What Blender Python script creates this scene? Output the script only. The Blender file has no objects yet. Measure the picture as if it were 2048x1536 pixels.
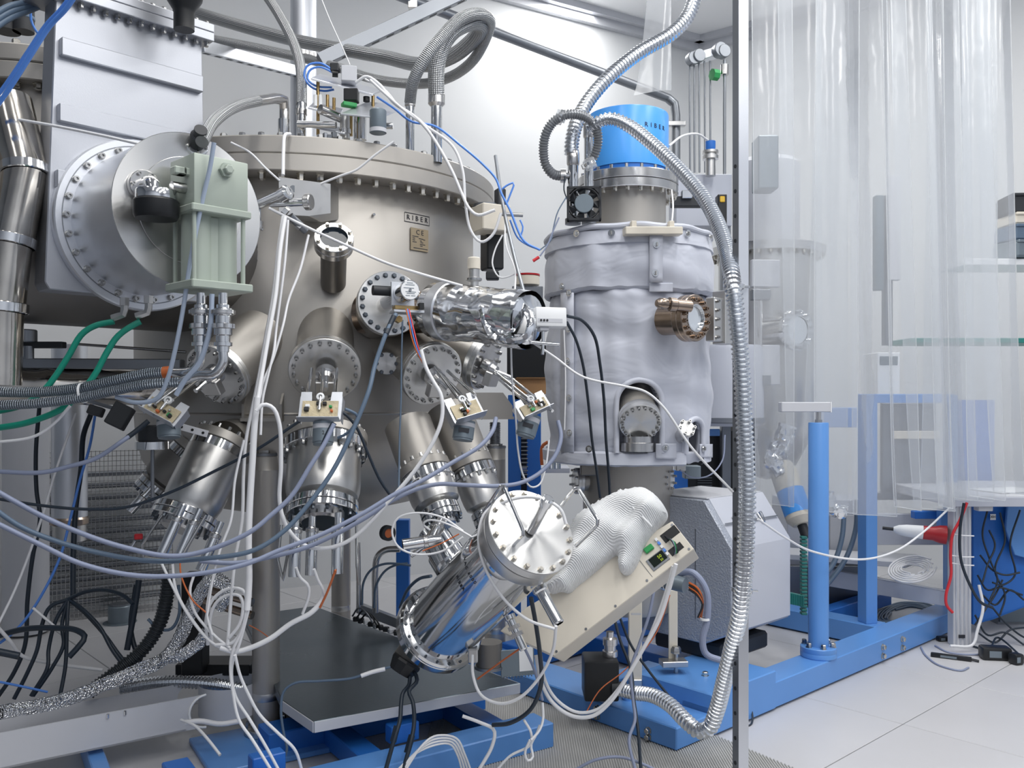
import bpy, bmesh, math, random
from mathutils import Vector as V, Matrix as MX
random.seed(7)
rnd = random.random
sc = bpy.context.scene
# ------------------------------------------------------------------ camera, world, lights
F, HOR, EYE = 1750.0, 800.0, 1.2
cd = bpy.data.cameras.new('camera'); cam = bpy.data.objects.new('camera', cd)
sc.collection.objects.link(cam); sc.camera = cam
cam.location = (0, 0, EYE); cam.rotation_euler = (math.pi/2, 0, 0)
cd.sensor_fit = 'HORIZONTAL'; cd.sensor_width = 36; cd.lens = F/2048*36
cd.shift_y = (HOR-768)/2048; cd.clip_start = .05
w = bpy.data.worlds.new('world'); sc.world = w; w.use_nodes = True
w.node_tree.nodes['Background'].inputs[0].default_value = (.72, .82, 1, 1)
w.node_tree.nodes['Background'].inputs[1].default_value = .30
sc.view_settings.view_transform = 'Standard'; sc.view_settings.look = 'None'
sc.view_settings.exposure = 0.42; sc.view_settings.gamma = 1
sc.view_settings.use_curve_mapping = False
CEIL = 4.2
def area(x, y, z, sx, sy, p, rot=(0, 0, 0), col=(1, .985, .96)):
    l = bpy.data.lights.new('unseen_ceiling_light', 'AREA'); l.shape = 'RECTANGLE'; l.size = sx; l.size_y = sy
    l.energy = p; l.color = col
    o = bpy.data.objects.new('unseen_ceiling_light', l); sc.collection.objects.link(o)
    o.location = (x, y, z); o.rotation_euler = rot
    return o
for (x, y, p) in ((-2.2, .6, 12), (-.6, .6, 50), (1.0, .6, 80), (2.4, .6, 70), (-2.0, 2.4, 12), (-.5, 2.4, 56), (1.1, 2.4, 80), (2.5, 2.6, 80),
                  (.45, 6.1, 80), (1.6, 4.6, 46), (2.7, 4.4, 60), (-1.2, 4.0, 12), (3.9, .6, 70), (1.0, -1.2, 60), (2.6, -1.2, 60), (-.6, -1.2, 20)):  # final entries: extra unseen lights added to brighten side wall and drum cap
    area(x, y, CEIL-.06, .35, 1.3, p*.30)

# ------------------------------------------------------------------ geometry helpers
def P(px, py, d):                      # a point seen at pixel (px, py), d metres in front of the lens
    return V(((px-1024)/F*d, d, EYE+(HOR-py)/F*d))
def px2m(n, d): return n/F*d
def onz(px, py, z):                    # the point of pixel (px, py) that lies at height z
    return P(px, py, (EYE-z)*F/(py-HOR))
def hitc(px, py, c, r):                # the near point of pixel ray on a vertical cylinder
    a = (px-1024)/F
    A = a*a+1; B = -2*(a*c[0]+c[1]); C = c[0]**2+c[1]**2-r*r
    D = max(B*B-4*A*C, 0)
    return P(px, py, (-B-math.sqrt(D))/(2*A))
def frame(o, z, xh=None):
    z = V(z).normalized()
    xh = V(xh) if xh else (V((0, 0, 1)) if abs(z.z) < .9 else V((1, 0, 0)))
    y = z.cross(xh).normalized(); x = y.cross(z)
    m = MX.Identity(4)
    for i in range(3): m[i][0], m[i][1], m[i][2], m[i][3] = x[i], y[i], z[i], o[i]
    return m
def T(x, y=0, z=0):
    return MX.Translation(V((x, y, z)) if not isinstance(x, V) else x)
def RZ(a): return MX.Rotation(a, 4, 'Z')
class G:
    def __init__(s): s.v = []; s.f = []; s.uv = {}
    def add(s, vs, fs):
        b = len(s.v); s.v += [V(x) for x in vs]; s.f += [tuple(i+b for i in f) for f in fs]; return s
    def lathe(s, m, prof, n=32):
        rings = []; vs = []; fs = []
        for r, z in prof:
            if r < 1e-6: rings.append([len(vs)]); vs.append(m @ V((0, 0, z)))
            else:
                rings.append(list(range(len(vs), len(vs)+n)))
                vs += [m @ V((r*math.cos(2*math.pi*k/n), r*math.sin(2*math.pi*k/n), z)) for k in range(n)]
        for a, b in zip(rings, rings[1:]):
            for k in range(n):
                k2 = (k+1) % n
                if len(a) == 1 and len(b) == 1: break
                if len(a) == 1: fs.append((a[0], b[k2], b[k]))
                elif len(b) == 1: fs.append((a[k], a[k2], b[0]))
                else: fs.append((a[k], a[k2], b[k2], b[k]))
        return s.add(vs, fs)
    def cyl(s, m, r, z0, z1, n=24, ch=0):
        if ch: return s.lathe(m, [(0, z0), (r-ch, z0), (r, z0+ch), (r, z1-ch), (r-ch, z1), (0, z1)], n)
        return s.lathe(m, [(0, z0), (r, z0), (r, z1), (0, z1)], n)
    def rod(s, a, b, r, n=14): 
        a, b = V(a), V(b); return s.cyl(frame(a, b-a), r, 0, (b-a).length, n)
    def box(s, m, x, y, z, bev=0, seg=1):
        bm = bmesh.new(); bmesh.ops.create_cube(bm, size=1)
        for v in bm.verts: v.co = V((v.co.x*x, v.co.y*y, v.co.z*z))
        if bev: bmesh.ops.bevel(bm, geom=bm.edges[:], offset=bev, segments=seg, affect='EDGES', profile=.5)
        bm.verts.index_update()
        s.add([m @ v.co for v in bm.verts], [tuple(v.index for v in f.verts) for f in bm.faces]); bm.free(); return s
    def prism(s, pts, off, bev=0):
        bm = bmesh.new(); off = V(off); n = len(pts)
        a = [bm.verts.new(V(p)) for p in pts]; b = [bm.verts.new(V(p)+off) for p in pts]
        bm.faces.new(a); bm.faces.new(b[::-1])
        for k in range(n): bm.faces.new((a[k], b[k], b[(k+1) % n], a[(k+1) % n]))
        bmesh.ops.recalc_face_normals(bm, faces=bm.faces[:])
        if bev: bmesh.ops.bevel(bm, geom=bm.edges[:], offset=bev, segments=1, affect='EDGES', profile=.5)
        bm.verts.index_update()
        s.add([v.co for v in bm.verts], [tuple(v.index for v in f.verts) for f in bm.faces]); bm.free(); return s
    def tube(s, pts, r, n=8, step=None, corr=None, cap=True, bend=True, rs=None):
        q = path([V(p) for p in pts], step or (corr[0]/4 if corr else max(r*.9, .012)), bend)
        L = 0; vs = []; m = len(q); t = (q[1]-q[0]).normalized()
        nrm = t.orthogonal().normalized(); ls = []
        for i in range(m):
            t2 = (q[min(i+1, m-1)]-q[max(i-1, 0)]).normalized()
            ax = t.cross(t2)
            if ax.length > 1e-6: nrm = MX.Rotation(t.angle(t2), 3, ax) @ nrm
            nrm = (nrm-t2*nrm.dot(t2)).normalized(); t = t2; bn = t.cross(nrm)
            if i: L += (q[i]-q[i-1]).length
            ls.append(L); rr = r
            if corr: rr = r+corr[1]*(1 if i % 4 in (1, 2) else -1)
            if rs: rr = r*rs(i/(m-1))
            vs += [q[i]+(nrm*math.cos(2*math.pi*k/n)+bn*math.sin(2*math.pi*k/n))*rr for k in range(n)]
        fs = []; b = len(s.v); k0 = len(s.f)
        for i in range(m-1):
            for k in range(n):
                k2 = (k+1) % n
                s.uv[k0+len(fs)] = [(k/n, ls[i]), ((k+1)/n, ls[i]), ((k+1)/n, ls[i+1]), (k/n, ls[i+1])]
                fs.append((i*n+k, i*n+k2, (i+1)*n+k2, (i+1)*n+k))
        if cap: fs += [tuple(range(n))[::-1], tuple((m-1)*n+k for k in range(n))]
        return s.add(vs, fs)
    def mesh(s, name, sharp=29):
        me = bpy.data.meshes.new(name); me.from_pydata(s.v, [], s.f)
        bm = bmesh.new(); bm.from_mesh(me); bmesh.ops.recalc_face_normals(bm, faces=bm.faces[:]) if len(s.f) < 20000 else 0
        bm.to_mesh(me); bm.free()
        if s.uv:
            ul = me.uv_layers.new(name='UVMap')
            for fi, uvs in s.uv.items():
                p = me.polygons[fi]; vm = list(p.vertices)
                src = s.f[fi]; d = {src[k]: uvs[k] for k in range(len(uvs))}
                for li in p.loop_indices: ul.data[li].uv = d[me.loops[li].vertex_index]
        me.shade_smooth(); me.set_sharp_from_angle(angle=math.radians(sharp))
        return me
def path(pts, step, bend=True):
    if len(pts) == 2 or not bend:
        d = []
        for a, b in zip(pts, pts[1:]):
            k = max(1, int((b-a).length/step)) if len(pts) > 2 else max(1, int((b-a).length/step))
            d += [a.lerp(b, i/k) for i in range(k)]
        return d+[pts[-1]]
    e = [pts[0]*2-pts[1]]+pts+[pts[-1]*2-pts[-2]]; d = []
    for i in range(1, len(e)-2):
        p0, p1, p2, p3 = e[i-1:i+3]
        t0 = 0; t1 = max((p1-p0).length**.5, 1e-4); t2 = t1+max((p2-p1).length**.5, 1e-4); t3 = t2+max((p3-p2).length**.5, 1e-4)
        k = max(4, int((p2-p1).length/step*1.5)); k = min(k, 400)
        for j in range(k):
            t = t1+(t2-t1)*j/k
            a1 = p0*((t1-t)/(t1-t0))+p1*((t-t0)/(t1-t0)); a2 = p1*((t2-t)/(t2-t1))+p2*((t-t1)/(t2-t1)); a3 = p2*((t3-t)/(t3-t2))+p3*((t-t2)/(t3-t2))
            b1 = a1*((t2-t)/(t2-t0))+a2*((t-t0)/(t2-t0)); b2 = a2*((t3-t)/(t3-t1))+a3*((t-t1)/(t3-t1))
            d.append(b1*((t2-t)/(t2-t1))+b2*((t-t1)/(t2-t1)))
    d.append(pts[-1]); L = [0]
    for a, b in zip(d, d[1:]): L.append(L[-1]+(b-a).length)
    n = max(2, int(L[-1]/step)); out = []; j = 0
    for i in range(n+1):
        s = L[-1]*i/n
        while j < len(L)-2 and L[j+1] < s: j += 1
        out.append(d[j].lerp(d[j+1], (s-L[j])/max(L[j+1]-L[j], 1e-9)))
    return out
# ------------------------------------------------------------------ object helpers
col = sc.collection; WM = {}; LABELS = {}
def tag(o, label=None, cat=None, group=None, kind=None):
    for k, v in (('label', label), ('category', cat), ('group', group), ('kind', kind)):
        if v: o[k] = v
def thing(name, label, cat, loc, group=None):
    o = bpy.data.objects.new(name, None); col.objects.link(o); o.empty_display_size = .05
    o.location = V(loc); WM[o] = T(V(loc)); tag(o, label, cat, group); return o
def part(name, g, mat, parent, m=None, label=None, kind=None, sharp=29):
    me = g.mesh(name, sharp) if isinstance(g, G) else g
    if mat and not me.materials: me.materials.append(MT(mat))
    o = bpy.data.objects.new(name, me); col.objects.link(o)
    m = m or MX.Identity(4); WM[o] = m
    if parent: o.parent = parent; o.matrix_basis = WM[parent].inverted() @ m
    else: o.matrix_basis = m
    tag(o, label, None, None, kind); return o
def solo(name, g, mat, label, cat, group=None, kind=None, sharp=29):
    mn = [min(v[i] for v in g.v) for i in range(3)]; mxx = [max(v[i] for v in g.v) for i in range(3)]
    c = V(((mn[0]+mxx[0])/2, (mn[1]+mxx[1])/2, mn[2])); g.v = [v-c for v in g.v]
    o = part(name, g, mat, None, T(c), sharp=sharp); tag(o, label, cat, group, kind); return o
CACHE = {}
def bolt_mesh(r, h, kind='hex'):
    k = (round(r, 4), round(h, 4), kind)
    if k not in CACHE:
        g = G()
        if kind == 'hex': g.lathe(MX.Identity(4), [(r*1.25, 0), (r*1.25, h*.18), (r, h*.18), (r, h*.85), (r*.8, h), (0, h)], 6)
        elif kind == 'cap': g.lathe(MX.Identity(4), [(r*1.3, 0), (r*1.3, h*.15), (r, h*.15), (r, h), (r*.55, h), (r*.5, h*.6), (0, h*.6)], 8)
        else: g.lathe(MX.Identity(4), [(r*1.1, 0), (r*1.1, h*.5), (r*.55, h*.55), (r*.55, h), (0, h)], 6)
        CACHE[k] = g.mesh('bolt')
    return CACHE[k]
def bolts(parent, m, R, n, r, h, mat='bolt', kind='hex', a0=0, a1=2*math.pi, name='bolt', off=.5):
    for k in range(n):
        a = a0+(a1-a0)*(k+off)/n
        part(name, bolt_mesh(r, h, kind), mat, parent, m @ T(R*math.cos(a), R*math.sin(a), 0) @ RZ(rnd()*6))
def text_g(s, size, depth=.0006, sp=1):
    c = bpy.data.curves.new('t', 'FONT'); c.body = s; c.size = size; c.align_x = 'CENTER'; c.align_y = 'CENTER'; c.extrude = depth; c.resolution_u = 2; c.space_character = sp
    o = bpy.data.objects.new('t', c); col.objects.link(o)
    dg = bpy.context.evaluated_depsgraph_get(); me = o.evaluated_get(dg).to_mesh()
    g = G(); g.add([v.co.copy() for v in me.vertices], [tuple(p.vertices) for p in me.polygons])
    o.evaluated_get(dg).to_mesh_clear(); bpy.data.objects.remove(o); bpy.data.curves.remove(c); return g
def text(parent, s, size, mp, mat, name='lettering', depth=.0006, sp=1):
    g = text_g(s, size, depth, sp); f = mp if callable(mp) else (lambda v: mp @ v)
    g.v = [f(v) for v in g.v]; return part(name, g, mat, parent)
# ------------------------------------------------------------------ materials
MATS = {}
def lin(c):
    if isinstance(c, str):
        c = tuple(int(c[i:i+2], 16)/255 for i in (0, 2, 4))
        c = tuple(x/12.92 if x <= .04045 else ((x+.055)/1.055)**2.4 for x in c)
    return (*c, 1)
#        colour, metallic, roughness, (bump scale, strength), (colour noise scale, amount)
SPEC = {
 'wall_low_bounce': ('7f868f', 0, .8, None, None), 'hose_grey': ('93969a', .6, .36, None, None), 'wall_cool_fill': ('c6ccd6', 0, .8, None, None), 'chamber': ('b8b4ae', .72, .46, (500, .03), (2.2, .10)), 'chamber_dark': ('85827e', .8, .45, (400, .03), (3, .15)),
 'hose_steel': ('dde1e6', 1, .24, None, None), 'steel': ('cfcecd', 1, .23, (260, .02), (6, .10)), 'polish': ('dedfe0', 1, .10, None, (8, .06)), 'satin': ('cdccca', 1, .33, (300, .02), (4, .08)),
 'copper': ('a8988a', 1, .24, None, (14, .2)), 'alu': ('d9dce2', .85, .36, (220, .02), (3, .05)), 'aludark': ('8e9298', .9, .4, None, (5, .1)),
 'duct': ('cdc8c0', 1, .14, (9, .12), (6, .3)), 'bolt': ('b9b9b8', 1, .25, None, None), 'nut': ('d2cdc3', 1, .22, None, None), 'darkbolt': ('6b7178', 1, .35, None, None),
 'plate': ('5d6972', .8, .30, (80, .02), (4, .12)), 'blue': ('5f95d8', 0, .33, None, (3, .05)), 'bluedark': ('2a6fc6', 0, .4, None, (3, .06)), 'bluecap': ('4ea4f6', 0, .3, None, None),
 'grey': ('bcc0cb', 0, .42, None, (3, .04)), 'hammer': ('aab0bc', .35, .4, (130, .5), (6, .05)), 'greylight': ('c6c8ce', 0, .45, None, (3, .03)),
 'cream': ('ddd6c8', 0, .42, None, (3, .03)), 'sage': ('abb5ab', .1, .42, None, (4, .05)), 'black': ('17191c', 0, .4, None, None), 'rubber': ('26292e', 0, .55, None, None),
 'white': ('eceef0', 0, .45, None, None), 'wall': ('d6d8da', 0, .75, (40, .02), (.6, .02)), 'ceil': ('f2f3f5', 0, .8, None, None),
 'floor': ('c3c3c6', 0, .38, (60, .02), (1.6, .05)), 'joint': ('6d6c70', 0, .8, None, None), 'mat': ('a9a9a8', 0, .7, None, (8, .08)),
 'cable_white': ('e6e7ea', 0, .42, None, None), 'cable_grey': ('8992ab', 0, .45, None, None), 'cable_slate': ('5d7085', 0, .45, None, None), 'cable_dark': ('1f2b38', 0, .42, None, None),
 'alu_valve': ('b9bcc3', .85, .42, (220, .02), (3, .05)), 'cable_blue': ('5a90e6', 0, .35, None, None), 'cable_green': ('0f9079', 0, .35, None, None), 'cable_red': ('d2313a', 0, .4, None, None), 'cable_orange': ('c96a38', 0, .45, None, None),
 'cable_clear': ('aab8cc', .1, .3, None, None), 'teal': ('2a7f78', 0, .4, None, None), 'pcb': ('cdbf9f', 0, .5, (200, .2), (40, .25)), 'green': ('2f9a55', 0, .4, None, None), 'screen': ('0c1a14', 0, .2, None, None),
 'motor': ('79858e', .3, .36, None, (5, .05)), 'red': ('b02029', 0, .35, None, None), 'ink': ('2b2e36', 0, .5, None, None), 'plate_tan': ('b1a288', .5, .4, None, (20, .08)),
 'brass': ('b49a6c', 1, .3, None, None), 'tan': ('b88d62', 0, .7, None, (6, .1)), 'blackcorr': ('33383c', .3, .4, None, None), 'ledyellow': ('c9e23a', 0, .4, None, None), 'yellow': ('d9b23a', 0, .5, None, None),
}
def nd(nt, t, **kw):
    n = nt.nodes.new(t)
    for k, v in kw.items(): setattr(n, k, v)
    return n
def MT(k):
    if k in MATS: return MATS[k]
    m = bpy.data.materials.new(k); m.use_nodes = True; nt = m.node_tree; b = nt.nodes['Principled BSDF']; MATS[k] = m
    lk = nt.links.new
    if k in SPEC:
        c, me, ro, bp, cn = SPEC[k]
        b.inputs['Base Color'].default_value = lin(c); b.inputs['Metallic'].default_value = me; b.inputs['Roughness'].default_value = ro
        tc = nd(nt, 'ShaderNodeTexCoord')
        if cn:
            n = nd(nt, 'ShaderNodeTexNoise'); n.inputs['Scale'].default_value = cn[0]; n.inputs['Detail'].default_value = 4
            lk(tc.outputs['Object'], n.inputs['Vector'])
            r = nd(nt, 'ShaderNodeMapRange'); r.inputs['From Min'].default_value = .3; r.inputs['From Max'].default_value = .7
            r.inputs['To Min'].default_value = 1-cn[1]; r.inputs['To Max'].default_value = 1+cn[1]*.5
            lk(n.outputs['Fac'], r.inputs['Value'])
            x = nd(nt, 'ShaderNodeVectorMath', operation='SCALE'); x.inputs[0].default_value = lin(c)[:3]
            lk(r.outputs[0], x.inputs['Scale']); lk(x.outputs[0], b.inputs['Base Color'])
            if me > .5:
                r2 = nd(nt, 'ShaderNodeMapRange'); r2.inputs['From Min'].default_value = .3; r2.inputs['From Max'].default_value = .7
                r2.inputs['To Min'].default_value = ro*.85; r2.inputs['To Max'].default_value = ro*1.15
                lk(n.outputs['Fac'], r2.inputs['Value']); lk(r2.outputs[0], b.inputs['Roughness'])
        if bp:
            n2 = nd(nt, 'ShaderNodeTexNoise'); n2.inputs['Scale'].default_value = bp[0]; lk(tc.outputs['Object'], n2.inputs['Vector'])
            u = nd(nt, 'ShaderNodeBump'); u.inputs['Strength'].default_value = bp[1]; u.inputs['Distance'].default_value = .01
            lk(n2.outputs['Fac'], u.inputs['Height']); lk(u.outputs[0], b.inputs['Normal'])
    elif k in ('braid', 'braid_dark'):
        base = lin('b4b6b8' if k == 'braid' else '9aa3ad')
        b.inputs['Metallic'].default_value = 1; b.inputs['Roughness'].default_value = .3
        uv = nd(nt, 'ShaderNodeUVMap'); hs = []
        for sg in (1, -1):
            mp = nd(nt, 'ShaderNodeSeparateXYZ'); lk(uv.outputs[0], mp.inputs[0])
            a = nd(nt, 'ShaderNodeMath', operation='MULTIPLY'); a.inputs[1].default_value = 12*2*math.pi; lk(mp.outputs[0], a.inputs[0])
            c = nd(nt, 'ShaderNodeMath', operation='MULTIPLY_ADD'); c.inputs[1].default_value = 2*math.pi/.0125*sg; lk(mp.outputs[1], c.inputs[0]); lk(a.outputs[0], c.inputs[2])
            si = nd(nt, 'ShaderNodeMath', operation='SINE'); lk(c.outputs[0], si.inputs[0]); hs.append(si)
        mu = nd(nt, 'ShaderNodeMath', operation='MULTIPLY'); lk(hs[0].outputs[0], mu.inputs[0]); lk(hs[1].outputs[0], mu.inputs[1])
        r = nd(nt, 'ShaderNodeMapRange'); r.inputs['From Min'].default_value = -1; r.inputs['To Min'].default_value = .55; r.inputs['To Max'].default_value = 1.1
        lk(mu.outputs[0], r.inputs['Value'])
        x = nd(nt, 'ShaderNodeVectorMath', operation='SCALE'); x.inputs[0].default_value = base[:3]; lk(r.outputs[0], x.inputs['Scale']); lk(x.outputs[0], b.inputs['Base Color'])
        u = nd(nt, 'ShaderNodeBump'); u.inputs['Strength'].default_value = .6; u.inputs['Distance'].default_value = .003
        lk(mu.outputs[0], u.inputs['Height']); lk(u.outputs[0], b.inputs['Normal'])
    elif k == 'brushed':      # turned / radially ground discs
        b.inputs['Base Color'].default_value = lin('d5d5d4'); b.inputs['Metallic'].default_value = .85; b.inputs['Roughness'].default_value = .26
        b.inputs['Anisotropic'].default_value = .85
        t = nd(nt, 'ShaderNodeTangent'); t.direction_type = 'RADIAL'; t.axis = 'Z'; lk(t.outputs[0], b.inputs['Tangent'])
    elif k == 'foil':
        b.inputs['Base Color'].default_value = lin('e3e5e8'); b.inputs['Metallic'].default_value = 1; b.inputs['Roughness'].default_value = .12
        tc = nd(nt, 'ShaderNodeTexCoord'); vo = nd(nt, 'ShaderNodeTexVoronoi'); vo.inputs['Scale'].default_value = 17; lk(tc.outputs['Object'], vo.inputs['Vector'])
        u = nd(nt, 'ShaderNodeBump'); u.inputs['Strength'].default_value = .5; u.inputs['Distance'].default_value = .01
        lk(vo.outputs['Distance'], u.inputs['Height']); lk(u.outputs[0], b.inputs['Normal'])
    elif k == 'foilrough':
        b.inputs['Base Color'].default_value = lin('e6e8ea'); b.inputs['Metallic'].default_value = 1; b.inputs['Roughness'].default_value = .18
        tc = nd(nt, 'ShaderNodeTexCoord'); vo = nd(nt, 'ShaderNodeTexVoronoi'); vo.inputs['Scale'].default_value = 160; lk(tc.outputs['Object'], vo.inputs['Vector'])
        u = nd(nt, 'ShaderNodeBump'); u.inputs['Strength'].default_value = 1; u.inputs['Distance'].default_value = .008
        lk(vo.outputs['Distance'], u.inputs['Height']); lk(u.outputs[0], b.inputs['Normal'])
    elif k == 'cloth':
        b.inputs['Base Color'].default_value = lin('c6cad6'); b.inputs['Roughness'].default_value = .55; b.inputs['Sheen Weight'].default_value = .2
        b.inputs['Metallic'].default_value = .15
        tc = nd(nt, 'ShaderNodeTexCoord'); n = nd(nt, 'ShaderNodeTexNoise'); n.inputs['Scale'].default_value = 900; lk(tc.outputs['Object'], n.inputs['Vector'])
        u = nd(nt, 'ShaderNodeBump'); u.inputs['Strength'].default_value = .08; u.inputs['Distance'].default_value = .002
        lk(n.outputs['Fac'], u.inputs['Height'])
        mp = nd(nt, 'ShaderNodeMapping'); mp.inputs['Scale'].default_value = (5, 5, 8); mp.inputs['Rotation'].default_value = (.5, .4, 0); lk(tc.outputs['Object'], mp.inputs['Vector'])
        n2 = nd(nt, 'ShaderNodeTexNoise'); n2.inputs['Scale'].default_value = 1; n2.inputs['Detail'].default_value = 2; n2.inputs['Distortion'].default_value = 1.2; lk(mp.outputs[0], n2.inputs['Vector'])
        u2 = nd(nt, 'ShaderNodeBump'); u2.inputs['Strength'].default_value = .28; u2.inputs['Distance'].default_value = .03; lk(n2.outputs['Fac'], u2.inputs['Height']); lk(u.outputs[0], u2.inputs['Normal']); lk(u2.outputs[0], b.inputs['Normal'])
    elif k == 'knit':
        b.inputs['Base Color'].default_value = lin('eceef0'); b.inputs['Roughness'].default_value = .85
        tc = nd(nt, 'ShaderNodeTexCoord'); wv = nd(nt, 'ShaderNodeTexWave'); wv.bands_direction = 'DIAGONAL'; wv.inputs['Scale'].default_value = 75; wv.inputs['Distortion'].default_value = 1.2; wv.inputs['Detail Scale'].default_value = 2
        lk(tc.outputs['Object'], wv.inputs['Vector'])
        u = nd(nt, 'ShaderNodeBump'); u.inputs['Strength'].default_value = .6; u.inputs['Distance'].default_value = .004
        lk(wv.outputs['Fac'], u.inputs['Height']); lk(u.outputs[0], b.inputs['Normal'])
    elif k == 'glass':
        b.inputs['Base Color'].default_value = lin('1c2630'); b.inputs['IOR'].default_value = 1.25; b.inputs['Roughness'].default_value = .06; b.inputs['Metallic'].default_value = 0
        b.inputs['Coat Weight'].default_value = 0
    elif k == 'glassclear':
        b.inputs['Base Color'].default_value = lin('c8d2da'); b.inputs['Roughness'].default_value = .05; b.inputs['Transmission Weight'].default_value = .6
    elif k == 'pvc_highlight':
        b.inputs['Base Color'].default_value = lin('eef1f4'); b.inputs['Roughness'].default_value = .3; b.inputs['Transmission Weight'].default_value = .5; b.inputs['Alpha'].default_value = .55
    elif k == 'pvc':
        nt.nodes.remove(b); out = nt.nodes['Material Output']
        tr = nd(nt, 'ShaderNodeBsdfTransparent'); tr.inputs[0].default_value = (.95, .965, .975, 1)
        gl = nd(nt, 'ShaderNodeBsdfGlossy'); gl.inputs['Roughness'].default_value = .12
        df = nd(nt, 'ShaderNodeBsdfDiffuse'); df.inputs[0].default_value = (.86, .88, .91, 1)
        tl = nd(nt, 'ShaderNodeBsdfTranslucent'); tl.inputs[0].default_value = (.86, .88, .91, 1)
        a1 = nd(nt, 'ShaderNodeMixShader'); a1.inputs[0].default_value = .5; lk(df.outputs[0], a1.inputs[1]); lk(tl.outputs[0], a1.inputs[2])
        a2 = nd(nt, 'ShaderNodeMixShader'); a2.inputs[0].default_value = .36; lk(tr.outputs[0], a2.inputs[1]); lk(a1.outputs[0], a2.inputs[2])
        fr = nd(nt, 'ShaderNodeFresnel'); fr.inputs[0].default_value = 1.5
        tc = nd(nt, 'ShaderNodeTexCoord'); n = nd(nt, 'ShaderNodeTexNoise'); n.inputs['Scale'].default_value = 5; n.inputs['Detail'].default_value = 2; lk(tc.outputs['Object'], n.inputs['Vector'])
        u = nd(nt, 'ShaderNodeBump'); u.inputs['Strength'].default_value = .25; u.inputs['Distance'].default_value = .02; lk(n.outputs['Fac'], u.inputs['Height'])
        lk(u.outputs[0], gl.inputs['Normal']); lk(u.outputs[0], fr.inputs['Normal'])
        fm = nd(nt, 'ShaderNodeMath', operation='MULTIPLY'); fm.inputs[1].default_value = .45; lk(fr.outputs[0], fm.inputs[0]); a3 = nd(nt, 'ShaderNodeMixShader'); lk(fm.outputs[0], a3.inputs[0]); lk(a2.outputs[0], a3.inputs[1]); lk(gl.outputs[0], a3.inputs[2])
        lk(a3.outputs[0], out.inputs[0])
    return m
# ------------------------------------------------------------------ the room
U = V((.743, .669, 0)); W_ = V((-.669, .743, 0)); C0 = V((.558, 2.97, 0))
def R(u, v, z=0): return C0+U*u+W_*v+V((0, 0, z))
RM = MX.Identity(4)
for i in range(3): RM[i][0], RM[i][1], RM[i][3] = U[i], W_[i], C0[i]
def rbox(g, u0, u1, v0, v1, z0, z1, bev=.004):
    return g.box(RM @ T((u0+u1)/2, (v0+v1)/2, (z0+z1)/2), u1-u0, v1-v0, z1-z0, bev)
def tframe(o, n, up=(0, 0, 1)):        # x right, y up, z out of the surface
    n = V(n).normalized(); x = V(up).cross(n).normalized(); y = n.cross(x); m = MX.Identity(4)
    for i in range(3): m[i][0], m[i][1], m[i][2], m[i][3] = x[i], y[i], n[i], o[i]
    return m
fl = part('floor', G().box(T(0, 3, -.06), 12, 12, .10), 'joint', None, kind='structure')
tile = G().box(MX.Identity(4), .651, .651, .012, .0015).mesh('floor_tile'); tile.materials.append(MT('floor'))
s0, t0, ts = 3.245, 1.44, .655
um = RM.copy(); um[0][3] = um[1][3] = 0
for i in range(-9, 6):
    for j in range(-4, 10):
        c = U*(s0+(i+.5)*ts)+W_*(t0+(j+.5)*ts)
        if c.y < 1.9 or c.y > 7.2 or abs(c.x) > c.y*.66+1.3: continue
        part('floor_tile', tile, None, fl, T(c.x, c.y, -.006) @ um)
KX = V((1.55, 7.3, 0)); wd = V((.866, .5, 0))
def wallbox(a, b, z0, z1, th=.12):
    d = (b-a); n = V((-d.y, d.x, 0)).normalized(); return G().prism([a+V((0, 0, z0)), b+V((0, 0, z0)), b+V((0, 0, z1)), a+V((0, 0, z1))], n*th)
part('wall_back', wallbox(KX-wd*6.6, KX, 0, CEIL), 'wall', None, kind='structure')
rw = V((.8, -.6, 0)); RE = KX+rw*4.2
part('wall_right', wallbox(KX, RE, 0, CEIL), 'wall', None, kind='structure')
part('wall_left', wallbox(V((-4.2, -2, 0)), V((-4.1, 4.0, 0)), 0, CEIL), 'wall_low_bounce', None, kind='structure')  # out of view, darkened to cut light bounced into the lower left
part('wall_front', wallbox(V((5.2, -2.4, 0)), V((-4.4, -2.4, 0)), 0, CEIL), 'wall_cool_fill', None, kind='structure')  # out of view, tinted blue to cool the fill light and reflections
part('wall_side', wallbox(RE, V((5.2, -2.4, 0)), 0, CEIL), 'wall_cool_fill', None, kind='structure')  # same blue tint for cooler fill, also out of view
part('ceiling', G().box(T(0, 3, CEIL+.05), 12, 11, .1), 'ceil', None, kind='structure')
tr = G()
for a, b in ((KX-wd*6.5, KX), (KX, RE)):
    d = (b-a).normalized(); n = V((d.y, -d.x, 0))
    for k, (w0, h0) in enumerate(((.10, .05), (.05, .11))): tr.prism([a+V((0, 0, CEIL-h0)), b+V((0, 0, CEIL-h0)), b+V((0, 0, CEIL)), a+V((0, 0, CEIL))], n*w0)
part('trim_1', tr, 'greylight', None, kind='structure')
# ribbed mat between the two frames
mt = thing('floor_mat', 'grey ribbed rubber floor mat between the two blue frames', 'mat', onz(1250, 1480, 0))
a = [V((-.30, 2.60, .001)), V((.95, 2.60, .001)), V((.95, 2.78, .001)), V((.30, 3.75, .001)), V((-.30, 3.75, .001))]
part('mat_base', G().prism(a, (0, 0, .004)), 'mat', mt)
g = G(); x = -.295
while x < .945:
    y1 = 3.74 if x < .30 else 3.74-(x-.30)*1.46
    g.box(T(x, (2.61+y1)/2, .0062), .0035, y1-2.61, .003); x += .0085
part('mat_rib', g, 'mat', mt, kind='stuff')
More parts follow.
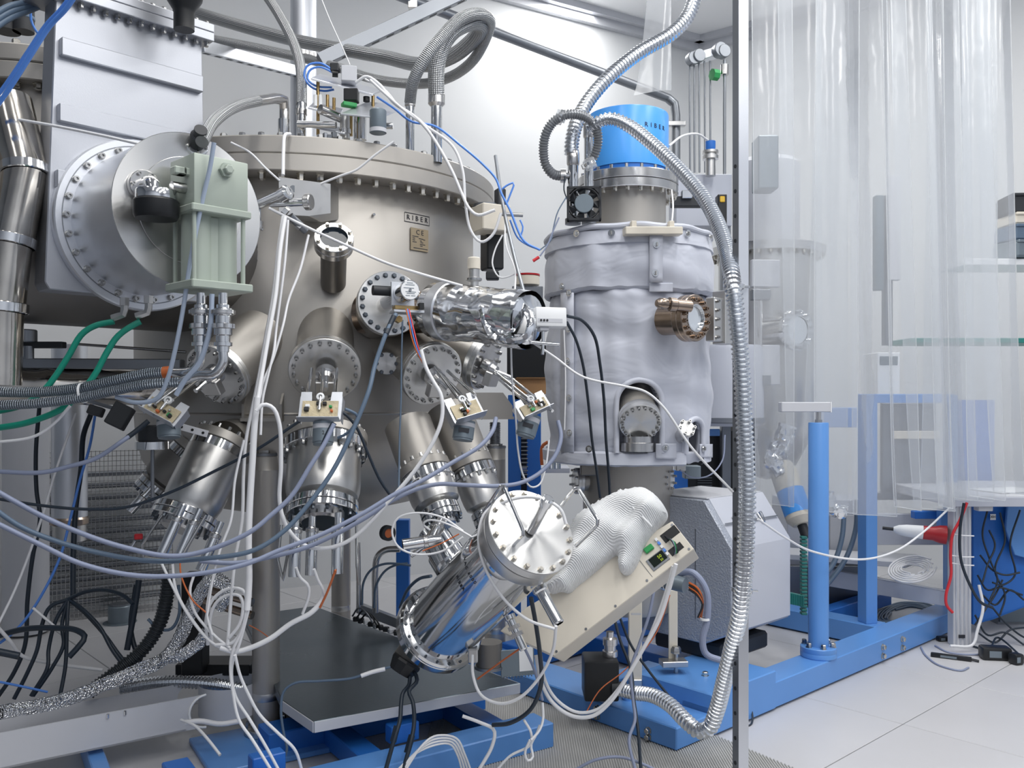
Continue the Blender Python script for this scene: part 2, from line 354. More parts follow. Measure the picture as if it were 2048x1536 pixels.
# ------------------------------------------------------------------ main chamber
CC = (-.868, 3.77); CR = .70; LR = .79; ZT, ZJ, ZB = 2.105, 2.043, 1.985
cm = T(CC[0], CC[1], 0); caz = math.atan2(-CC[1], -CC[0])
ch = thing('vacuum_chamber', 'large round bead-blasted steel chamber with thick bolted lid on four legs', 'vacuum chamber', (CC[0], CC[1], 0))
part('chamber_body', G().lathe(cm, [(CR-.01, ZB), (CR, ZB-.02), (CR, 1.155), (CR+.004, 1.15), (CR, 1.145), (CR-.005, 1.06), (CR-.03, .96), (CR-.10, .86), (CR-.24, .78), (CR-.42, .74), (0, .72)], 96), 'chamber', ch)
part('body_flange', G().lathe(cm, [(CR-.02, ZB), (LR-.003, ZB), (LR, ZB+.003), (LR, ZJ-.003), (LR-.003, ZJ), (0, ZJ)], 128), 'chamber', ch)
lid = part('lid', G().lathe(cm, [(0, ZJ+.001), (LR-.004, ZJ+.001), (LR, ZJ+.005), (LR, ZT-.004), (LR-.004, ZT), (0, ZT+.001)], 128), 'chamber', ch)
bolts(ch, cm @ T(0, 0, ZB) @ MX.Rotation(math.pi, 4, 'X'), .752, 40, .0125, .026, 'nut', 'hex', -caz-1.75, -caz+1.75, 'nut')
bolts(lid, cm @ T(0, 0, ZT), .752, 36, .0125, .018, 'bolt', 'hex', caz-1.6, caz+1.6)
def cylmap(c, r, az, z):
    return lambda v: V((c[0]+(r+v.z)*math.cos(az+v.x/r), c[1]+(r+v.z)*math.sin(az+v.x/r), z+v.y))
def azh(px, py, c, r):
    p = hitc(px, py, c, r); return math.atan2(p.y-c[1], p.x-c[0]), p
# lettering and rating plate
az, p = azh(835, 438, CC, CR)
text(ch, 'RIBER', .026, cylmap(CC, CR+.0008, az, p.z), 'ink', sp=1.75)
g = G(); w2, h2 = .062, .018
for (x0, x1, y0, y1) in ((-w2, w2, h2-.0025, h2), (-w2, w2, -h2, -h2+.0025), (-w2, -w2+.0015, -h2, h2), (w2-.0015, w2, -h2, h2)):
    k = 8; f = cylmap(CC, CR+.001, az, p.z)
    for q in range(k):
        xa, xb = x0+(x1-x0)*q/k, x0+(x1-x0)*(q+1)/k
        g.add([f(V((xa, y0, 0))), f(V((xb, y0, 0))), f(V((xb, y1, 0))), f(V((xa, y1, 0)))], [(0, 1, 2, 3)])
part('letter_frame', g, 'ink', ch)
az, p = azh(838, 480, CC, CR); n = V((math.cos(az), math.sin(az), 0)); pm = tframe(p+n*.003, n)
np_ = part('rating_plate', G().box(pm, .088, .084, .003, .0008), 'plate_tan', ch)
text(np_, 'C E', .026, pm @ T(0, .026, .0018), 'ink')
for x, y, w_ in ((-.022, .010, .03), (-.03, .003, .012), (-.03, -.004, .012), (-.026, -.011, .02), (.006, .004, .022), (.022, .002, .010), (.006, -.004, .010), (.010, -.010, .014), (.014, -.017, .026), (.008, -.023, .012), (.004, -.033, .07)):
    part('print_line', G().box(pm @ T(x, y, .0018), w_, .0028, .0004), 'ink', np_)
# two small studs and weld marks
for x, y in ((746, 430), (758, 852)):
    az, p = azh(x, y, CC, CR if y < 800 else CR-.02); part('stud', G().cyl(frame(p, (math.cos(az), math.sin(az), 0)), .005, -.01, .012, 12), 'bolt', ch)
g = G(); az, p = azh(515, 508, CC, CR); g.box(tframe(p, (math.cos(az), math.sin(az), 0)), .003, .04, .002); part('weld_mark', g, 'satin', ch)
# legs with screw, bracket, foot
def leg(px, d, r, ptop, pbot_z, br=True):
    x = (px-1024)/F*d; m = T(x, d, 0); zt = EYE+(HOR-ptop)/F*d
    o = part('leg', G().lathe(m, [(0, pbot_z), (r*1.0, pbot_z), (r, zt-.05), (r+.001, zt-.048), (r, zt-.046), (r, zt), (r*.7, zt+.004), (0, zt+.004)], 32), 'chamber', ch)
    part('leg_screw', G().tube([V((x, d, zt-.01)), V((x, d, zt+.12))], r*.5, 14, corr=(.008, .0018)), 'aludark', o)
    part('screw_nut', G().lathe(m, [(0, zt+.004), (r*.72, zt+.004), (r*.72, zt+.022), (0, zt+.022)], 6), 'bolt', o)
    part('clamp_collar', G().lathe(m, [(r, zt+.002), (r*1.06, zt+.002), (r*1.06, zt+.012), (r, zt+.012)], 32), 'aludark', o)
    part('leg_band', G().lathe(m, [(r, .14), (r*1.015, .142), (r*1.015, .165), (r, .167)], 32), 'satin', o)
    fz = part('foot', G().lathe(m, [(r, .045), (r*1.5, .045), (r*1.55, .04), (r*1.55, .022), (0, .022)], 32), 'satin', o)
    bolts(fz, m @ T(0, 0, .045), r*1.3, 6, .009, .025)
    return o
leg(532, 3.11, .048, 912, .03); leg(990, 4.0, .048, 897, .03); leg(682, 4.42, .048, 900, .03)
# support brackets above the two front legs (plate boxes with a cut corner)
for px, d, s in ((532, 3.11, 1), (990, 4.0, 1.05)):
    x = (px-1024)/F*d; zb = EYE+(HOR-(842 if px == 532 else 838))/F*d; az = math.atan2(d-CC[1], x-CC[0]); dr = V((math.cos(az), math.sin(az), 0)); tn = V((-dr.y, dr.x, 0))
    c = V((x, d, zb)); g = G()
    g.prism([c-dr*.22-tn*.07, c+dr*.07-tn*.07, c+dr*.07+tn*.07, c-dr*.22+tn*.07], (0, 0, .012))
    for sg in (-1, 1):
        b = c+tn*.066*sg
        g.prism([b-dr*.22, b+dr*.065, b+dr*.065+V((0, 0, .06)), b+dr*.02+V((0, 0, .12)), b-dr*.22+V((0, 0, .12))], tn*.008)
    part('leg_bracket', g, 'chamber', ch)
# ---- ports
def flangeset(parent, o, n, r, th, nb, br=.0065, mat='steel', face='brushed', kind='cap', bk='bolt', hole=None):
    m = frame(o, n)
    f = part('flange', G().lathe(MX.Identity(4), [(0, -th), (r-.002, -th), (r, -th+.002), (r, -th*.53), (r-.0015, -th*.5), (r, -th*.47), (r, -.002), (r-.002, 0), (0, 0)], 48), face, parent, m)
    bolts(f, m, r*.86, nb, br, .012, bk, kind); return f
def nozzle(o, n, r, L, th, mat='chamber', rr=None, name='nozzle'):
    return part(name, G().lathe(frame(o, n), [(r, -th*.5), (r, -L)], 40), mat, ch)
CAM = V((0, 0, EYE))
# (flange centre, normal, flange radius, nozzle radius, nozzle length, bolts)
PB = P(650, 742, 2.90); NB = V((.17, -.84, -.50)).normalized()
nozzle(PB, NB, .098, .34, .03); flangeset(ch, PB, NB, .119, .032, 20)
PA = P(780, 606, 2.93); NA = V((.33, -.93, .06)).normalized()
nozzle(PA, NA, .09, .25, .03); flangeset(ch, PA, NA, .109, .034, 20, .0075, bk='darkbolt', kind='hex')
PC = P(866, 750, 2.98); NC = V((.52, -.74, -.42)).normalized()
nozzle(PC, NC, .092, .40, .03); flangeset(ch, PC, NC, .112, .032, 20)
PD = P(972, 728, 3.12); ND = V((.86, -.38, -.36)).normalized()
nozzle(PD, ND, .078, .45, .03); flangeset(ch, PD, ND, .098, .04, 16)
PE = P(773, 727, 3.0); NE = V((.2, -.96, -.15)).normalized()
nozzle(PE, NE, .02, .14, .012); flangeset(ch, PE, NE, .039, .014, 6, .006, bk='darkbolt', kind='hex')
PG = P(432, 752, 2.92); NG = V((-.34, -.76, -.55)).normalized()
nozzle(PG, NG, .104, .27, .03); flangeset(ch, PG, NG, .115, .032, 20, bk='darkbolt')
PF = P(872, 624, 2.99); NF = V((.9, -.43, -.02)).normalized()
part('nozzle', G().lathe(frame(PF, NF), [(.072, .03), (.072, -.30)], 40), 'copper', ch)
# slotted gusset block under the lid
g = G(); p0 = P(558, 392, 2.94); p1 = P(660, 400, 3.02)
g.prism([P(556, 352, 2.92), P(618, 362, 2.90), P(662, 366, 3.05), P(662, 428, 3.05), P(618, 432, 2.90), P(556, 430, 2.92)], (.02, .10, 0), .003)
part('gusset_block', g, 'satin', ch)
part('gusset_hole', G().cyl(frame(P(586, 378, 2.909), (.1, -1, 0)), .012, -.01, .002, 20), 'aludark', ch)
# block carrying the motor on the right of the lid
g = G(); g.box(T(P(980, 440, 3.35)) @ RZ(.5), .12, .12, .10, .004); part('side_bracket', g, 'cream', ch)

# viewport above
vp = thing('viewport', 'tilted round glass viewport with eight bolts on the chamber front', 'viewport', P(668, 540, 3.05))
VP = P(668, 474, 2.90); NV = V((.18, -.83, .53)).normalized(); m = frame(VP, NV)
part('neck', G().lathe(m, [(.044, -.02), (.044, -.24)], 32), 'chamber_dark', vp)
part('flange', G().lathe(m, [(.044, -.05), (.063, -.05), (.065, -.048), (.065, -.028), (.063, -.025), (.065, -.022), (.065, -.002), (.063, 0), (.046, 0), (.044, -.014)], 40), 'steel', vp)
part('window_pane', G().lathe(m, [(.0445, -.012), (0, -.012)], 32), 'glass', vp)
bolts(vp, m, .0555, 8, .0068, .009, 'nut', 'hex')
# ------------------------------------------------------------------ left pumping assembly
NL = V((.719, -.695, 0)); FD = V((.695, .719, 0))
DC = P(381, 422, 2.45); FC = DC-NL*.30
gv = thing('gate_valve', 'flat ribbed aluminium gate valve body with large round bolted cover flange', 'gate valve', FC+V((0, 0, -.25)))
B0 = FC-NL*.028
def fp(s, z): return B0+FD*s+V((0, 0, z-B0.z))
g = G().prism([fp(-.272, 1.535), fp(-.26, 1.515), fp(.20, 1.515), fp(.215, 1.535), fp(.197, 2.36), fp(-.243, 2.36)], -NL*.09, .003)
part('valve_body', g, 'alu_valve', gv)
tp = part('top_flange', G().prism([fp(-.30, 2.352)+NL*.035, fp(.222, 2.352)+NL*.035, fp(.222, 2.352)-NL*.125, fp(-.30, 2.352)-NL*.125], (0, 0, .028), .002), 'alu_valve', gv)
part('top_cover', G().prism([fp(-.30, 2.381)+NL*.035, fp(.222, 2.381)+NL*.035, fp(.222, 2.381)-NL*.125, fp(-.30, 2.381)-NL*.125], (0, 0, .026), .002), 'alu_valve', gv)
for k in range(15):
    q = fp(-.285+.035*k, 2.352)+NL*.014
    part('bolt', bolt_mesh(.008, .016), 'bolt', tp, frame(q, (0, 0, -1)))
    part('bolt', bolt_mesh(.008, .012), 'bolt', tp, frame(q+V((0, 0, .055)), (0, 0, 1)))
for k, z in enumerate((2.185, 1.995, 1.805)):
    part('rib', G().prism([fp(-.235-.006*k, z), fp(.192-(.1 if k == 2 else 0), z), fp(.192-(.1 if k == 2 else 0), z+.052), fp(-.235-.006*k, z+.052)], NL*.022, .003), 'alu_valve', gv)
m = frame(FC, NL)
fo = part('cover_flange', G().lathe(m, [(.254, -.03), (.258, -.027), (.258, -.004), (.254, 0), (.236, 0), (.235, -.002), (.234, 0), (.20, 0)], 96), 'alu', gv)
bolts(fo, m, .2255, 26, .0085, .014, 'bolt', 'cap')
part('groove', G().lathe(m, [(.2375, .0006), (.2345, .0006)], 96), 'aludark', gv)
dr = thing('drive_drum', 'polished aluminium drum with flat round end cap on the gate valve', 'drum', DC+V((0, 0, -.22)))
part('drum_shell', G().lathe(m, [(.212, .0), (.212, .29), (.214, .292), (.2165, .294), (.2165, .300)], 96), 'brushed2' if False else 'alu', dr)
part('end_cap', G().lathe(MX.Identity(4), [(.2165, -.004), (.217, -.002), (.2155, .0), (0, 0)], 96), 'brushed', dr, frame(DC, NL))
part('inner_cap', G().lathe(MX.Identity(4), [(.15, .0005), (.1485, .002), (0, .002)], 64), 'brushed', dr, frame(DC+NL*.0005, NL))
# rating label on the drum
g = G(); a0 = math.radians(238)
g.v = []; q = []
for i in range(7):
    for z in (.14, .25):
        a = a0+math.radians(i*5.5); q.append(m @ V((.2128*math.cos(a), .2128*math.sin(a), z)))
g.add(q, [(2*i, 2*i+1, 2*i+3, 2*i+2) for i in range(6)]); part('rating_label', g, 'white', dr)
# connector on the drum top with braided conduit root
co = thing('cable_gland', 'black round plug in an aluminium flange on top of the drum cap', 'connector', P(398, 295, 2.44))
cmn = frame(P(392, 296, 2.47), V((.45, -.75, .45)))
part('gland_flange', G().cyl(cmn, .032, 0, .012, 28, .002), 'alu', co); bolts(co, cmn @ T(0, 0, .012), .026, 5, .004, .006)
part('plug_body', G().lathe(cmn, [(.02, .012), (.02, .03), (.024, .03), (.024, .05), (.018, .055), (.018, .075), (0, .075)], 20), 'rubber', co)
# elbow valve with black knob
ev = thing('angle_valve', 'small polished elbow valve with black cup-shaped knob on the drum cap', 'valve', P(291, 460, 2.42))
q = DC-FD*.135+V((0, 0, .045))
em = frame(q, NL); ef = part('valve_flange', G().cyl(em, .042, 0, .018, 32, .002), 'steel', ev); bolts(ef, em @ T(0, 0, .018), .033, 6, .0055, .008, 'bolt', 'cap')
a, b, c = q+NL*.015, q+NL*.07+V((0, 0, -.002)), q+NL*.085+V((0, 0, -.05))
part('elbow', G().tube([a, a.lerp(b, .7), b+V((0, 0, -.012)), c], .021, 18), 'polish', ev)
kz = frame(q+NL*.085+V((0, 0, -.035)), (0, 0, -1))
part('collar', G().lathe(kz, [(.024, -.012), (.05, -.01), (.052, -.006), (.052, .014), (.05, .016), (.024, .016)], 36), 'polish', ev)
part('knob', G().lathe(kz, [(0, .016), (.055, .016), (.0575, .02), (.057, .055), (.052, .065), (0, .067)], 40), 'black', ev)
# pneumatic actuator
ac = thing('pneumatic_actuator', 'sage green pneumatic actuator with twin cylinders in front of the drum', 'actuator', P(425, 585, 2.33))
AC = DC+NL*.10+V((0, 0, .05))+FD*.005
am = tframe(AC, NL)
part('head_block', G().box(am, .155, .135, .14, .004, 2), 'sage', ac)
part('head_plate', G().box(am @ T(0, -.075, .0), .17, .02, .15, .003), 'sage', ac)
part('boss_bolt', G().lathe(am @ T(.01, .035, .07), [(.02, 0), (.02, .012), (.013, .012), (.013, .024), (.01, .026), (0, .026)], 6), 'sage', ac)
for k, (x, y) in enumerate(((-.05, .02), (-.06, .05))): part('lug', G().box(am @ T(x-.04, y-.03*k, .03), .035, .02, .03, .003), 'sage', ac)
for x in (-.036, .036): part('cylinder_barrel', G().cyl(am @ T(x, -.175, .0) @ MX.Rotation(math.pi/2, 4, 'X'), .04, -.09, .09, 28), 'sage', ac)
part('barrel_web', G().box(am @ T(0, -.175, 0), .12, .18, .06, .003), 'sage', ac)
for x in (-.07, .07):
    for z in (-.055, .055): part('tie_rod', G().cyl(am @ T(x, -.175, z) @ MX.Rotation(math.pi/2, 4, 'X'), .006, -.095, .095, 10), 'sage', ac)
part('foot_plate', G().box(am @ T(0, -.275, .0), .175, .022, .16, .003), 'sage', ac)
part('side_port', G().cyl(am @ T(-.085, -.02, .02) @ MX.Rotation(math.pi/2, 4, 'Y'), .014, -.03, .03, 16), 'bolt', ac)
# the two bayonet couplers hanging under it
def coupler(px, d, lab):
    t = thing('hose_coupler', lab, 'coupler', P(px, 700, d)); z = frame(P(px, 586, d), (0, 0, -1)); s = d/F
    pr = [(9, 0), (9, 22), (13, 24), (13, 30), (19, 32), (19, 44), (15, 46), (15, 60), (22, 62), (22, 70), (18, 72), (18, 84), (14, 86), (14, 98), (18, 99), (18, 106), (12, 107), (12, 118)]
    part('coupler_body', G().lathe(z, [(0, 0)]+[(r*s, h*s) for r, h in pr]+[(0, 118*s)], 20), 'polish', t)
    part('lock_ring', G().lathe(z, [(19*s, 33*s), (24*s, 35*s), (24*s, 42*s), (19*s, 43*s)], 20), 'steel', t)
    part('union_nut', G().lathe(z, [(20*s, 61*s), (24*s, 62*s), (24*s, 71*s), (20*s, 72*s)], 6), 'steel', t)
coupler(402, 2.33, 'chrome hose coupler hanging from the actuator, left of the pair'); coupler(446, 2.31, 'chrome hose coupler hanging from the actuator, right of the pair')
for lab, pts in (('bent chrome pipe below the left coupler joining the upper braided hose', [(402, 700, 2.33), (400, 722, 2.33), (388, 740, 2.34), (360, 745, 2.36), (338, 743, 2.38)]),
                 ('bent chrome pipe below the right coupler running under the chamber port', [(446, 700, 2.31), (446, 725, 2.31), (430, 748, 2.31), (400, 750, 2.32), (360, 764, 2.35)])):
    solo('bent_pipe', G().tube([P(*q) for q in pts], .0125, 14), 'polish', lab, 'pipe')
for lab, px, py, d in (('small nickel push-in elbow with green hose, left one under the valve flange', 249, 632, 2.5), ('small nickel push-in elbow with green hose, right one under the valve flange', 297, 628, 2.5)):
    t = thing('push_fitting', lab, 'fitting', P(px, py, d)); z = P(px, py, d)
    part('fitting_elbow', G().tube([z+V((0, 0, .05)), z+V((0, 0, .018)), z+V((-.004, 0, .004)), z+V((-.035, 0, -.006))], .011, 6, bend=False), 'satin', t)
    part('fitting_nut', G().cyl(T(z+V((0, 0, .03))), .0135, 0, .022, 6), 'satin', t)
# pump housing behind
ph = thing('pump_housing', 'dark rounded horizontal steel vessel behind the gate valve', 'vessel', FC-NL*.4+V((0, 0, -.28)))
hc = FC-NL*.40+FD*(-.75)+V((0, 0, -.01))
part('vessel_shell', G().lathe(frame(hc, FD), [(0, -.06), (.15, -.05), (.24, 0), (.275, .07), (.275, 1.35)], 64), 'chamber_dark', ph)
part('vessel_weld', G().lathe(frame(hc, FD), [(.276, .45), (.279, .455), (.276, .46)], 64), 'satin', ph)
cp = thing('cryopump', 'upright steel pump with thick bolted top flange behind the gate valve', 'pump', (-1.60, 3.05, 0))
vc = T(-1.60, 3.0, 0)
part('pump_body', G().lathe(vc, [(0, 1.75), (.27, 1.76), (.27, 2.16), (.26, 2.2)], 64), 'chamber', cp)
for nm, z0, z1 in (('pump_flange', 2.19, 2.245), ('pump_cover', 2.247, 2.30)):
    part(nm, G().lathe(vc, [(0, z0), (.315, z0), (.318, z0+.004), (.318, z1-.004), (.315, z1), (0, z1)], 80), 'chamber', cp)
bolts(cp, vc @ T(0, 0, 2.19) @ MX.Rotation(math.pi, 4, 'X'), .29, 30, .012, .02, 'nut', 'hex', 0, 2*math.pi, 'nut')
bolts(cp, vc @ T(0, 0, 2.30), .29, 30, .012, .02, 'bolt', 'hex')
for k, (px, w_) in enumerate(((14, .04), (47, .032))):
    t = thing('drive_motor', ('black cylindrical motor on top of the upright pump, leftmost' , 'black cylindrical motor on top of the upright pump, beside blue tubing')[k], 'motor', P(px, 66, 2.8))
    z = T(P(px, 64, 2.82))
    part('motor_case', G().lathe(z, [(0, 0), (w_, 0), (w_, .10), (w_*.8, .105), (w_*.8, .14), (0, .14)], 28), 'rubber', t)
    part('motor_ring', G().lathe(z, [(w_*1.02, .04), (w_*1.05, .042), (w_*1.05, .048), (w_*1.02, .05)], 28), 'cable_slate', t)
# black handwheel at the top edge
t = thing('hand_knob', 'dark blue glossy tapered knob on the gate valve cover at the top edge', 'knob', P(368, 40, 2.62))
z = T(P(368, 40, 2.62)); part('knob_stem', G().lathe(z, [(0, -.03), (.03, -.03), (.03, .02), (.033, .03), (.052, .06), (.058, .09), (.055, .16), (0, .17)], 28), 'ceramic' if False else 'black', t)
# shiny taped duct on the far left
du = thing('exhaust_duct', 'shiny taped sheet-metal duct bending down the left edge', 'duct', P(5, 760, 2.46))
dp = [P(18, 205, 2.55), P(50, 342, 2.5), P(22, 482, 2.47), P(6, 615, 2.46), P(2, 770, 2.46)]
for k in range(4):
    part('duct_section', G().tube([dp[k], dp[k+1]], .062-.003*k, 28), 'duct', du)
for k in range(1, 4):
    part('duct_band', G().lathe(frame(dp[k], dp[k+1]-dp[k-1]), [(.062, -.014), (.066, -.012), (.066, .012), (.062, .014)], 32), 'polish', du)
# horizontal foil-wrapped line under the housing
t = thing('wrapped_pipe', 'long foil-wrapped brown pipe running level under the vessel', 'pipe', P(160, 800, 2.95))
part('pipe_wrap', G().tube([P(-40, 772, 2.9), P(120, 772, 2.95), P(330, 776, 3.1)], .062, 24, step=.03, rs=lambda s: 1+.04*math.sin(s*37)+.03*math.sin(s*91)), 'duct', t)
part('support_plate', G().box(T(P(150, 728, 2.95)) @ RZ(.12), .70, .06, .035, .003), 'aludark', t)
t = thing('gauge_block', 'small dark gauge and clamp under the vessel at the left edge', 'gauge', P(55, 715, 2.75))
part('gauge_head', G().cyl(T(P(50, 672, 2.75)), .035, -.02, .02, 24, .003), 'aludark', t); part('gauge_bar', G().box(T(P(75, 690, 2.76)), .17, .03, .02, .002), 'rubber', t); part('gauge_stem', G().cyl(T(P(57, 705, 2.75)), .016, -.02, .02, 16), 'aludark', t)
# thin struts crossing the gap
solo('thin_strut', G().rod(P(150, 688, 3.0), P(372, 704, 3.0), .005), 'steel', 'thin steel rod crossing the gap under the vessel', 'rod')
# tall aluminium ducts by the wall
for nm, px, w_, yt, yb, d, lab in (('wall_duct', 52, 84, 730, 1262, 4.5, 'wide upright grey duct standing by the mesh guard'), ('wall_duct', 139, 66, 690, 1045, 4.35, 'narrow upright aluminium duct beside the wide one, ending above the floor')):
    t = thing(nm, lab, 'duct', P(px, yb, d)); r = w_/2/F*d; z = T((px-1024)/F*d, d, 0); zb = EYE+(HOR-yb)/F*d; zb = max(zb, 0); zt = EYE+(HOR-yt)/F*d
    part('duct_tube', G().lathe(z, [(r, zb), (r, zt)], 40), 'alu' if px > 100 else 'greylight', t)
    if px > 100:
        part('end_ring', G().lathe(z, [(r, zb-.01), (r*1.1, zb-.005), (r*1.1, zb+.02), (r, zb+.03)], 40), 'copper', t)
        part('duct_stub', G().lathe(z, [(0, zb-.09), (r*.93, zb-.09), (r*.93, zb-.01)], 40), 'satin', t)
# wire mesh guard in front of the wall heater
t = thing('mesh_guard', 'square wire mesh guard over a grey wall radiator', 'guard', onz(200, 1236, 0))
A_, B_ = onz(60, 1251, 0), onz(345, 1218, 0); d_ = (B_-A_); nn = V((d_.y, -d_.x, 0)).normalized(); zt = .92; g = G(); h = G()
k = 34
for i in range(k+1): g.box(T(A_+d_*(i/k)+V((0, 0, zt/2))) @ RZ(math.atan2(d_.y, d_.x)), .0032, .0032, zt)
for i in range(34): h.box(T(A_+d_*.5+V((0, 0, .01+zt*i/33.5))) @ RZ(math.atan2(d_.y, d_.x)), d_.length, .0032, .0032)
part('mesh_wire', g, 'bolt', t, kind='stuff'); part('mesh_wire', h, 'bolt', t, kind='stuff')
for i in range(12):
    part('radiator_fin', G().box(T(A_+d_*.55-nn*.10+V((0, 0, .08+.064*i))) @ RZ(math.atan2(d_.y, d_.x)), d_.length*.88, .05, .028, .006), 'aludark', t)
# ------------------------------------------------------------------ right tank with quilted jacket
TC = (.492, 3.72); tm = T(TC[0], TC[1], 0)
def tz(y, d=3.55): return EYE+(HOR-y)/F*d
tk = thing('insulated_tank', 'upright steel tank under a quilted jacket with blue drum on top', 'tank', (TC[0], TC[1], .1))
part('drum_cap', G().lathe(tm, [(.172, 2.165), (.172, 2.395), (.170, 2.40), (0, 2.402)], 64), 'bluecap', tk)
az, p = azh(1312, 252, TC, .172)
text(tk, 'RIBER', .026, cylmap(TC, .1728, az, p.z), 'ink', sp=1.9)
part('cap_skirt', G().lathe(tm, [(.168, 2.13), (.168, 2.17)], 64), 'bluedark', tk)
for nm, z0, z1 in (('neck_flange', 2.062, 2.098), ('neck_cover', 2.0995, 2.138)):
    part(nm, G().lathe(tm, [(.16, z0), (.209, z0), (.212, z0+.003), (.212, z1-.003), (.209, z1), (.16, z1)], 72), 'steel', tk)
bolts(tk, tm @ T(0, 0, 2.138), .196, 20, .007, .016, 'bolt', 'cap'); bolts(tk, tm @ T(0, 0, 2.062) @ MX.Rotation(math.pi, 4, 'X'), .196, 24, .0085, .018, 'nut', 'hex', name='nut')
part('neck', G().lathe(tm, [(.160, 2.062), (.160, 1.86)], 64), 'chamber', tk)
part('lower_column', G().lathe(tm, [(.19, 1.0), (.19, .34), (.185, .32), (0, .32)], 64), 'chamber', tk)
# quilted jacket : displaced shells
def fold(a, z, seed, amp):
    s = 0
    for k, (f1, f2, p) in enumerate(((3, 9, .3), (5, 14, 1.7), (9, 7, 2.9), (13, 22, .8), (7, 30, 4.2))):
        s += math.sin(f1*a+f2*z+p+seed)*math.sin(f2*z*.8-f1*.7*a+seed*2+k)/(1+.35*k)
    return s*amp
def shell(zb, zt, rf, seed, amp, na=150, nz=44, cut=None, th=.018):
    vs = []; fs = []
    for j in range(nz+1):
        z = zb+(zt-zb)*j/nz; e = min(j, nz-j)/nz
        for i in range(na):
            a = 2*math.pi*i/na; r = rf((z-zb)/(zt-zb))+fold(a, z, seed, amp)-.018*max(0, 1-e*14)**2
            vs.append(V((TC[0]+r*math.cos(a), TC[1]+r*math.sin(a), z+fold(a*1.7, z*.3, seed+1, amp*.5)*(1 if e < .1 else .2))))
    for j in range(nz):
        for i in range(na):
            q = (j*na+i, j*na+(i+1) % na, (j+1)*na+(i+1) % na, (j+1)*na+i)
            c = (vs[q[0]]+vs[q[2]])/2
            if cut and cut(c): continue
            fs.append(q)
    k = len(vs); used = fs[:]
    g = G(); g.add(vs, fs)
    return g
def proj(p): return (1024+p.x/p.y*F, HOR-(p.z-EYE)/p.y*F)
ea, ep = azh(1279, 850, TC, .345); eb, _ = azh(1388, 885, TC, .345); ec, _ = azh(1383, 636, TC, .34)
z_arch = tz(850, 3.4)
def cutlow(c):
    a = math.atan2(c.y-TC[1], c.x-TC[0])
    u = (a-ea)*.345; z = c.z
    if abs(u) < .083 and tz(905, 3.4) < z < tz(800, 3.4): return True
    if u*u+(z-tz(805, 3.4))**2 < .083**2 and z > tz(806, 3.4): return True
    u = (a-eb)*.345
    if abs(u) < .05 and tz(908, 3.4) < z < tz(862, 3.4): return True
    if u*u+(z-tz(866, 3.4))**2 < .05**2 and z >= tz(868, 3.4): return True
    u = (a-ec)*.34
    return u*u+(z-tz(637, 3.4))**2 < .066**2
jl = part('jacket_skirt', shell(tz(930, 3.37), tz(572, 3.39), lambda t: .335+.015*math.sin(t*3.0)-.012*t, 1.3, .0085, 280, 120, cutlow), 'cloth', tk)
s_ = jl.modifiers.new('Solidify', 'SOLIDIFY'); s_.thickness = .02; s_.offset = -1
ju = part('jacket_collar', shell(tz(578, 3.37), tz(470, 3.37), lambda t: .352+.012*math.sin(t*3.1)-.012*t, 4.1, .0065, 170, 30), 'cloth', tk)
s_ = ju.modifiers.new('Solidify', 'SOLIDIFY'); s_.thickness = .02; s_.offset = -1
jt = part('jacket_top_band', shell(tz(486, 3.37), tz(452, 3.37), lambda t: .356-.012*t, 2.2, .002, 120, 12), 'cloth', tk)
part('jacket_rim', G().tube([V((TC[0]+(.345+fold(a/10, 1, 3, .002))*math.cos(a/10), TC[1]+.345*math.sin(a/10), tz(450, 3.38)+.003*math.sin(a*1.1))) for a in range(0, 64)], .012, 10, step=.03), 'cloth', tk)
part('jacket_top', G().lathe(tm, [(.35, tz(452, 3.38)), (.30, tz(449, 3.4)), (.155, tz(447, 3.5))], 80), 'cloth', tk)
part('jacket_hem', shell(tz(934, 3.37), tz(905, 3.37), lambda t: .352, 5.2, .005, 150, 8, lambda c: abs((math.atan2(c.y-TC[1], c.x-TC[0])-eb)*.345) < .06), 'cloth', tk)
# straps and turn-button fasteners
def strip(px0, px1, y0, y1, r, name='strap'):
    vs = []; n = 8
    for j in range(n+1):
        for x in (px0, px1):
            p = hitc(x, y0+(y1-y0)*j/n, TC, r); vs.append(p)
    g = G(); g.add(vs, [(2*j, 2*j+1, 2*j+3, 2*j+2) for j in range(n)])
    o = part(name, g, 'cloth', tk); s = o.modifiers.new('Solidify', 'SOLIDIFY'); s.thickness = .006; s.offset = 0; return o
strip(1299, 1325, 470, 565, .371); strip(1122, 1147, 585, 905, .353); strip(1312, 1352, 887, 918, .358); strip(1400, 1424, 888, 915, .355)
strip(1299, 1345, 566, 584, .357)
def button(px, py, r):
    a, p = azh(px, py, TC, r); n = V((math.cos(a), math.sin(a), 0)); m = frame(p, n)
    o = part('fastener', G().lathe(m, [(0, 0), (.014, 0), (.014, .002), (.009, .002), (.009, .004), (0, .004)], 16), 'polish', tk)
    part('fastener_tab', G().box(m @ T(0, 0, .008), .015, .005, .008, .001), 'satin', o)
for px, py, r in ((1153, 467, .358), (1223, 466, .359), (1376, 467, .359), (1420, 474, .358), (1313, 489, .376), (1311, 546, .376), (1138, 586, .36), (1137, 658, .36), (1135, 722, .36), (1138, 796, .36), (1139, 866, .36), (1178, 898, .362), (1331, 896, .364), (1407, 897, .361), (1124, 573, .36)):
    button(px, py, r)
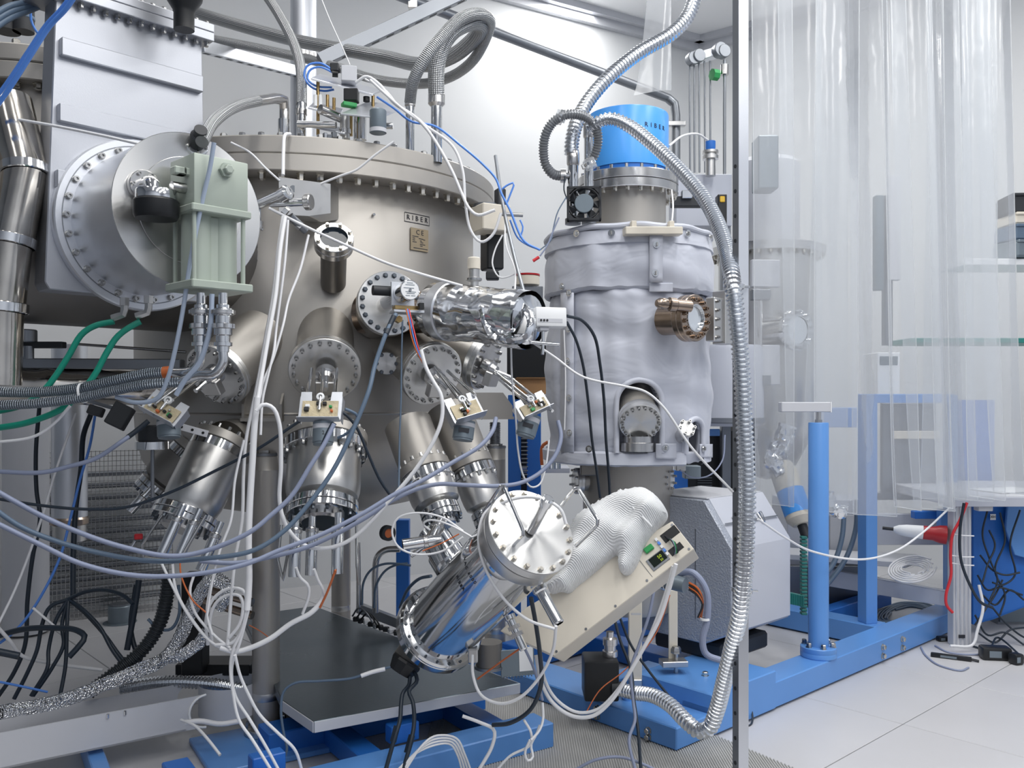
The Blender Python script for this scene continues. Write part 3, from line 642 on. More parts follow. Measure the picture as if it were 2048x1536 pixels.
# bracket bar on the collar
g = G(); A_, B_ = hitc(1248, 463, TC, .385), hitc(1362, 463, TC, .385); d_ = B_-A_; m = frame((A_+B_)/2, d_, (0, 0, 1))
bb = part('handle_bar', g.box(m, .03, .05, d_.length, .003), 'cream', tk)
for s in (-.33, .33): part('handle_stub', G().box(m @ T(.025, -.005, d_.length*s), .03, .028, .02, .002), 'cream', bb)
# arch port
am_n = V((math.cos(ea), math.sin(ea), 0)); PP = P(1281, 846, 3.34); NP = (am_n*.80+V((0, 0, -.50))).normalized()
part('port_tube', G().lathe(frame(PP, NP), [(.073, -.03), (.073, -.2)], 40), 'chamber', tk)
flangeset(tk, PP, NP, .081, .046, 18, .0065)
m = T(PP.x+.0, PP.y+.07, 0); part('port_foot', G().lathe(m, [(.062, tz(872, 3.41)), (.062, tz(884, 3.41)), (.069, tz(885, 3.41)), (.069, tz(902, 3.41)), (0, tz(902, 3.41))], 40), 'steel', tk)
def piping(ac, hw, y0, y1, nm='jacket_piping', r0=.352):
    pts = [(ac, -hw, y0), (ac, -hw, (y0+y1)/2), (ac, -hw, y1)]+[(ac, hw*math.cos(math.pi*(1-k/10)), y1, hw*math.sin(math.pi*k/10)) for k in range(1, 10)]+[(ac, hw, y1), (ac, hw, (y0+y1)/2), (ac, hw, y0)]
    q = []
    for p in pts:
        a = p[0]+p[1]/.345; z = tz(p[2], 3.4)+(p[3] if len(p) > 3 else 0); q.append(V((TC[0]+r0*math.cos(a), TC[1]+r0*math.sin(a), z)))
    part(nm, G().tube(q, .011, 10, step=.01), 'cloth', tk, sharp=60)
piping(ea, .087, 905, 805); piping(eb, .054, 908, 866)
# small angled flange in the second cut-out
PQ = P(1374, 856, 3.37); NQ = (V((math.cos(eb), math.sin(eb), 0))*.7+V((-.3, -.2, .4))).normalized(); flangeset(tk, PQ, NQ, .034, .02, 6, .006)
part('small_tube', G().lathe(frame(PQ, NQ), [(.024, -.01), (.024, -.12)], 24), 'steel', tk)
# copper-toned viewport on the right
v2 = thing('tank_viewport', 'brown-tinted round viewport with knob on the jacketed tank', 'viewport', P(1385, 680, 3.30))
PV = P(1392, 636, 3.27); NV2 = V((.66, -.75, -.02)).normalized(); m = frame(PV, NV2)
part('view_tube', G().lathe(m, [(.06, -.04), (.06, -.15)], 40), 'copper', v2)
part('view_flange', G().lathe(m, [(.05, -.05), (.086, -.05), (.088, -.047), (.088, -.027), (.086, -.025), (.088, -.023), (.088, -.003), (.086, 0), (.052, 0), (.047, -.012)], 48), 'copper', v2)
bolts(v2, m, .07, 16, .0075, .012, 'copper', 'cap'); part('pane', G().lathe(m, [(.049, -.010), (0, -.010)], 32), 'glassclear', v2)
part('pane_ring', G().lathe(m, [(.052, .002), (.047, .002), (.045, -.009)], 40), 'polish', v2)
kn = frame(P(1352, 610, 3.20), V((-.93, -.35, .05)))
part('knob', G().lathe(kn, [(.022, -.06), (.022, 0), (.026, .005), (.026, .03), (.018, .034), (.022, .05), (.02, .07), (.012, .082), (0, .084)], 24), 'copper', v2)
m2 = tframe(P(1432, 640, 3.42), V((.72, -.69, 0))); sp_ = part('side_plate', G().box(m2, .09, .17, .04, .003), 'satin', v2)
for yy in (-.07, -.035, 0, .035, .07): part('bolt', bolt_mesh(.007, .014, 'cap'), 'bolt', sp_, m2 @ T(-.03, yy, .02))
part('side_frame', G().box(tframe(P(1447, 636, 3.46), V((.72, -.69, 0))), .07, .21, .06, .003), 'satin', v2)
# blank flanges on the column
for lab_, px, py, d, n_, r in (('a', 1339, 960, 3.62, V((.75, -.66, 0)), .044), ('b', 1150, 962, 3.66, V((-.95, -.2, 0)), .055)):
    flangeset(tk, P(px, py, d), n_.normalized(), r, .03, 8, .005); part('stub', G().lathe(frame(P(px, py, d), n_), [(r*.75, -.02), (r*.75, -.12)], 24), 'chamber', tk)
part('column_clamp', G().box(T(P(1178, 938, 3.5)), .07, .05, .05, .004), 'chamber_dark', tk)
# fan
fn = thing('cooling_fan', 'square black cooling fan with round hub beside the tank neck', 'fan', P(1168, 440, 3.42))
fm = tframe(P(1168, 408, 3.42), V((-.05, -1, .0))); g = G()
for a in range(4): g.box(fm @ RZ(a*math.pi/2) @ T(0, .062, 0), .134, .01, .03, .002)
for a in range(4): g.prism([fm @ (RZ(a*math.pi/2) @ V(q)) for q in ((.066, .066, -.014), (.066, .03, -.014), (.03, .066, -.014))], fm.to_3x3() @ V((0, 0, .028)))
part('fan_frame', g, 'rubber', fn)
part('fan_ring', G().lathe(fm, [(.06, -.014), (.064, -.014), (.064, .015), (.06, .015), (.06, -.014)], 40), 'rubber', fn)
part('fan_hub', G().cyl(fm, .037, -.012, .016, 32, .002), 'motor', fn)
for a in range(4): part('fan_strut', G().box(fm @ RZ(a*math.pi/2+.6) @ T(.048, 0, -.01), .03, .006, .006), 'rubber', fn)
for a in range(7): part('fan_blade', G().prism([fm @ (RZ(a*.9) @ V(q)) for q in ((.034, -.012, -.006), (.058, -.02, .006), (.058, .014, -.006), (.034, .008, .004))], fm.to_3x3() @ V((0, 0, .002))), 'rubber', fn)
# upright pipes left of the neck
for lab, px, y0, y1, d, r in (('upright polished pipe left of the tank neck, ending in a hose cuff', 1146, 310, 440, 3.46, .021), ('upright polished pipe beside the tank neck, right of the pair', 1178, 255, 440, 3.52, .02)):
    t = thing('upright_pipe', lab, 'pipe', P(px, y1, d)); m = T((px-1024)/F*d, d, 0)
    part('pipe_body', G().lathe(m, [(r, tz(y1, d)), (r, tz(y0, d)), (0, tz(y0, d))], 28), 'polish', t)
    part('pipe_cuff', G().lathe(m, [(r, tz(y0+22, d)), (r*1.2, tz(y0+18, d)), (r*1.2, tz(y0-4, d)), (r*.9, tz(y0-10, d))], 28), 'steel', t)
    part('pipe_base', G().cyl(T((px-1024)/F*d, d, tz(y1+4, d)), r*1.5, -.01, .012, 24), 'aludark', t)
# ------------------------------------------------------------------ effusion cells under the chamber
def cell(lab, o, n, r1, r2, r3, L, rn, Ln, tubes=(), handles=(), nb=18, cat='effusion cell', bodymat='satin', tl=.10, tr=.0155, tdir=None, side=False):
    n = V(n).normalized(); m = frame(o, n); t = thing('effusion_cell', lab, cat, V(o)+n*(L+.05))
    nk = frame(o, V(o)-V((CC[0], CC[1], 1.10))) if side else m
    part('neck', G().lathe(nk, [(rn, -Ln-(.2 if side else 0)), (rn, -.03 if side else -.02)], 40), 'chamber', t)
    for nm, z0, z1, mt in (('upper_flange', -.034, -.002, 'chamber'), ('upper_flange', 0, .034, 'polish')):
        part(nm, G().lathe(m, [(0 if z0 < 0 else r2*.8, z0), (r1-.002, z0), (r1, z0+.002), (r1, z1-.002), (r1-.002, z1), (r2*.8, z1)], 56), mt, t)
    bolts(t, m @ T(0, 0, .034), r1*.91, nb, .0065, .014, 'bolt', 'hex', name='nut'); bolts(t, m @ T(0, 0, -.034) @ MX.Rotation(math.pi, 4, 'X'), r1*.91, nb, .0065, .014, 'bolt', 'cap')
    zb = L-.05
    part('cell_body', G().lathe(m, [(r2, .03), (r2, zb-.06), (r2*.985, zb-.035), (r2*.93, zb-.012), (r3*.80, zb), (r3*.8, zb+.01)], 56), bodymat, t)
    for z0, z1 in ((L-.044, L-.022), (L-.0205, L)):
        part('lower_flange', G().lathe(m, [(0, z0), (r3-.002, z0), (r3, z0+.002), (r3, z1-.002), (r3-.002, z1), (0, z1)], 48), 'polish', t)
    bolts(t, m @ T(0, 0, L), r3*.87, 14, .006, .012, 'bolt', 'hex')
    part('base_plate', G().lathe(m, [(r3*.62, L), (r3*.62, L+.012), (r3*.56, L+.02), (0, L+.02)], 36), 'steel', t)
    td = V(tdir).normalized() if tdir else n
    for q in tubes:
        a = V(q); tm_ = frame(a, td)
        o2 = part('connector_tube', G().lathe(tm_, [(tr*.62, -.055), (tr*.62, -.02), (tr*.9, -.012), (tr, 0), (tr, tl), (tr*.86, tl), (tr*.86, .02), (0, .02)], 22), 'polish', t)
        part('tube_collar', G().lathe(tm_, [(tr*.9, -.016), (tr*1.12, -.014), (tr*1.12, -.004), (tr, -.002)], 22), 'steel', o2)
    for pts in handles:
        part('handle_rod', G().tube([P(*q) for q in pts], .0045, 10, bend=False), 'bolt', t)
    return t
cell('wide effusion cell at centre below the chamber, with three chrome plug tubes', P(650, 893, 2.82), (.07, -.50, -.86), .136, .116, .110, .245, .105, .20,
     [P(591, 1068, 2.60), P(624, 1066, 2.64), P(676, 1062, 2.60)], [[(713, 1040, 2.65), (714, 1130, 2.62), (718, 1170, 2.62)], [(563, 1050, 2.65), (556, 1120, 2.62), (566, 1160, 2.62), (576, 1105, 2.62)]], 20, tdir=(0, -.12, -1), tl=.125, tr=.0175, side=True)
cell('effusion cell right of the centre one, nearer the tilted source', P(853, 950, 2.92), (.36, -.42, -.83), .088, .082, .066, .17, .082, .20, [P(872, 1060, 2.68)], [], 16, tdir=(-.2, -.9, -.45), tl=.06, tr=.02)
cell('rightmost effusion cell, partly behind the handle of the tilted source', P(943, 938, 3.05), (.36, -.30, -.88), .080, .072, .06, .2, .078, .24, [], [], 16)
cell('effusion cell left of the front leg, with three chrome plug tubes', P(440, 893, 2.98), (-.28, -.44, -.85), .098, .098, .108, .29, .085, .16,
     [P(352, 1045, 2.66), P(385, 1052, 2.65), P(428, 1078, 2.66)], [[(325, 1030, 2.7), (284, 1090, 2.68), (287, 1115, 2.68), (330, 1120, 2.68)], [(412, 1030, 2.6), (365, 1110, 2.56), (345, 1112, 2.56)]], 16, tdir=(-.30, -.30, -.9), tl=.10, tr=.0165, side=True)
cell('small dark effusion cell at far left behind the others', P(380, 905, 3.2), (-.62, -.22, -.76), .075, .085, .075, .20, .07, .15, [P(281, 1000, 3.0)], [], 14, tl=.05, bodymat='chamber_dark')
# side feedthroughs with slanted plug tubes
for lab, a, n, L in (('short chrome plug tube lying level beside the right effusion cell', P(862, 1082, 2.62), (-1, -.25, -.10), .085), ('slender chrome plug tube pointing down-left under the right cell', P(838, 1100, 2.63), (-.8, -.3, -.55), .03)):
    t = thing('plug_tube', lab, 'connector', a); m = frame(a, n); r = .0175 if L > .05 else .007
    part('tube_shell', G().lathe(m, [(0, -.03), (r*.8, -.03), (r, 0), (r, L), (r*.85, L), (r*.85, .02), (0, .02)], 22), 'polish', t)
    part('tube_ring', G().lathe(m, [(r, .01), (r*1.14, .012), (r*1.14, .022), (r, .024)], 22), 'steel', t)
# shutter actuators : twin rods, board with parts, motor
def shutter(lab, base, rods, bc, bn, bup, bw, bh, mot, mdir, mr, ml, mtext=None):
    t = thing('shutter_actuator', lab, 'actuator', mot)
    for a, b in rods: part('guide_rod', G().rod(a, b, .0055), 'polish', t)
    m = tframe(bc, bn, bup); br = part('bracket', G().prism([m @ V((x*bw, y*bh, -.002)) for x, y in ((-.5, -.5), (.5, -.5), (.5, .62), (.24, .62), (.22, .25), (-.22, .25), (-.24, .62), (-.5, .62))], m.to_3x3() @ V((0, 0, .004)), .0006), 'alu', t)
    part('bracket_side', G().box(m @ T(-bw/2, 0, -.018), .003, bh*.9, .04, .001), 'alu', br); part('bracket_side', G().box(m @ T(bw/2, 0, -.018), .003, bh*.9, .04, .001), 'alu', br)
    part('bracket_foot', G().box(m @ T(0, -bh/2, .014), bw, .003, .036, .001), 'alu', br)
    pc = part('circuit_board', G().box(m @ T(0, -.006, .006), bw*.86, bh*.62, .003, .0005), 'pcb', t)
    for k in range(7):
        part('component', G().box(m @ T((rnd()-.5)*bw*.62, (rnd()-.5)*bh*.4-.006, .012), .006+.008*rnd(), .006+.006*rnd(), .008+.006*rnd(), .001), ('black', 'white', 'rubber', 'cable_orange', 'black', 'steel', 'green')[k], pc)
    part('ball_end', G().lathe(m @ T(0, bh*.36, .014), [(.006, -.005), (.012, -.004), (.012, .004), (.006, .005), (.006, -.005)], 18), 'white', t)
    part('push_link', G().rod(m @ V((0, bh*.36, .014)), m @ V((0, -bh*.15, .014)), .005), 'polish', t)
    mm = frame(mot, mdir); mo = part('motor_case', G().lathe(mm, [(0, 0), (mr, 0), (mr, ml*.9), (mr*.93, ml*.92), (mr*.93, ml), (mr*.5, ml+.002), (0, ml+.002)], 32), 'motor', t)
    part('motor_band', G().lathe(mm, [(mr*1.012, ml*.12), (mr*1.012, ml*.32)], 32), 'greylight', mo)
    if mtext:
        n_ = V(mdir).normalized(); fx = (CAM-mot).normalized(); fx = (fx-n_*fx.dot(n_)).normalized(); mt_ = tframe(mot+n_*ml*.55+fx*(mr+.0006), fx, -n_)
        if mtext == '#': part('motor_label', G().box(mt_ @ T(0, 0, -.001), mr*1.0, mr*.42, .003), 'ink', mo); return t
        text(mo, mtext, mr*.5, lambda v: mt_ @ V((v.x, v.y, v.z-(mr-math.sqrt(max(mr*mr-v.x*v.x, 0))))), 'ink')
    return t
# the rod cluster in the flange centres (yoke and bellows)
def yoke(px, py, d, n, lab):
    t = thing('shutter_feedthrough', lab, 'feedthrough', P(px, py, d)); m = frame(P(px, py, d), n)
    part('collar', G().lathe(m, [(.034, -.02), (.034, .008), (.026, .012), (.02, .03), (0, .03)], 28), 'steel', t)
    part('clamp', G().box(m @ T(-.03, 0, .02), .05, .07, .03, .003), 'satin', t); part('shaft', G().cyl(m, .008, 0, .09, 14), 'polish', t)
    return t
up = (0, 0, 1)
yoke(652, 752, 2.86, NB, 'bellows feedthrough in the centre front flange'); yoke(872, 758, 2.95, NC, 'bellows feedthrough in the flange right of centre'); yoke(978, 738, 3.08, ND, 'bellows feedthrough in the right-hand angled flange'); yoke(425, 752, 2.86, NG, 'bellows feedthrough in the dark left flange')
shutter('shutter motor unit hanging below the centre front flange', PB, [(P(623, 738, 2.85), P(613, 800, 2.66)), (P(674, 738, 2.85), P(668, 800, 2.66)), (P(646, 738, 2.82), P(644, 800, 2.62))], P(641, 816, 2.62), V((0, -.9, .42)), up, .125, .085, P(647, 845, 2.62), V((.03, -.25, -1)), .031, .068, '2')
bup = (-.55, .1, .8)
shutter('shutter motor unit below the flange right of centre', PC, [(P(870, 735, 2.9), P(915, 795, 2.72)), (P(895, 742, 2.9), P(950, 790, 2.74)), (P(880, 745, 2.9), P(940, 808, 2.7))], P(930, 818, 2.72), V((.25, -.8, .5)), (-.3, 0, 1), .105, .08, P(930, 842, 2.74), V((-.12, -.2, -1)), .033, .062, '#')
shutter('shutter motor unit beside the insulated tank', PD, [(P(990, 745, 3.05), P(1060, 800, 2.86)), (P(1020, 755, 3.05), P(1105, 822, 2.86)), (P(1000, 760, 3.05), P(1060, 812, 2.84))], P(1066, 812, 2.86), V((.2, -.85, .4)), (-.45, 0, 1), .11, .06, P(1062, 830, 2.88), V((-.3, -.2, -1)), .034, .075, '#')
shutter('shutter motor unit at left below the dark port', PG, [(P(385, 740, 2.8), P(320, 795, 2.62)), (P(405, 752, 2.8), P(345, 800, 2.62)), (P(395, 745, 2.78), P(310, 808, 2.6))], P(328, 818, 2.62), V((.1, -.85, .45)), (.5, 0, 1), .12, .07, P(337, 840, 2.64), V((.12, -.2, -1)), .034, .055)
t = thing('shutter_motor', 'dark motor on a polished collar left of the shutter unit', 'motor', P(310, 895, 2.72)); m = T(P(305, 870, 2.72))
part('motor_case', G().cyl(m, .042, -.02, .03, 28, .003), 'rubber', t); part('motor_collar', G().lathe(m, [(.044, -.045), (.05, -.043), (.05, -.02), (.044, -.018)], 28), 'polish', t); part('drive_rod', G().cyl(m, .006, -.2, -.02, 10), 'aludark', t)
t = thing('relay_box', 'small black box tilted behind the left shutter unit', 'box', P(240, 860, 2.75)); part('box_shell', G().box(tframe(P(240, 832, 2.75), V((.2, -1, .2)), (.5, 0, 1)), .06, .075, .04, .003), 'rubber', t); part('box_plug', G().box(tframe(P(192, 822, 2.75), V((.1, -1, .2)), (.3, 0, 1)), .045, .03, .03, .003), 'rubber', t); part('box_bar', G().box(tframe(P(212, 812, 2.77), V((0, -1, 0)), (.3, 0, 1)), .13, .012, .01, .002), 'aludark', t)
# motor on the front right flange
sm = thing('stepper_motor', 'silver round stepper motor on a square plate on the front right flange', 'motor', P(800, 600, 2.8))
mN = V((.42, -.9, .06)).normalized(); m = tframe(P(820, 580, 2.72), mN)
part('motor_drum', G().cyl(m, .032, -.07, 0, 32, .0015), 'polish', sm); part('motor_label', G().cyl(m, .029, 0, .0008, 32), 'white', sm)
for x, y, w_ in ((0, .022, .02), (0, .016, .03), (-.004, .006, .034), (.002, -.006, .034), (.002, -.011, .026), (-.008, -.018, .014), (.010, -.018, .014)): part('print_line', G().box(m @ T(x, y, .001), w_, .0022, .0004), 'motor', sm)
part('shaft_stub', G().cyl(m, .0045, 0, .004, 12), 'aludark', sm)
part('mount_plate', G().box(m @ T(0, 0, -.075), .076, .076, .008, .001), 'alu', sm)
part('gear_tube', G().cyl(m @ T(-.012, -.006, 0), .026, -.20, -.08, 28), 'steel', sm); part('side_body', G().cyl(m @ T(-.04, .012, -.1) @ MX.Rotation(math.pi/2, 4, 'Y'), .016, -.05, .03, 20), 'rubber', sm)
part('terminal_bar', G().box(m @ T(.0, -.05, -.045), .08, .012, .03, .001), 'brass', sm); part('terminal_tray', G().box(m @ T(.005, -.062, -.05), .10, .008, .05, .001), 'alu', sm)
part('limit_switch', G().box(m @ T(.038, -.048, -.01), .016, .02, .02, .001), 'black', sm)
part('terminal_bolt', G().cyl(frame(P(795, 640, 2.86), mN), .012, 0, .02, 6), 'brass', sm)
# foil-wrapped viewport arm, gauge on top, camera
fa = thing('foil_wrapped_port', 'chamber side port wrapped in crumpled aluminium foil', 'port', P(970, 690, 2.85))
def crumple(pts, r, seed, amp=.1, n=26, step=.012, tail=None):
    g = G(); g.tube(pts, r, n, step=step, cap=False)
    random.seed(seed); ph_ = [random.random()*6 for _ in range(12)]
    for i, v in enumerate(g.v):
        k = i//n; s = k/(len(g.v)/n); a = 2*math.pi*(i % n)/n
        f = 1+amp*(math.sin(3*a+ph_[0]+9*s)*.5+math.sin(5*a-17*s+ph_[1])*.35+math.sin(8*a+31*s+ph_[2])*.3+.5*(random.random()-.5))
        if tail: f *= tail(s)
        c = sum((g.v[k*n+j] for j in range(n)), V())/n if False else None
        g.v[i] = (v, f, k)
    cs = [sum((g.v[k*n+j][0] for j in range(n)), V((0, 0, 0)))/n for k in range(len(g.v)//n)]
    g.v = [cs[k]+(v-cs[k])*f for v, f, k in g.v]; return g
A_, B_ = P(884, 622, 2.96), P(1058, 640, 2.72)
part('foil_sleeve', crumple([A_, A_.lerp(B_, .5), B_], .088, 3, .028, tail=lambda s: 1.06+.02*math.sin(s*9)-.10*max(0, s-.6)), 'foil', fa, sharp=22)
part('mouth_panel', G().prism([P(*q) for q in ((970, 622, 2.735), (998, 600, 2.74), (1040, 614, 2.70), (1057, 640, 2.67), (1050, 668, 2.66), (992, 670, 2.70), (979, 650, 2.72))], (.01, .05, 0), .002), 'polish', fa)
part('mouth_rim', crumple([P(*q) for q in ((966, 618, 2.73), (998, 596, 2.74), (1044, 610, 2.70), (1062, 640, 2.66), (1053, 674, 2.65), (990, 676, 2.69), (974, 652, 2.72), (966, 618, 2.73))], .012, 9, .35, 10, .008), 'foil', fa, sharp=20)
part('foil_collar', G().lathe(frame(A_, B_-A_), [(.094, .0), (.099, .004), (.099, .045), (.094, .05)], 40), 'alu', fa)
part('end_flange', G().lathe(frame(A_, B_-A_), [(.07, -.03), (.095, -.028), (.095, .004), (.07, .006)], 40), 'foil', fa)
part('foil_end', G().lathe(frame(B_, B_-A_), [(.088, -.03), (.078, -.004), (.04, .010), (0, .014)], 20), 'foil', fa)
t = thing('ion_gauge', 'cream topped ion gauge standing on the foil-wrapped port', 'gauge', P(947, 575, 2.9)); z = T(P(948, 575, 2.9)); s = 2.9/F
part('gauge_body', G().lathe(z, [(0, 0), (9*s, 0), (9*s, 12*s), (14*s, 13*s), (14*s, 19*s), (11*s, 20*s), (11*s, 36*s), (0, 36*s)], 24), 'satin', t); part('gauge_cap', G().lathe(z, [(0, 36*s), (13*s, 37*s), (13*s, 58*s), (11*s, 60*s), (0, 60*s)], 24), 'cream', t); part('gauge_flange', G().cyl(z, 16*s, 14*s, 18*s, 20), 'bolt', t)
t = thing('camera_box', 'small white camera box on a tripod stem by the foil-wrapped port', 'camera', P(1078, 710, 2.72)); m = tframe(P(1098, 636, 2.72), V((.28, -.95, .08)))
part('camera_case', G().box(m, .10, .06, .05, .004, 2), 'white', t); part('case_face', G().box(m @ T(-.005, -.012, .0255), .08, .012, .001), 'greylight', t)
for x in (-.035, -.025, -.015): part('socket', G().cyl(m @ T(x, -.012, .025), .0035, 0, .003, 10), 'black', t)
part('foot_block', G().box(m @ T(-.02, -.036, 0), .03, .012, .03, .002), 'greylight', t); part('stem', G().rod(m @ V((-.02, -.04, 0)), m @ V((-.024, -.115, 0)), .005), 'polish', t); part('cross_arm', G().rod(m @ V((-.06, -.077, 0)), m @ V((.03, -.083, 0)), .006), 'polish', t)
# ------------------------------------------------------------------ tilted cracker source, its controller and the glove
SD = P(1064, 1062, 2.40); ST = P(884, 1252, 2.83); SN = (SD-ST).normalized(); SL = (SD-ST).length
so = thing('tilted_source', 'large tilted polished cylinder with bolted end cap and wire handles', 'source', ST+V((0, 0, -.15)))
m = frame(ST, SN)
part('source_shell', G().lathe(m, [(.118, 0), (.118, SL-.075)], 72), 'polish', so)
part('tail_flange', G().lathe(m, [(0, -.045), (.125, -.045), (.142, -.04), (.144, -.037), (.144, -.008), (.142, -.005), (.142, 0), (.136, .008), (.128, .010), (.118, .012)], 72), 'polish', so)
bolts(so, m @ T(0, 0, .009), .129, 20, .004, .005, 'darkbolt', 'cap')
part('front_flange', G().lathe(m, [(.118, SL-.078), (.127, SL-.077), (.129, SL-.072), (.129, SL-.036), (.127, SL-.034), (.118, SL-.032)], 72), 'satin', so)
part('seal_wire', G().lathe(m, [(.1275, SL-.035), (.1285, SL-.033), (.1275, SL-.031)], 72), 'ink', so)
cap = part('end_cap', G().lathe(MX.Identity(4), [(.118, -.031), (.129, -.031), (.131, -.028), (.131, -.002), (.129, 0), (0, 0)], 72), 'brushed', so, frame(SD, SN))
bolts(cap, frame(SD, SN), .117, 18, .0072, .010, 'nut', 'hex')
fmx = frame(SD, SN)
part('stem_tube', G().lathe(frame(P(1062, 1062, 2.39), V((.32, -.5, .70))), [(.014, 0), (.014, .10), (.017, .102), (.017, .125), (.012, .128), (0, .128)], 20), 'polish', so)
for pts in ([(966, 1028, 2.47), (1002, 972, 2.36), (1008, 972, 2.36), (1046, 1062, 2.30), (1046, 1070, 2.30), (1000, 1118, 2.42)], [(1124, 1010, 2.42), (1148, 978, 2.34), (1156, 976, 2.34), (1195, 1040, 2.28), (1194, 1050, 2.28), (1152, 1092, 2.38)]):
    part('wire_handle', G().tube([P(*q) for q in pts], .0052, 12, bend=False), 'polish', so)
# lettering wrapped round the shell
def wrap(s, size, along, a0, mat='ink'):
    text(so, s, size, lambda v: m @ V(((.1186+v.z)*math.cos(a0+v.x/.1186), (.1186+v.z)*math.sin(a0+v.x/.1186), along+v.y)), mat, sp=1.25)
def wrap2(s, size, along, a0):
    text(so, s, size, lambda v: m @ V(((.1186+v.z)*math.cos(a0-v.x/.1186), (.1186+v.z)*math.sin(a0-v.x/.1186), along+v.y)), 'ink')
def angof(px, py):                                  # angle round the shell of a pixel near it
    best = None
    for k in range(360):
        a = math.radians(k)
        for j in range(0, 20):
            q = m @ V((.118*math.cos(a), .118*math.sin(a), SL*j/20)); nrm = m.to_3x3() @ V((math.cos(a), math.sin(a), 0))
            if nrm.dot(CAM-q) < 0: continue
            x, y = proj(q); e = (x-px)**2+(y-py)**2
            if best is None or e < best[0]: best = (e, a, SL*j/20)
    return best[1], best[2]
a1, l1 = angof(940, 1141); wrap('VAC 6000', .0165, l1, a1)
a1, l1 = angof(921, 1166); wrap('RIBER', .0165, l1, a1)
# tail port, plugs, side fittings
part('tail_port', G().lathe(frame(P(838, 1285, 2.86), V((-.55, -.1, -.75))), [(.045, -.06), (.045, .03), (.05, .03), (.05, .04), (.047, .04), (.047, .075), (0, .078)], 28), 'chamber_dark', so)
part('tail_plug', G().lathe(frame(P(815, 1320, 2.82), V((-.5, -.2, -.8))), [(0, 0), (.05, 0), (.052, .008), (.045, .03), (.04, .045), (0, .05)], 10), 'black', so)
for nm, a, b, r in (('side_fitting', (1018, 1230, 2.58), (1048, 1300, 2.55), .013), ('side_fitting', (1078, 1175, 2.45), (1118, 1248, 2.40), .017)):
    A_, B_ = P(*a), P(*b); L_ = (B_-A_).length
    o = part(nm, G().lathe(frame(A_, B_-A_), [(0, 0), (r*1.3, 0), (r*1.3, .012), (r, .016), (r, L_-.004), (r*.8, L_), (r*.8, L_-.02), (0, L_-.02)], 22), 'polish', so)
    if r < .015:
        for k in (.3, .5): part('fitting_nut', G().lathe(frame(A_.lerp(B_, k), B_-A_), [(r, 0), (r*1.6, 0), (r*1.6, .012), (r, .012)], 6), 'steel', o)
part('clamp_foot', G().box(T(P(946, 1310, 2.72)), .03, .03, .045, .004), 'satin', so)
# connecting port towards the chamber
part('side_port', G().lathe(frame(P(905, 1130, 2.72), V((-.45, .55, .55))), [(.05, -.08), (.05, .0), (.058, .0), (.058, .05), (.05, .05), (.05, .14)], 36), 'polish', so)
# cream controller arm
cb = thing('controller_box', 'long cream metal control box lying tilted behind the source', 'control box', P(1150, 1300, 2.75))
cA, cB, cC, cD = P(1344, 1042, 2.66), P(1388, 1098, 2.60), P(1109, 1312, 2.60), P(1000, 1262, 2.70)
cD2 = P(1052, 1215, 2.70)
cn = (cB-cC).cross(cA-cC).normalized(); cn = cn if cn.y < 0 else -cn
part('box_shell', G().prism([cA, cB, cC, cD, cD2], -cn*.10, .002), 'cream', cb)
ex = (cB-cC).normalized(); ey = cn.cross(ex); ey = ey if ey.z > 0 else -ey
bmx = MX.Identity(4)
for i in range(3): bmx[i][0], bmx[i][1], bmx[i][2], bmx[i][3] = ex[i], ey[i], cn[i], 0
def onface(px, py, off=0):                          # point of the front face seen at pixel
    d = V(((px-1024)/F, 1, (HOR-py)/F)); k = (cC-CAM).dot(cn)/d.dot(cn); return CAM+d*k+cn*off
def facebox(name, px, py, w_, h_, t_, mat, par=cb, off=0, bev=.0006):
    q = bmx.copy(); c = onface(px, py, off)
    for i in range(3): q[i][3] = c[i]
    return part(name, G().box(q, w_, h_, t_, bev), mat, par), q
facebox('seam_line', 1288, 1132, .0015, .085, .001, 'aludark')
dsp, q = facebox('display', 1316, 1120, .062, .040, .004, 'aludark'); 
o, _ = facebox('display_glass', 1316, 1118, .050, .030, .003, 'screen', dsp, .002); text(dsp, '50', .014, q @ T(.010, .004, .005), 'ledyellow'); text(dsp, '50', .010, q @ T(.010, -.008, .005), 'ledyellow')
o, _ = facebox('power_switch', 1298, 1098, .030, .018, .010, 'green', cb, .003, .002)
for k in range(5): facebox('terminal', 1313+k*5.5, 1080+k*7, .008, .010, .006, 'cable_blue' if k % 2 else 'white', cb, .003)
facebox('recess', 1340, 1068, .055, .030, .002, 'black'); facebox('recess', 1352, 1098, .045, .022, .002, 'black')
for k in range(4): part('wire', G().tube([onface(1330+k*4, 1072+k*3, .004), onface(1345+k*3, 1085+k*2, .022), onface(1352+k*2, 1098+k*3, .018), onface(1348+k*2, 1110-k, .004)], .0022, 6), ('rubber', 'cable_grey', 'green', 'rubber')[k], cb)
for px, py in ((1294, 1161), (1231, 1212), (1172, 1258), (1113, 1303), (1378, 1098), (1344, 1050)):
    part('screw', G().cyl(frame(onface(px, py), cn), .004, 0, .0015, 8), 'aludark', cb)
part('badge', G().box(tframe(P(1272, 1228, 2.66), V((0, -1, 0))), .03, .006, .004, .001), 'greylight', cb)
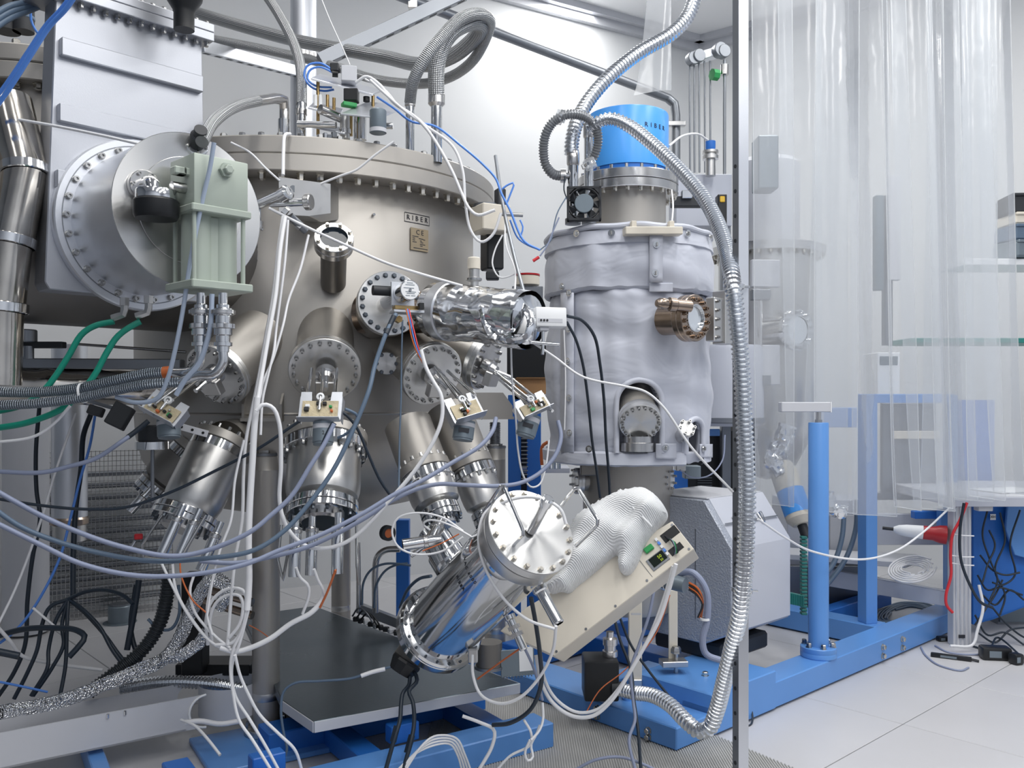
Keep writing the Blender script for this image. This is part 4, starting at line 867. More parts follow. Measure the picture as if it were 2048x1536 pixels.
# knitted glove : one skinned mesh
def skin(name, verts, edges, radii, mat, parent, sub=2, root=0):
    me = bpy.data.meshes.new(name); me.from_pydata([V(v) for v in verts], edges, []); me.materials.append(MT(mat))
    o = bpy.data.objects.new(name, me); col.objects.link(o); s = o.modifiers.new('Skin', 'SKIN'); s.use_smooth_shade = True
    for i, r in enumerate(radii): me.skin_vertices[0].data[i].radius = r if isinstance(r, tuple) else (r, r); me.skin_vertices[0].data[i].use_root = i == root
    b = o.modifiers.new('Subdivision', 'SUBSURF'); b.levels = sub; b.render_levels = sub
    WM[o] = MX.Identity(4)
    if parent: o.parent = parent; o.matrix_basis = WM[parent].inverted()
    return o
gl = thing('knit_glove', 'white knitted work glove draped over the cream control box', 'glove', P(1210, 1170, 2.5))
out = [(1287, 977), (1312, 992), (1330, 1015), (1334, 1034), (1318, 1056), (1300, 1076), (1288, 1098), (1276, 1128), (1262, 1148), (1248, 1150), (1238, 1136), (1236, 1112), (1222, 1118), (1196, 1140), (1172, 1160), (1156, 1172), (1140, 1186), (1122, 1184), (1104, 1188), (1098, 1174), (1112, 1158), (1128, 1130), (1134, 1095), (1142, 1055), (1160, 1030), (1190, 1010), (1220, 997), (1250, 983)]
from mathutils.geometry import delaunay_2d_cdt
dense = []
for k in range(len(out)):
    p0, p1, p2, p3 = out[k-1], out[k], out[(k+1) % len(out)], out[(k+2) % len(out)]
    for j in range(4):
        t = j/4; dense.append(tuple(.5*(2*p1[i]+(p2[i]-p0[i])*t+(2*p0[i]-5*p1[i]+4*p2[i]-p3[i])*t*t+(3*p1[i]-p0[i]-3*p2[i]+p3[i])*t**3) for i in (0, 1)))
nD = len(dense); pts = [V(p).to_2d() for p in [(*q, 0) for q in dense]]
def dist_out(x, y): return min(math.hypot(x-a, y-b) for a, b in dense)
for yy in range(976, 1192, 5):
    for xx in range(1096, 1338, 5):
        if dist_out(xx, yy) > 3.5: pts.append(V((xx+(yy % 2)*2.5, yy, 0)).to_2d())
vo, _, fo_, *_r = delaunay_2d_cdt(pts, [], [tuple(range(nD))], 1, 1e-4)
vs = []
for q in vo:
    x, y = q; e = dist_out(x, y); h = math.sqrt(max(0, 1-(1-min(e/44, 1))**2))
    vs.append(onface(x, y, .004+.072*h+h*(.010*math.sin(x*.06+y*.035)+.008*math.sin(x*.035-y*.08)+.005*math.sin(x*.13+y*.1))))
g = G(); g.add(vs, [tuple(f) for f in fo_]); o0 = len(g.v); g.add([onface(*p, -.012) for p in dense], [tuple(range(nD))])
g.f += [(k, o0+k, o0+(k+1) % nD, (k+1) % nD) for k in range(nD)]
part('glove_body', g, 'knit', gl, sharp=70)
cu_ = [onface(x, y, .02+.05*math.sin(math.pi*i/8)) for i, (x, y) in enumerate(((1240, 986), (1252, 1000), (1266, 1016), (1278, 1032), (1292, 1046), (1304, 1058), (1310, 1064), (1312, 1066), (1313, 1067)))]
part('glove_seam', G().tube(cu_[:7], .0035, 8), 'white', gl)
# ------------------------------------------------------------------ dark steel plate and the frame under the chamber
zp = .20
st = thing('work_plate', 'dark brushed steel table plate with light edge under the chamber', 'table', (-.55, 3.3, 0))
pp = [(-.767, 2.917), (-.616, 2.72), (.028, 3.09), (-.96, 4.25), (-1.25, 4.05)]
part('plate_top', G().prism([V((x, y, zp)) for x, y in pp], (0, 0, -.036), .002), 'plate', st)
for a, b in ((0, 1), (1, 2), (2, 3)):
    A_, B_ = V((*pp[a], zp-.018)), V((*pp[b], zp-.018)); d_ = B_-A_; n_ = V((d_.y, -d_.x, 0)).normalized()
    part('plate_edge', G().box(T((A_+B_)/2+n_*.001) @ RZ(math.atan2(d_.y, d_.x)), d_.length-.002, .004, .034, .001), 'greylight', st)
part('plate_stand', G().box(T(-.62, 3.35, .075) @ RZ(.6), .5, .4, .15, .005), 'black', st)
bf = thing('chamber_frame', 'blue steel floor frame under the main chamber', 'frame', (-.6, 3.3, 0))
def beam(par, a, b, w_, h_, z0, mat='blue', name='beam', bev=.004):
    a, b = V(a), V(b); d_ = b-a; return part(name, G().box(T((a+b)/2+V((0, 0, z0+h_/2))) @ RZ(math.atan2(d_.y, d_.x)), d_.length, w_, h_, bev), mat, par)
e1 = onz(1108, 1497, 0); dB = V((.83, .557, 0)); e0 = e1-dB*1.25
nB = V((-dB.y, dB.x, 0))
beam(bf, e0+nB*.06, e1+nB*.06, .12, .085, 0.004); beam(bf, e1-dB*.85+nB*.5, e1+nB*.5, .12, .085, .004, 'bluedark')
for s in (.15, .62, 1.15): beam(bf, e1-dB*s+nB*.12, e1-dB*s+nB*.44, .08, .07, .006, 'bluedark', 'cross_beam')
for s, w_ in ((.5, .10), (.95, .10)): part('upright', G().box(T(e1-dB*s+nB*.16+V((0, 0, .115))) @ RZ(.59), w_, .05, .06, .003), 'bluedark', bf)
part('foot_plate', G().box(T(-.86, 3.02, .011) @ RZ(.55), .42, .34, .018, .003), 'blue', bf)
beam(bf, (-1.22, 2.62, 0), (-1.55, 3.15, 0), .05, .07, .002)
# grey cable tray on the left
ty = thing('cable_tray', 'long light grey cable tray with a round cut-out at its end', 'cable tray', onz(200, 1500, .1))
t0_, t1_ = onz(-60, 1552, .09), onz(372, 1462, .09); d_ = (t1_-t0_).normalized(); n_ = V((-d_.y, d_.x, 0)); L_ = (t1_-t0_).length
def trayface(o):
    bm = bmesh.new(); n = 24; pts = [V((0, 0)), ]
    prof = [(0, 0), (L_+.02, 0)]
    for k in range(9): a = -math.pi/2-math.pi*k/8; prof.append((L_+.065+.055*math.cos(a), .055+.055*math.sin(a)))
    prof += [(L_+.02, .11), (0, .11)]
    bm.free(); return [o+d_*x+V((0, 0, z)) for x, z in prof]
part('tray_side', G().prism(trayface(t0_), n_*.006), 'greylight', ty); part('tray_side', G().prism(trayface(t0_+n_*.16), n_*.006), 'greylight', ty)
part('tray_floor', G().prism([t0_, t1_, t1_+n_*.16, t0_+n_*.16], (0, 0, .006)), 'greylight', ty)
part('tray_rim', G().tube([t1_+d_*(.065+.055*math.cos(a/8*math.pi+math.pi/2))+V((0, 0, .055+.055*math.sin(a/8*math.pi+math.pi/2)))-n_*.002 for a in range(9)], .004, 8), 'white', ty)
part('tray_bend', G().lathe(T(t1_+d_*.17+n_*.1), [(.10, .0), (.10, .11)], 32), 'greylight', ty)
for s in (.58, .66): part('tray_clip', G().box(T(t0_+d_*(L_*s*1.05)+V((0, 0, .10))), .008, .012, .016, .002), 'polish', ty)
# ------------------------------------------------------------------ right blue frame and what stands on it
rk = thing('blue_rack', 'long blue steel floor frame carrying the insulated tank', 'frame', C0)
part('beam', rbox(G(), 0, .20, 0, 1.15, .008, .085), 'blue', rk)
part('beam', rbox(G(), .20, 2.45, 0, .13, .008, .108), 'blue', rk)
part('beam_block', rbox(G(), .20, .62, -.004, .34, .008, .155), 'blue', rk)
part('cross_beam', rbox(G(), 1.72, 1.84, .13, 1.1, .008, .108), 'blue', rk)
part('cross_beam', rbox(G(), .62, .74, .13, 1.1, .008, .09), 'bluedark', rk)
part('beam', rbox(G(), .20, 2.6, 1.0, 1.13, .008, .108), 'bluedark', rk)
part('cross_beam', rbox(G(), .20, .50, .45, .53, .008, .10), 'blue', rk)
part('beam', rbox(G(), 1.84, 2.6, .45, .53, .02, .10), 'bluedark', rk)
for u, v, z in ((0, .12, .045), (0, .12, .022), (0, .36, .06), (0, .36, .03)): part('bolt', bolt_mesh(.011, .016), 'bolt', rk, frame(R(-.0, v, z), -U))
for u, z in ((1.52, .075), (1.52, .035), (1.72, .075), (1.72, .035)): part('bolt', bolt_mesh(.012, .016), 'nut', rk, frame(R(u, 0, z), -W_))
part('bolt', bolt_mesh(.012, .016), 'bolt', rk, frame(R(.36, .14, .155), (0, 0, 1)))
part('adjuster_boss', G().cyl(T(R(.10, .30, 0)), .022, .085, .12, 24), 'blue', rk)
# adjusting screw with yoke (right of the tank foot)
t = thing('levelling_strut', 'flat cream bar on a levelling screw beside the tank foot', 'strut', P(1352, 1345, 3.35)); q = P(1352, 1345, 3.35)
part('screw', G().cyl(T(q), .008, -.08, .09, 12), 'bolt', t); part('screw_nut', G().lathe(T(q+V((0, 0, .075))), [(.02, 0), (.02, .015), (.014, .025), (0, .028)], 6), 'bolt', t); part('jam_nut', G().cyl(T(q), .014, -.045, -.02, 6), 'bolt', t)
part('cross_bar', G().box(T(q+V((-.01, 0, .038))) @ RZ(.1), .10, .06, .022, .002), 'satin', t); part('flat_bar', G().box(T(P(1346, 1258, 3.37)), .034, .012, .30, .002), 'cream', t); part('boss', G().cyl(T(q), .028, -.11, -.055, 24), 'blue', t)
for lab, px, py0, py1, d, w_ in (('tall cream support post under the control box', 1270, 1180, 1358, 3.35, .05),):
    t = thing('support_post', lab, 'post', P(px, py1, d)); zt, zb = tz(py0, d), tz(py1, d)
    part('post_bar', G().box(T((px-1024)/F*d, d, (zt+zb)/2), w_, .03, zt-zb, .002), 'cream', t); part('post_base', G().box(T((px-1024)/F*d, d, zb-.02), .05, .05, .05, .003), 'satin', t)
# rotary pump in the shadow under the control box
t = thing('rotary_pump', 'black square pump with ribbed metal neck under the control box', 'pump', P(1205, 1400, 3.22)); d = 3.22
part('pump_case', G().box(T(P(1200, 1352, d)), .125, .14, .145, .008, 2), 'black', t); part('pump_neck', G().lathe(T(P(1220, 1312, d)), [(0, 0), (.028, 0), (.028, .02), (.022, .022), (.022, .04), (.027, .042), (.027, .065), (.014, .07), (.014, .09), (0, .09)], 24), 'steel', t)
part('pump_port', G().cyl(frame(P(1236, 1378, 3.16), (1, -.2, 0)), .026, -.02, .03, 20), 'rubber', t)
# hammered grey pump box : octagonal profile extruded along the frame
gb = thing('ion_pump_box', 'big grey hammered-paint box with chamfered edges on the blue frame', 'pump box', R(.7, .35, .1))
u0, u1 = .505, .925
prof = [(.12, .29), (.12, .62), (.25, .80), (.56, .80), (.69, .64), (.69, .29), (.56, .225), (.25, .225)]
part('box_body', G().prism([R(u0, v, z) for v, z in prof], U*(u1-u0), .004), 'hammer', gb)
pr2 = [(.118, .295), (.118, .62), (.249, .803), (.35, .803), (.35, .795), (.256, .795), (.126, .615), (.126, .295)]
part('side_cover', G().prism([R(u0+.035, v, z) for v, z in pr2], U*(u1-u0-.03), .001), 'grey', gb)
part('top_cover', G().prism([R(u0+.02, .25, .802), R(u1-.01, .25, .802), R(u1-.01, .56, .802), R(u0+.02, .56, .802)], (0, 0, .006), .001), 'greylight', gb)
for u in (.62, .80):
    n_ = (W_*-.81+V((0, 0, .58))).normalized(); m = tframe(R(u, .176, .712), n_); c = part('latch', G().box(m, .018, .05, .008, .002), 'polish', gb); part('latch_hook', G().tube([m @ V((-.006, -.02, .008)), m @ V((-.006, .022, .012)), m @ V((.006, .022, .012)), m @ V((.006, -.02, .008))], .002, 6, bend=False), 'steel', c)
part('cover_seam', G().prism([R(u0+.035, .176, .712), R(u1, .176, .712), R(u1, .172, .708), R(u0+.035, .172, .708)], (W_*-.003)), 'aludark', gb)
part('panel_seam', G().box(T(R(u0-.001, .29, .5)) @ RZ(math.atan2(U.y, U.x)), .002, .003, .36), 'aludark', gb)
part('box_skid', G().box(RM @ T(.71, .36, .19), .34, .34, .07, .01), 'rubber', gb)
t = thing('hose_connector', 'dark plug with bundled wires on the grey pump box', 'connector', P(1375, 1190, 3.2)); A_, B_ = P(1325, 1160, 3.2), P(1378, 1172, 3.14)
part('plug_flange', G().cyl(frame(A_, B_-A_), .036, 0, .02, 28, .002), 'steel', t); bolts(t, frame(A_, B_-A_) @ T(0, 0, .02), .03, 6, .005, .008); part('plug_sleeve', G().cyl(frame(A_, B_-A_), .028, .02, .09, 24), 'motor', t)
for k in range(4): part('plug_wire', G().tube([B_+V((0, 0, .012-.008*k)), P(1395, 1176+5*k, 3.12), P(1405, 1200+3*k, 3.12), P(1402-k*2, 1235, 3.13)], .004, 7), ('cable_orange', 'rubber', 'cable_orange', 'rubber')[k], t)
solo('conduit', G().tube([P(1350, 1150, 3.2), P(1385, 1145, 3.14), P(1412, 1180, 3.12), P(1414, 1240, 3.12), P(1405, 1280, 3.12), P(1412, 1308, 3.12), P(1445, 1322, 3.12)], .012, 12), 'cable_grey', 'grey conduit arching from the plug down to the blue frame', 'conduit')
solo('cable_tie', G().lathe(frame(P(1410, 1238, 3.12), (0, 0, 1)), [(.014, -.004), (.017, -.004), (.017, .004), (.014, .004)], 20), 'white', 'white cable tie round the grey conduit', 'cable tie')
# blue column on the front beam
bc = thing('blue_column', 'round blue steel column with bolted base flange on the long beam', 'column', R(1.067, .065, .108)); q = R(1.067, .065, 0); m = T(q)
part('column_tube', G().lathe(m, [(.042, .13), (.042, 1.10), (.040, 1.104), (0, 1.104)], 40), 'blue', bc)
bo = part('base_flange', G().lathe(m, [(0, .108), (.073, .108), (.075, .111), (.075, .128), (.074, .130), (.075, .132), (.075, .15), (.072, .153), (0, .153)], 48), 'blue', bc); bolts(bo, m @ T(0, 0, .153), .059, 6, .011, .02)
part('adjust_screw', G().cyl(m, .011, 1.10, 1.15, 14), 'steel', bc); part('screw_collar', G().cyl(m, .016, 1.104, 1.116, 6), 'bolt', bc)
part('carry_bar', G().box(T(q+V((-.06, 0, 1.17))), .21, .05, .042, .003), 'greylight', bc); part('bar_end', G().box(T(q+V((.045, -.0005, 1.17))), .004, .052, .044), 'white', bc)
# second tank behind the curtain
t2 = thing('rear_tank', 'grey steel tank with round viewport standing behind the clear curtain', 'tank', R(1.8, .65, .1)); Q = R(1.72, .72, 0); m = T(Q)
def z2(y, d=4.35): return EYE+(HOR-y)/F*d
part('tank_shell', G().lathe(m, [(0, z2(485)), (.25, z2(486)), (.25, z2(850)), (.2, z2(900)), (.12, z2(960)), (0, z2(970))], 56), 'satin', t2)
part('tank_flange', G().lathe(m, [(.25, z2(478)), (.30, z2(478)), (.30, z2(495)), (.25, z2(495))], 56), 'steel', t2); bolts(t2, m @ T(0, 0, z2(495)) @ MX.Rotation(math.pi, 4, 'X'), .28, 30, .01, .016, 'nut')
part('tank_head', G().lathe(m, [(.17, z2(478)), (.17, z2(300)), (.15, z2(290)), (0, z2(290))], 40), 'greylight', t2)
pv = P(1597, 660, 4.22); nv = V((.45, -.88, 0)).normalized(); mv = frame(pv, nv)
part('view_tube', G().lathe(mv, [(.075, -.2), (.075, 0)], 36), 'steel', t2); part('view_flange', G().lathe(mv, [(.06, -.03), (.10, -.03), (.102, -.027), (.102, -.003), (.10, 0), (.066, 0)], 44), 'polish', t2); bolts(t2, mv, .086, 16, .008, .014, 'polish', 'cap'); part('view_pane', G().lathe(mv, [(.066, -.004), (0, -.004)], 32), 'glassclear', t2)
for y0, y1 in ((520, 575), (690, 770)): part('clamp_plate', G().box(tframe(P(1530, (y0+y1)/2, 4.2), V((.1, -1, 0))), .14, (y1-y0)/F*4.2, .03, .004), 'greylight', t2)
part('tie_screw', G().cyl(T(P(1521, 640, 4.18)), .009, -.14, .14, 12), 'steel', t2)
for y in (590, 760): part('screw_block', G().box(T(P(1521, y, 4.18)), .09, .04, .05, .003), 'aludark', t2)
part('control_head', G().box(T(P(1530, 330, 4.3)), .10, .12, .26, .006), 'motor', t2)
t = thing('slanted_cylinder', 'slanted cream gas cylinder with a blue label behind the blue column', 'cylinder', P(1605, 1060, 4.15)); A_, B_ = P(1560, 925, 4.15), P(1604, 1050, 4.0)
part('cylinder_body', G().lathe(frame(A_, B_-A_), [(0, 0), (.05, .01), (.062, .05), (.062, (B_-A_).length-.03), (.04, (B_-A_).length), (0, (B_-A_).length)], 32), 'cream', t)
mm = frame(A_, B_-A_); L_ = (B_-A_).length; part('cylinder_label', G().lathe(mm, [(.0628, L_-.17), (.0628, L_-.05)], 32), 'bluecap', t)
part('cylinder_plug', G().rod(B_, B_+(B_-A_).normalized()*.06, .022), 'rubber', t)
t = thing('foil_wrap', 'crumpled aluminium foil bundle hanging from the rear tank', 'foil', P(1560, 930, 4.1)); part('foil_lump', crumple([P(1575, 850, 4.1), P(1562, 890, 4.1), P(1545, 920, 4.1), P(1560, 945, 4.1)], .038, 21, .3, 18, .012), 'foil', t, sharp=20)
t = thing('foil_elbow', 'small foil-wrapped elbow fitting just right of the blue column', 'fitting', P(1680, 1030, 4.1)); part('elbow_wrap', crumple([P(1655, 985, 4.1), P(1662, 1015, 4.1), P(1690, 1025, 4.1)], .03, 22, .25, 16, .01), 'foil', t, sharp=20)
# ---- blue service frame, grey beams and desk further right
sf = thing('service_frame', 'blue square-tube frame with dark panels behind the curtain', 'frame', P(1740, 1245, 4.27)); d = 4.27
def pbox(par, name, px0, px1, py0, py1, d, th, mat, rz=0, bev=.003):
    a, b = P(px0, py1, d), P(px1, py0, d); return part(name, G().box(T((a+b)/2+V((0, th/2, 0))) @ RZ(rz), b.x-a.x, th, b.z-a.z, bev), mat, par)
pbox(sf, 'frame_post', 1727, 1754, 788, 1248, d, .066, 'blue', .3); pbox(sf, 'frame_post', 1896, 1916, 790, 1226, 4.9, .06, 'blue'); pbox(sf, 'frame_rail', 1725, 1910, 788, 806, 4.75, .05, 'blue'); pbox(sf, 'frame_rail', 1640, 1730, 815, 855, 4.5, .05, 'blue'); pbox(sf, 'dark_panel', 1764, 1872, 806, 985, 4.85, .03, 'aludark'); pbox(sf, 'frame_rail', 1740, 1900, 985, 1000, 4.85, .04, 'aludark'); pbox(sf, 'panel_strip', 1786, 1880, 862, 878, 4.83, .02, 'cream')
pbox(sf, 'side_panel', 1905, 1990, 800, 985, 5.1, .03, 'bluedark')
pbox(sf, 'lower_shelf', 1752, 1905, 1028, 1090, 4.7, .04, 'grey'); pbox(sf, 'blue_bracket', 1830, 1885, 1023, 1038, 4.45, .05, 'bluedark'); pbox(sf, 'blue_bracket', 1882, 1902, 1020, 1056, 4.4, .05, 'blue')
gd_ = thing('grey_channel', 'light grey steel channel lying along the floor behind the blue columns', 'channel', onz(1780, 1250, 0))
a, b = P(1650, 1155, 4.75), P(1912, 1190, 4.3)
part('channel_web', G().prism([P(1640, 1136, 4.8), P(1912, 1186, 4.33), P(1912, 1216, 4.33), P(1640, 1170, 4.8)], (.02, .02, 0), .002), 'grey', gd_); part('channel_lip', G().prism([P(1640, 1136, 4.8), P(1912, 1186, 4.33), P(1912, 1183, 4.5), P(1640, 1133, 5.0)], (0, 0, -.004)), 'grey', gd_)
part('channel_top', G().prism([P(1576, 1108, 4.75), P(1812, 1125, 4.55), P(1845, 1112, 4.7), P(1830, 1108, 4.9), P(1576, 1095, 4.95)], (0, 0, -.03), .003), 'greylight', gd_)
rc = thing('server_cabinet', 'grey metal cabinet standing behind the blue column', 'cabinet', P(1690, 1130, 5.0)); pbox(rc, 'cabinet_body', 1575, 1740, 1000, 1130, 5.0, .3, 'grey'); pbox(rc, 'cabinet_door', 1660, 1725, 1030, 1125, 4.99, .01, 'greylight'); pbox(rc, 'cabinet_base', 1500, 1735, 1132, 1222, 4.95, .3, 'aludark')
t = thing('cable_chain', 'teal plastic cable chain standing beside the blue column', 'cable chain', P(1607, 1235, 3.95))
for k in range(22): part('chain_link', G().box(T(P(1607, 1075+k*7.2, 3.95)), .026, .03, .012, .002), 'teal', t)
for k in range(9): part('chain_link', G().box(T(P(1576+k*3.6, 1195+.8*k, 3.92)), .007, .03, .05, .001), 'teal', t)
# red and white plug
t = thing('plug_connector', 'white and red bulb-shaped connector resting on the grey beam', 'connector', P(1830, 1088, 4.35)); A_, B_ = P(1765, 1056, 4.4), P(1893, 1070, 4.3); L_ = (B_-A_).length; m = frame(A_, B_-A_)
part('plug_tip', G().lathe(m, [(0, 0), (.008, 0), (.008, .05), (0, .05)], 14), 'rubber', t); part('plug_white', G().lathe(m, [(.012, .05), (.024, .075), (.03, .11), (.034, .185), (0, .185)], 24), 'white', t); part('plug_red', G().lathe(m, [(.034, .186), (.034, .23), (.044, .26), (.046, .29), (.036, L_), (0, L_+.004)], 24), 'red', t)
# desk
dk = thing('desk', 'white lab desk with ribbed aluminium leg at the right edge', 'desk', onz(1925, 1293, 0)); q = onz(1925, 1293, 0); d = q.y
lg = part('leg', G().box(T(q+V((0, .03, (z2(1010, d))/2))), .088, .06, z2(1010, d), .003), 'greylight', dk)
for k in range(4): part('leg_rib', G().box(T(q+V((-.03+.02*k, -.001, z2(1010, d)/2))), .008, .006, z2(1010, d)-.02, .001), 'alu', lg)
part('leg_sticker', G().box(T(q+V((-.005, -.004, .05))), .03, .004, .016), 'ink', lg)
part('desk_top', G().box(T(q+V((.55, .35, z2(1000, d)))) @ RZ(-.02), 1.25, .8, .05, .004), 'greylight', dk); part('desk_edge', G().box(T(q+V((.55, -.06, z2(1001, d)))), 1.25, .01, .045, .002), 'grey', dk)
part('cable_bracket', G().box(T(q+V((.09, -.02, z2(1014, d)))), .07, .05, .03, .003), 'greylight', dk)
bp = thing('cable_enclosure', 'deep blue metal panel with tangled cables under the desk', 'panel', P(2010, 1250, 4.5)); a, b = P(1946, 1256, 4.45), P(2090, 1012, 4.45)
part('panel_sheet', G().prism([P(1946, 1012, 4.45), P(2100, 1012, 4.5), P(2100, 1195, 4.5), P(1985, 1240, 4.45), P(1946, 1250, 4.45)], (0, .04, 0), .003), 'bluedark', bp); part('panel_arc', G().prism([P(2016, 1012, 4.42), P(2100, 1012, 4.46), P(2100, 1130, 4.46), P(2030, 1110, 4.42), P(2012, 1060, 4.42)], (0, .02, 0), .003), 'blue', bp)
st_ = part('sticker', G().box(T(P(1986, 1034, 4.445)), .028, .002, .03), 'white', bp); text(st_, 'XH', .018, tframe(P(1986, 1034, 4.442), V((0, -1, 0))), 'ink')
t = thing('pc_tower', 'grey computer tower standing on the floor under the desk', 'computer', onz(2030, 1250, 0)); pbox(t, 'tower_case', 1995, 2110, 1150, 1250, 4.68, .3, 'aludark'); pbox(t, 'tower_face', 2000, 2100, 1160, 1245, 4.67, .01, 'motor')
# shelf and things on the desk behind the curtain
sh = thing('wall_shelf', 'white wall shelf with binders at the right edge', 'shelf', P(2020, 690, 5.0)); pbox(sh, 'shelf_board', 1930, 2140, 517, 530, 5.0, .3, 'white'); pbox(sh, 'shelf_board', 1820, 2140, 676, 686, 5.0, .3, 'teal'); pbox(sh, 'shelf_upright', 1770, 1786, 390, 690, 5.05, .05, 'aludark')
for k, (x0, x1, y0, y1, m_, lab, nm, ct) in enumerate(((2026, 2075, 388, 425, 'rubber', 'dark box lying on top of the wall shelf pile', 'storage_box', 'box'), (2030, 2080, 426, 448, 'cream', 'beige folder in the wall shelf pile', 'folder', 'folder'), (2026, 2085, 450, 480, 'cable_slate', 'slate blue bag in the wall shelf pile', 'storage_bag', 'bag'), (2024, 2090, 482, 514, 'motor', 'grey case at the bottom of the wall shelf pile', 'storage_case', 'case'))):
    t = thing(nm, lab, ct, P(x0, y1, 4.98)); pbox(t, 'body', x0, x1, y0, y1, 4.98, .2, m_, .1*(k-1), .012); pbox(t, 'lid', x0+4, x1-6, y0-3, y0+3, 4.97, .2, m_, .1*(k-1), .004)
t = thing('instrument_case', 'white instrument case on the desk behind the curtain', 'instrument', P(1790, 740, 4.9)); pbox(t, 'case_body', 1755, 1800, 705, 790, 4.9, .2, 'white'); pbox(t, 'case_panel', 1760, 1796, 712, 730, 4.895, .01, 'motor')
t = thing('desk_monitor', 'dark monitor seen blurred behind the curtain', 'monitor', P(1780, 680, 5.0)); pbox(t, 'screen_panel', 1752, 1768, 390, 580, 5.0, .05, 'motor'); pbox(t, 'screen_edge', 1780, 1802, 350, 560, 5.02, .04, 'greylight')
t = thing('paper_stack', 'sheets of white paper on the desk under the curtain hem', 'paper', P(2000, 985, 4.4))
for k in range(4): part('sheet', G().box(T(P(1998+6*k, 992-4*k, 4.45)) @ RZ(.2*k-.3), .30, .21, .004), 'white', t)
# black adapters on the floor
for lab, px, py, sx, sy, sz, rz in (('black power adapter block on the floor at the right edge', 1990, 1318, .13, .07, .06, -.15), ('black plug next to the adapter block at the right edge', 2032, 1328, .05, .05, .05, .3), ('slim black inline connector lying on the floor', 1902, 1318, .17, .022, .02, -.5), ('small black clip lying against the desk foot', 1886, 1282, .06, .03, .025, .2)):
    q = onz(px, py, 0); t = thing('power_adapter' if 'block' in lab else 'floor_connector', lab, 'adapter' if 'block' in lab else 'connector', q); m = T(q+V((0, 0, sz/2))) @ RZ(rz)
    part('body', G().box(m, sx, sy, sz, sz*.2, 2), 'black', t); part('strain_relief', G().tube([m @ V((sx/2, 0, 0)), m @ V((sx/2+.03, 0, -.004))], .006, 8), 'rubber', t); part('label_patch', G().box(m @ T(-.01, -sy/2, 0), sx*.4, .001, sz*.5), 'motor', t)
# ------------------------------------------------------------------ slotted post, strip curtain
ps = thing('slotted_post', 'grey galvanised slotted angle post in the foreground', 'post', (.70, 2.62, 0)); d = 2.62; zt = 2.75
part('post_face', G().box(T((1487-1024)/F*d, d, zt/2), px2m(20, d), .003, zt, .0005), 'alu', ps)
part('post_flank', G().prism([P(1477, 0, d)*1, P(1465, 0, d+.045), P(1465, 0, d+.048), P(1477, 0, d+.003)], (0, 0, -3.2), 0) if False else G().prism([V(((1477-1024)/F*d, d, 0)), V(((1465-1024)/F*(d+.04), d+.04, 0)), V(((1465-1024)/F*(d+.04)+.003, d+.04, 0)), V(((1478-1024)/F*d, d+.002, 0))], (0, 0, zt)), 'aludark', ps)
xa = ((1471-1024)/F)*(d+.02)
for k in range(26):
    zz = .03+k*.075; part('slot', G().cyl(frame(V((xa-.0008, d+.02, zz)), V((-.9, -.35, 0))), .006, -.001, .0012, 10), 'rubber', ps)
cu = thing('strip_curtain', 'clear hanging PVC strip curtain on the right', 'curtain', (1.6, 3.95, .7))
random.seed(5)
def sheet(pxs, pb, d, seed, zt=3.9, pxtop=None, yb=1020, ndir=1):
    n = 14; nz = 26; vs = []; fs = []
    for j in range(nz+1):
        s = j/nz
        for i in range(n+1):
            u = i/n; xb = pxs[0]+(pxs[1]-pxs[0])*u
            xt = (pxtop[0]+(pxtop[1]-pxtop[0])*u) if pxtop else xb
            dd = d+.02*math.sin(u*math.pi*1.1+seed)+.012*math.sin(5*s+seed*2+u*2)*(1-s)
            x = ((xb+(xt-xb)*s**.7)-1024)/F*d+.010*math.sin(3*s+seed)*(1-s)
            zb = EYE+(HOR-(yb[0]+(yb[1]-yb[0])*u if isinstance(yb, tuple) else yb))/F*d
            vs.append(V((x, dd, zb+(zt-zb)*s)))
    for j in range(nz):
        for i in range(n): fs.append((j*(n+1)+i, j*(n+1)+i+1, (j+1)*(n+1)+i+1, (j+1)*(n+1)+i))
    g = G(); g.add(vs, fs); return g
S = [((1512, 1588), (1500, 1580), 1010, 3.92), ((1576, 1640), (1556, 1640), 1018, 3.98), ((1632, 1718), (1632, 1722), 1024, 3.90), ((1706, 1800), (1690, 1770), 1030, 3.98), ((1790, 1838), (1758, 1800), 1017, 3.92), ((1826, 1905), (1776, 1850), 1018, 3.98), ((1880, 1912), (1840, 1885), 1014, 3.93), ((1905, 1962), (1872, 1930), 998, 3.99), ((1940, 2000), (1915, 1970), 996, 3.92), ((1985, 2052), (1950, 2012), 985, 3.99), ((1600, 1700), (1640, 1700), 1012, 4.06), ((1840, 1990), (1860, 1990), 1000, 4.08)]
for k, (b_, t_, y, d) in enumerate(S):
    gs = sheet(b_, None, d, k*1.7, 3.9, t_, (y-3, y+4)); cs = part('curtain_strip', gs, 'pvc', cu)
    for i in (0, 14): part('strip_edge_highlight', G().tube([gs.v[j*15+i] for j in range(0, 27, 2)], .0022, 5, step=.08), 'pvc_highlight', cs)  # whiter beads added as painted highlight lines along the strip edges
    part('strip_edge_highlight', G().tube([gs.v[i] for i in range(0, 15, 2)], .0018, 5, step=.03), 'pvc_highlight', cs)
part('curtain_rail', G().box(T(1.65, 3.98, 3.92), 1.6, .05, .05, .003), 'alu', cu)
# short strip left over near the hose
t = thing('strip_end', 'short clear plastic strip hanging in front of the wall pipe', 'curtain strip', P(1300, 188, 4.6)); part('loose_strip', sheet((1264, 1338), None, 4.6, 2.0, 3.9, (1318, 1345), (190, 183)), 'pvc', t)
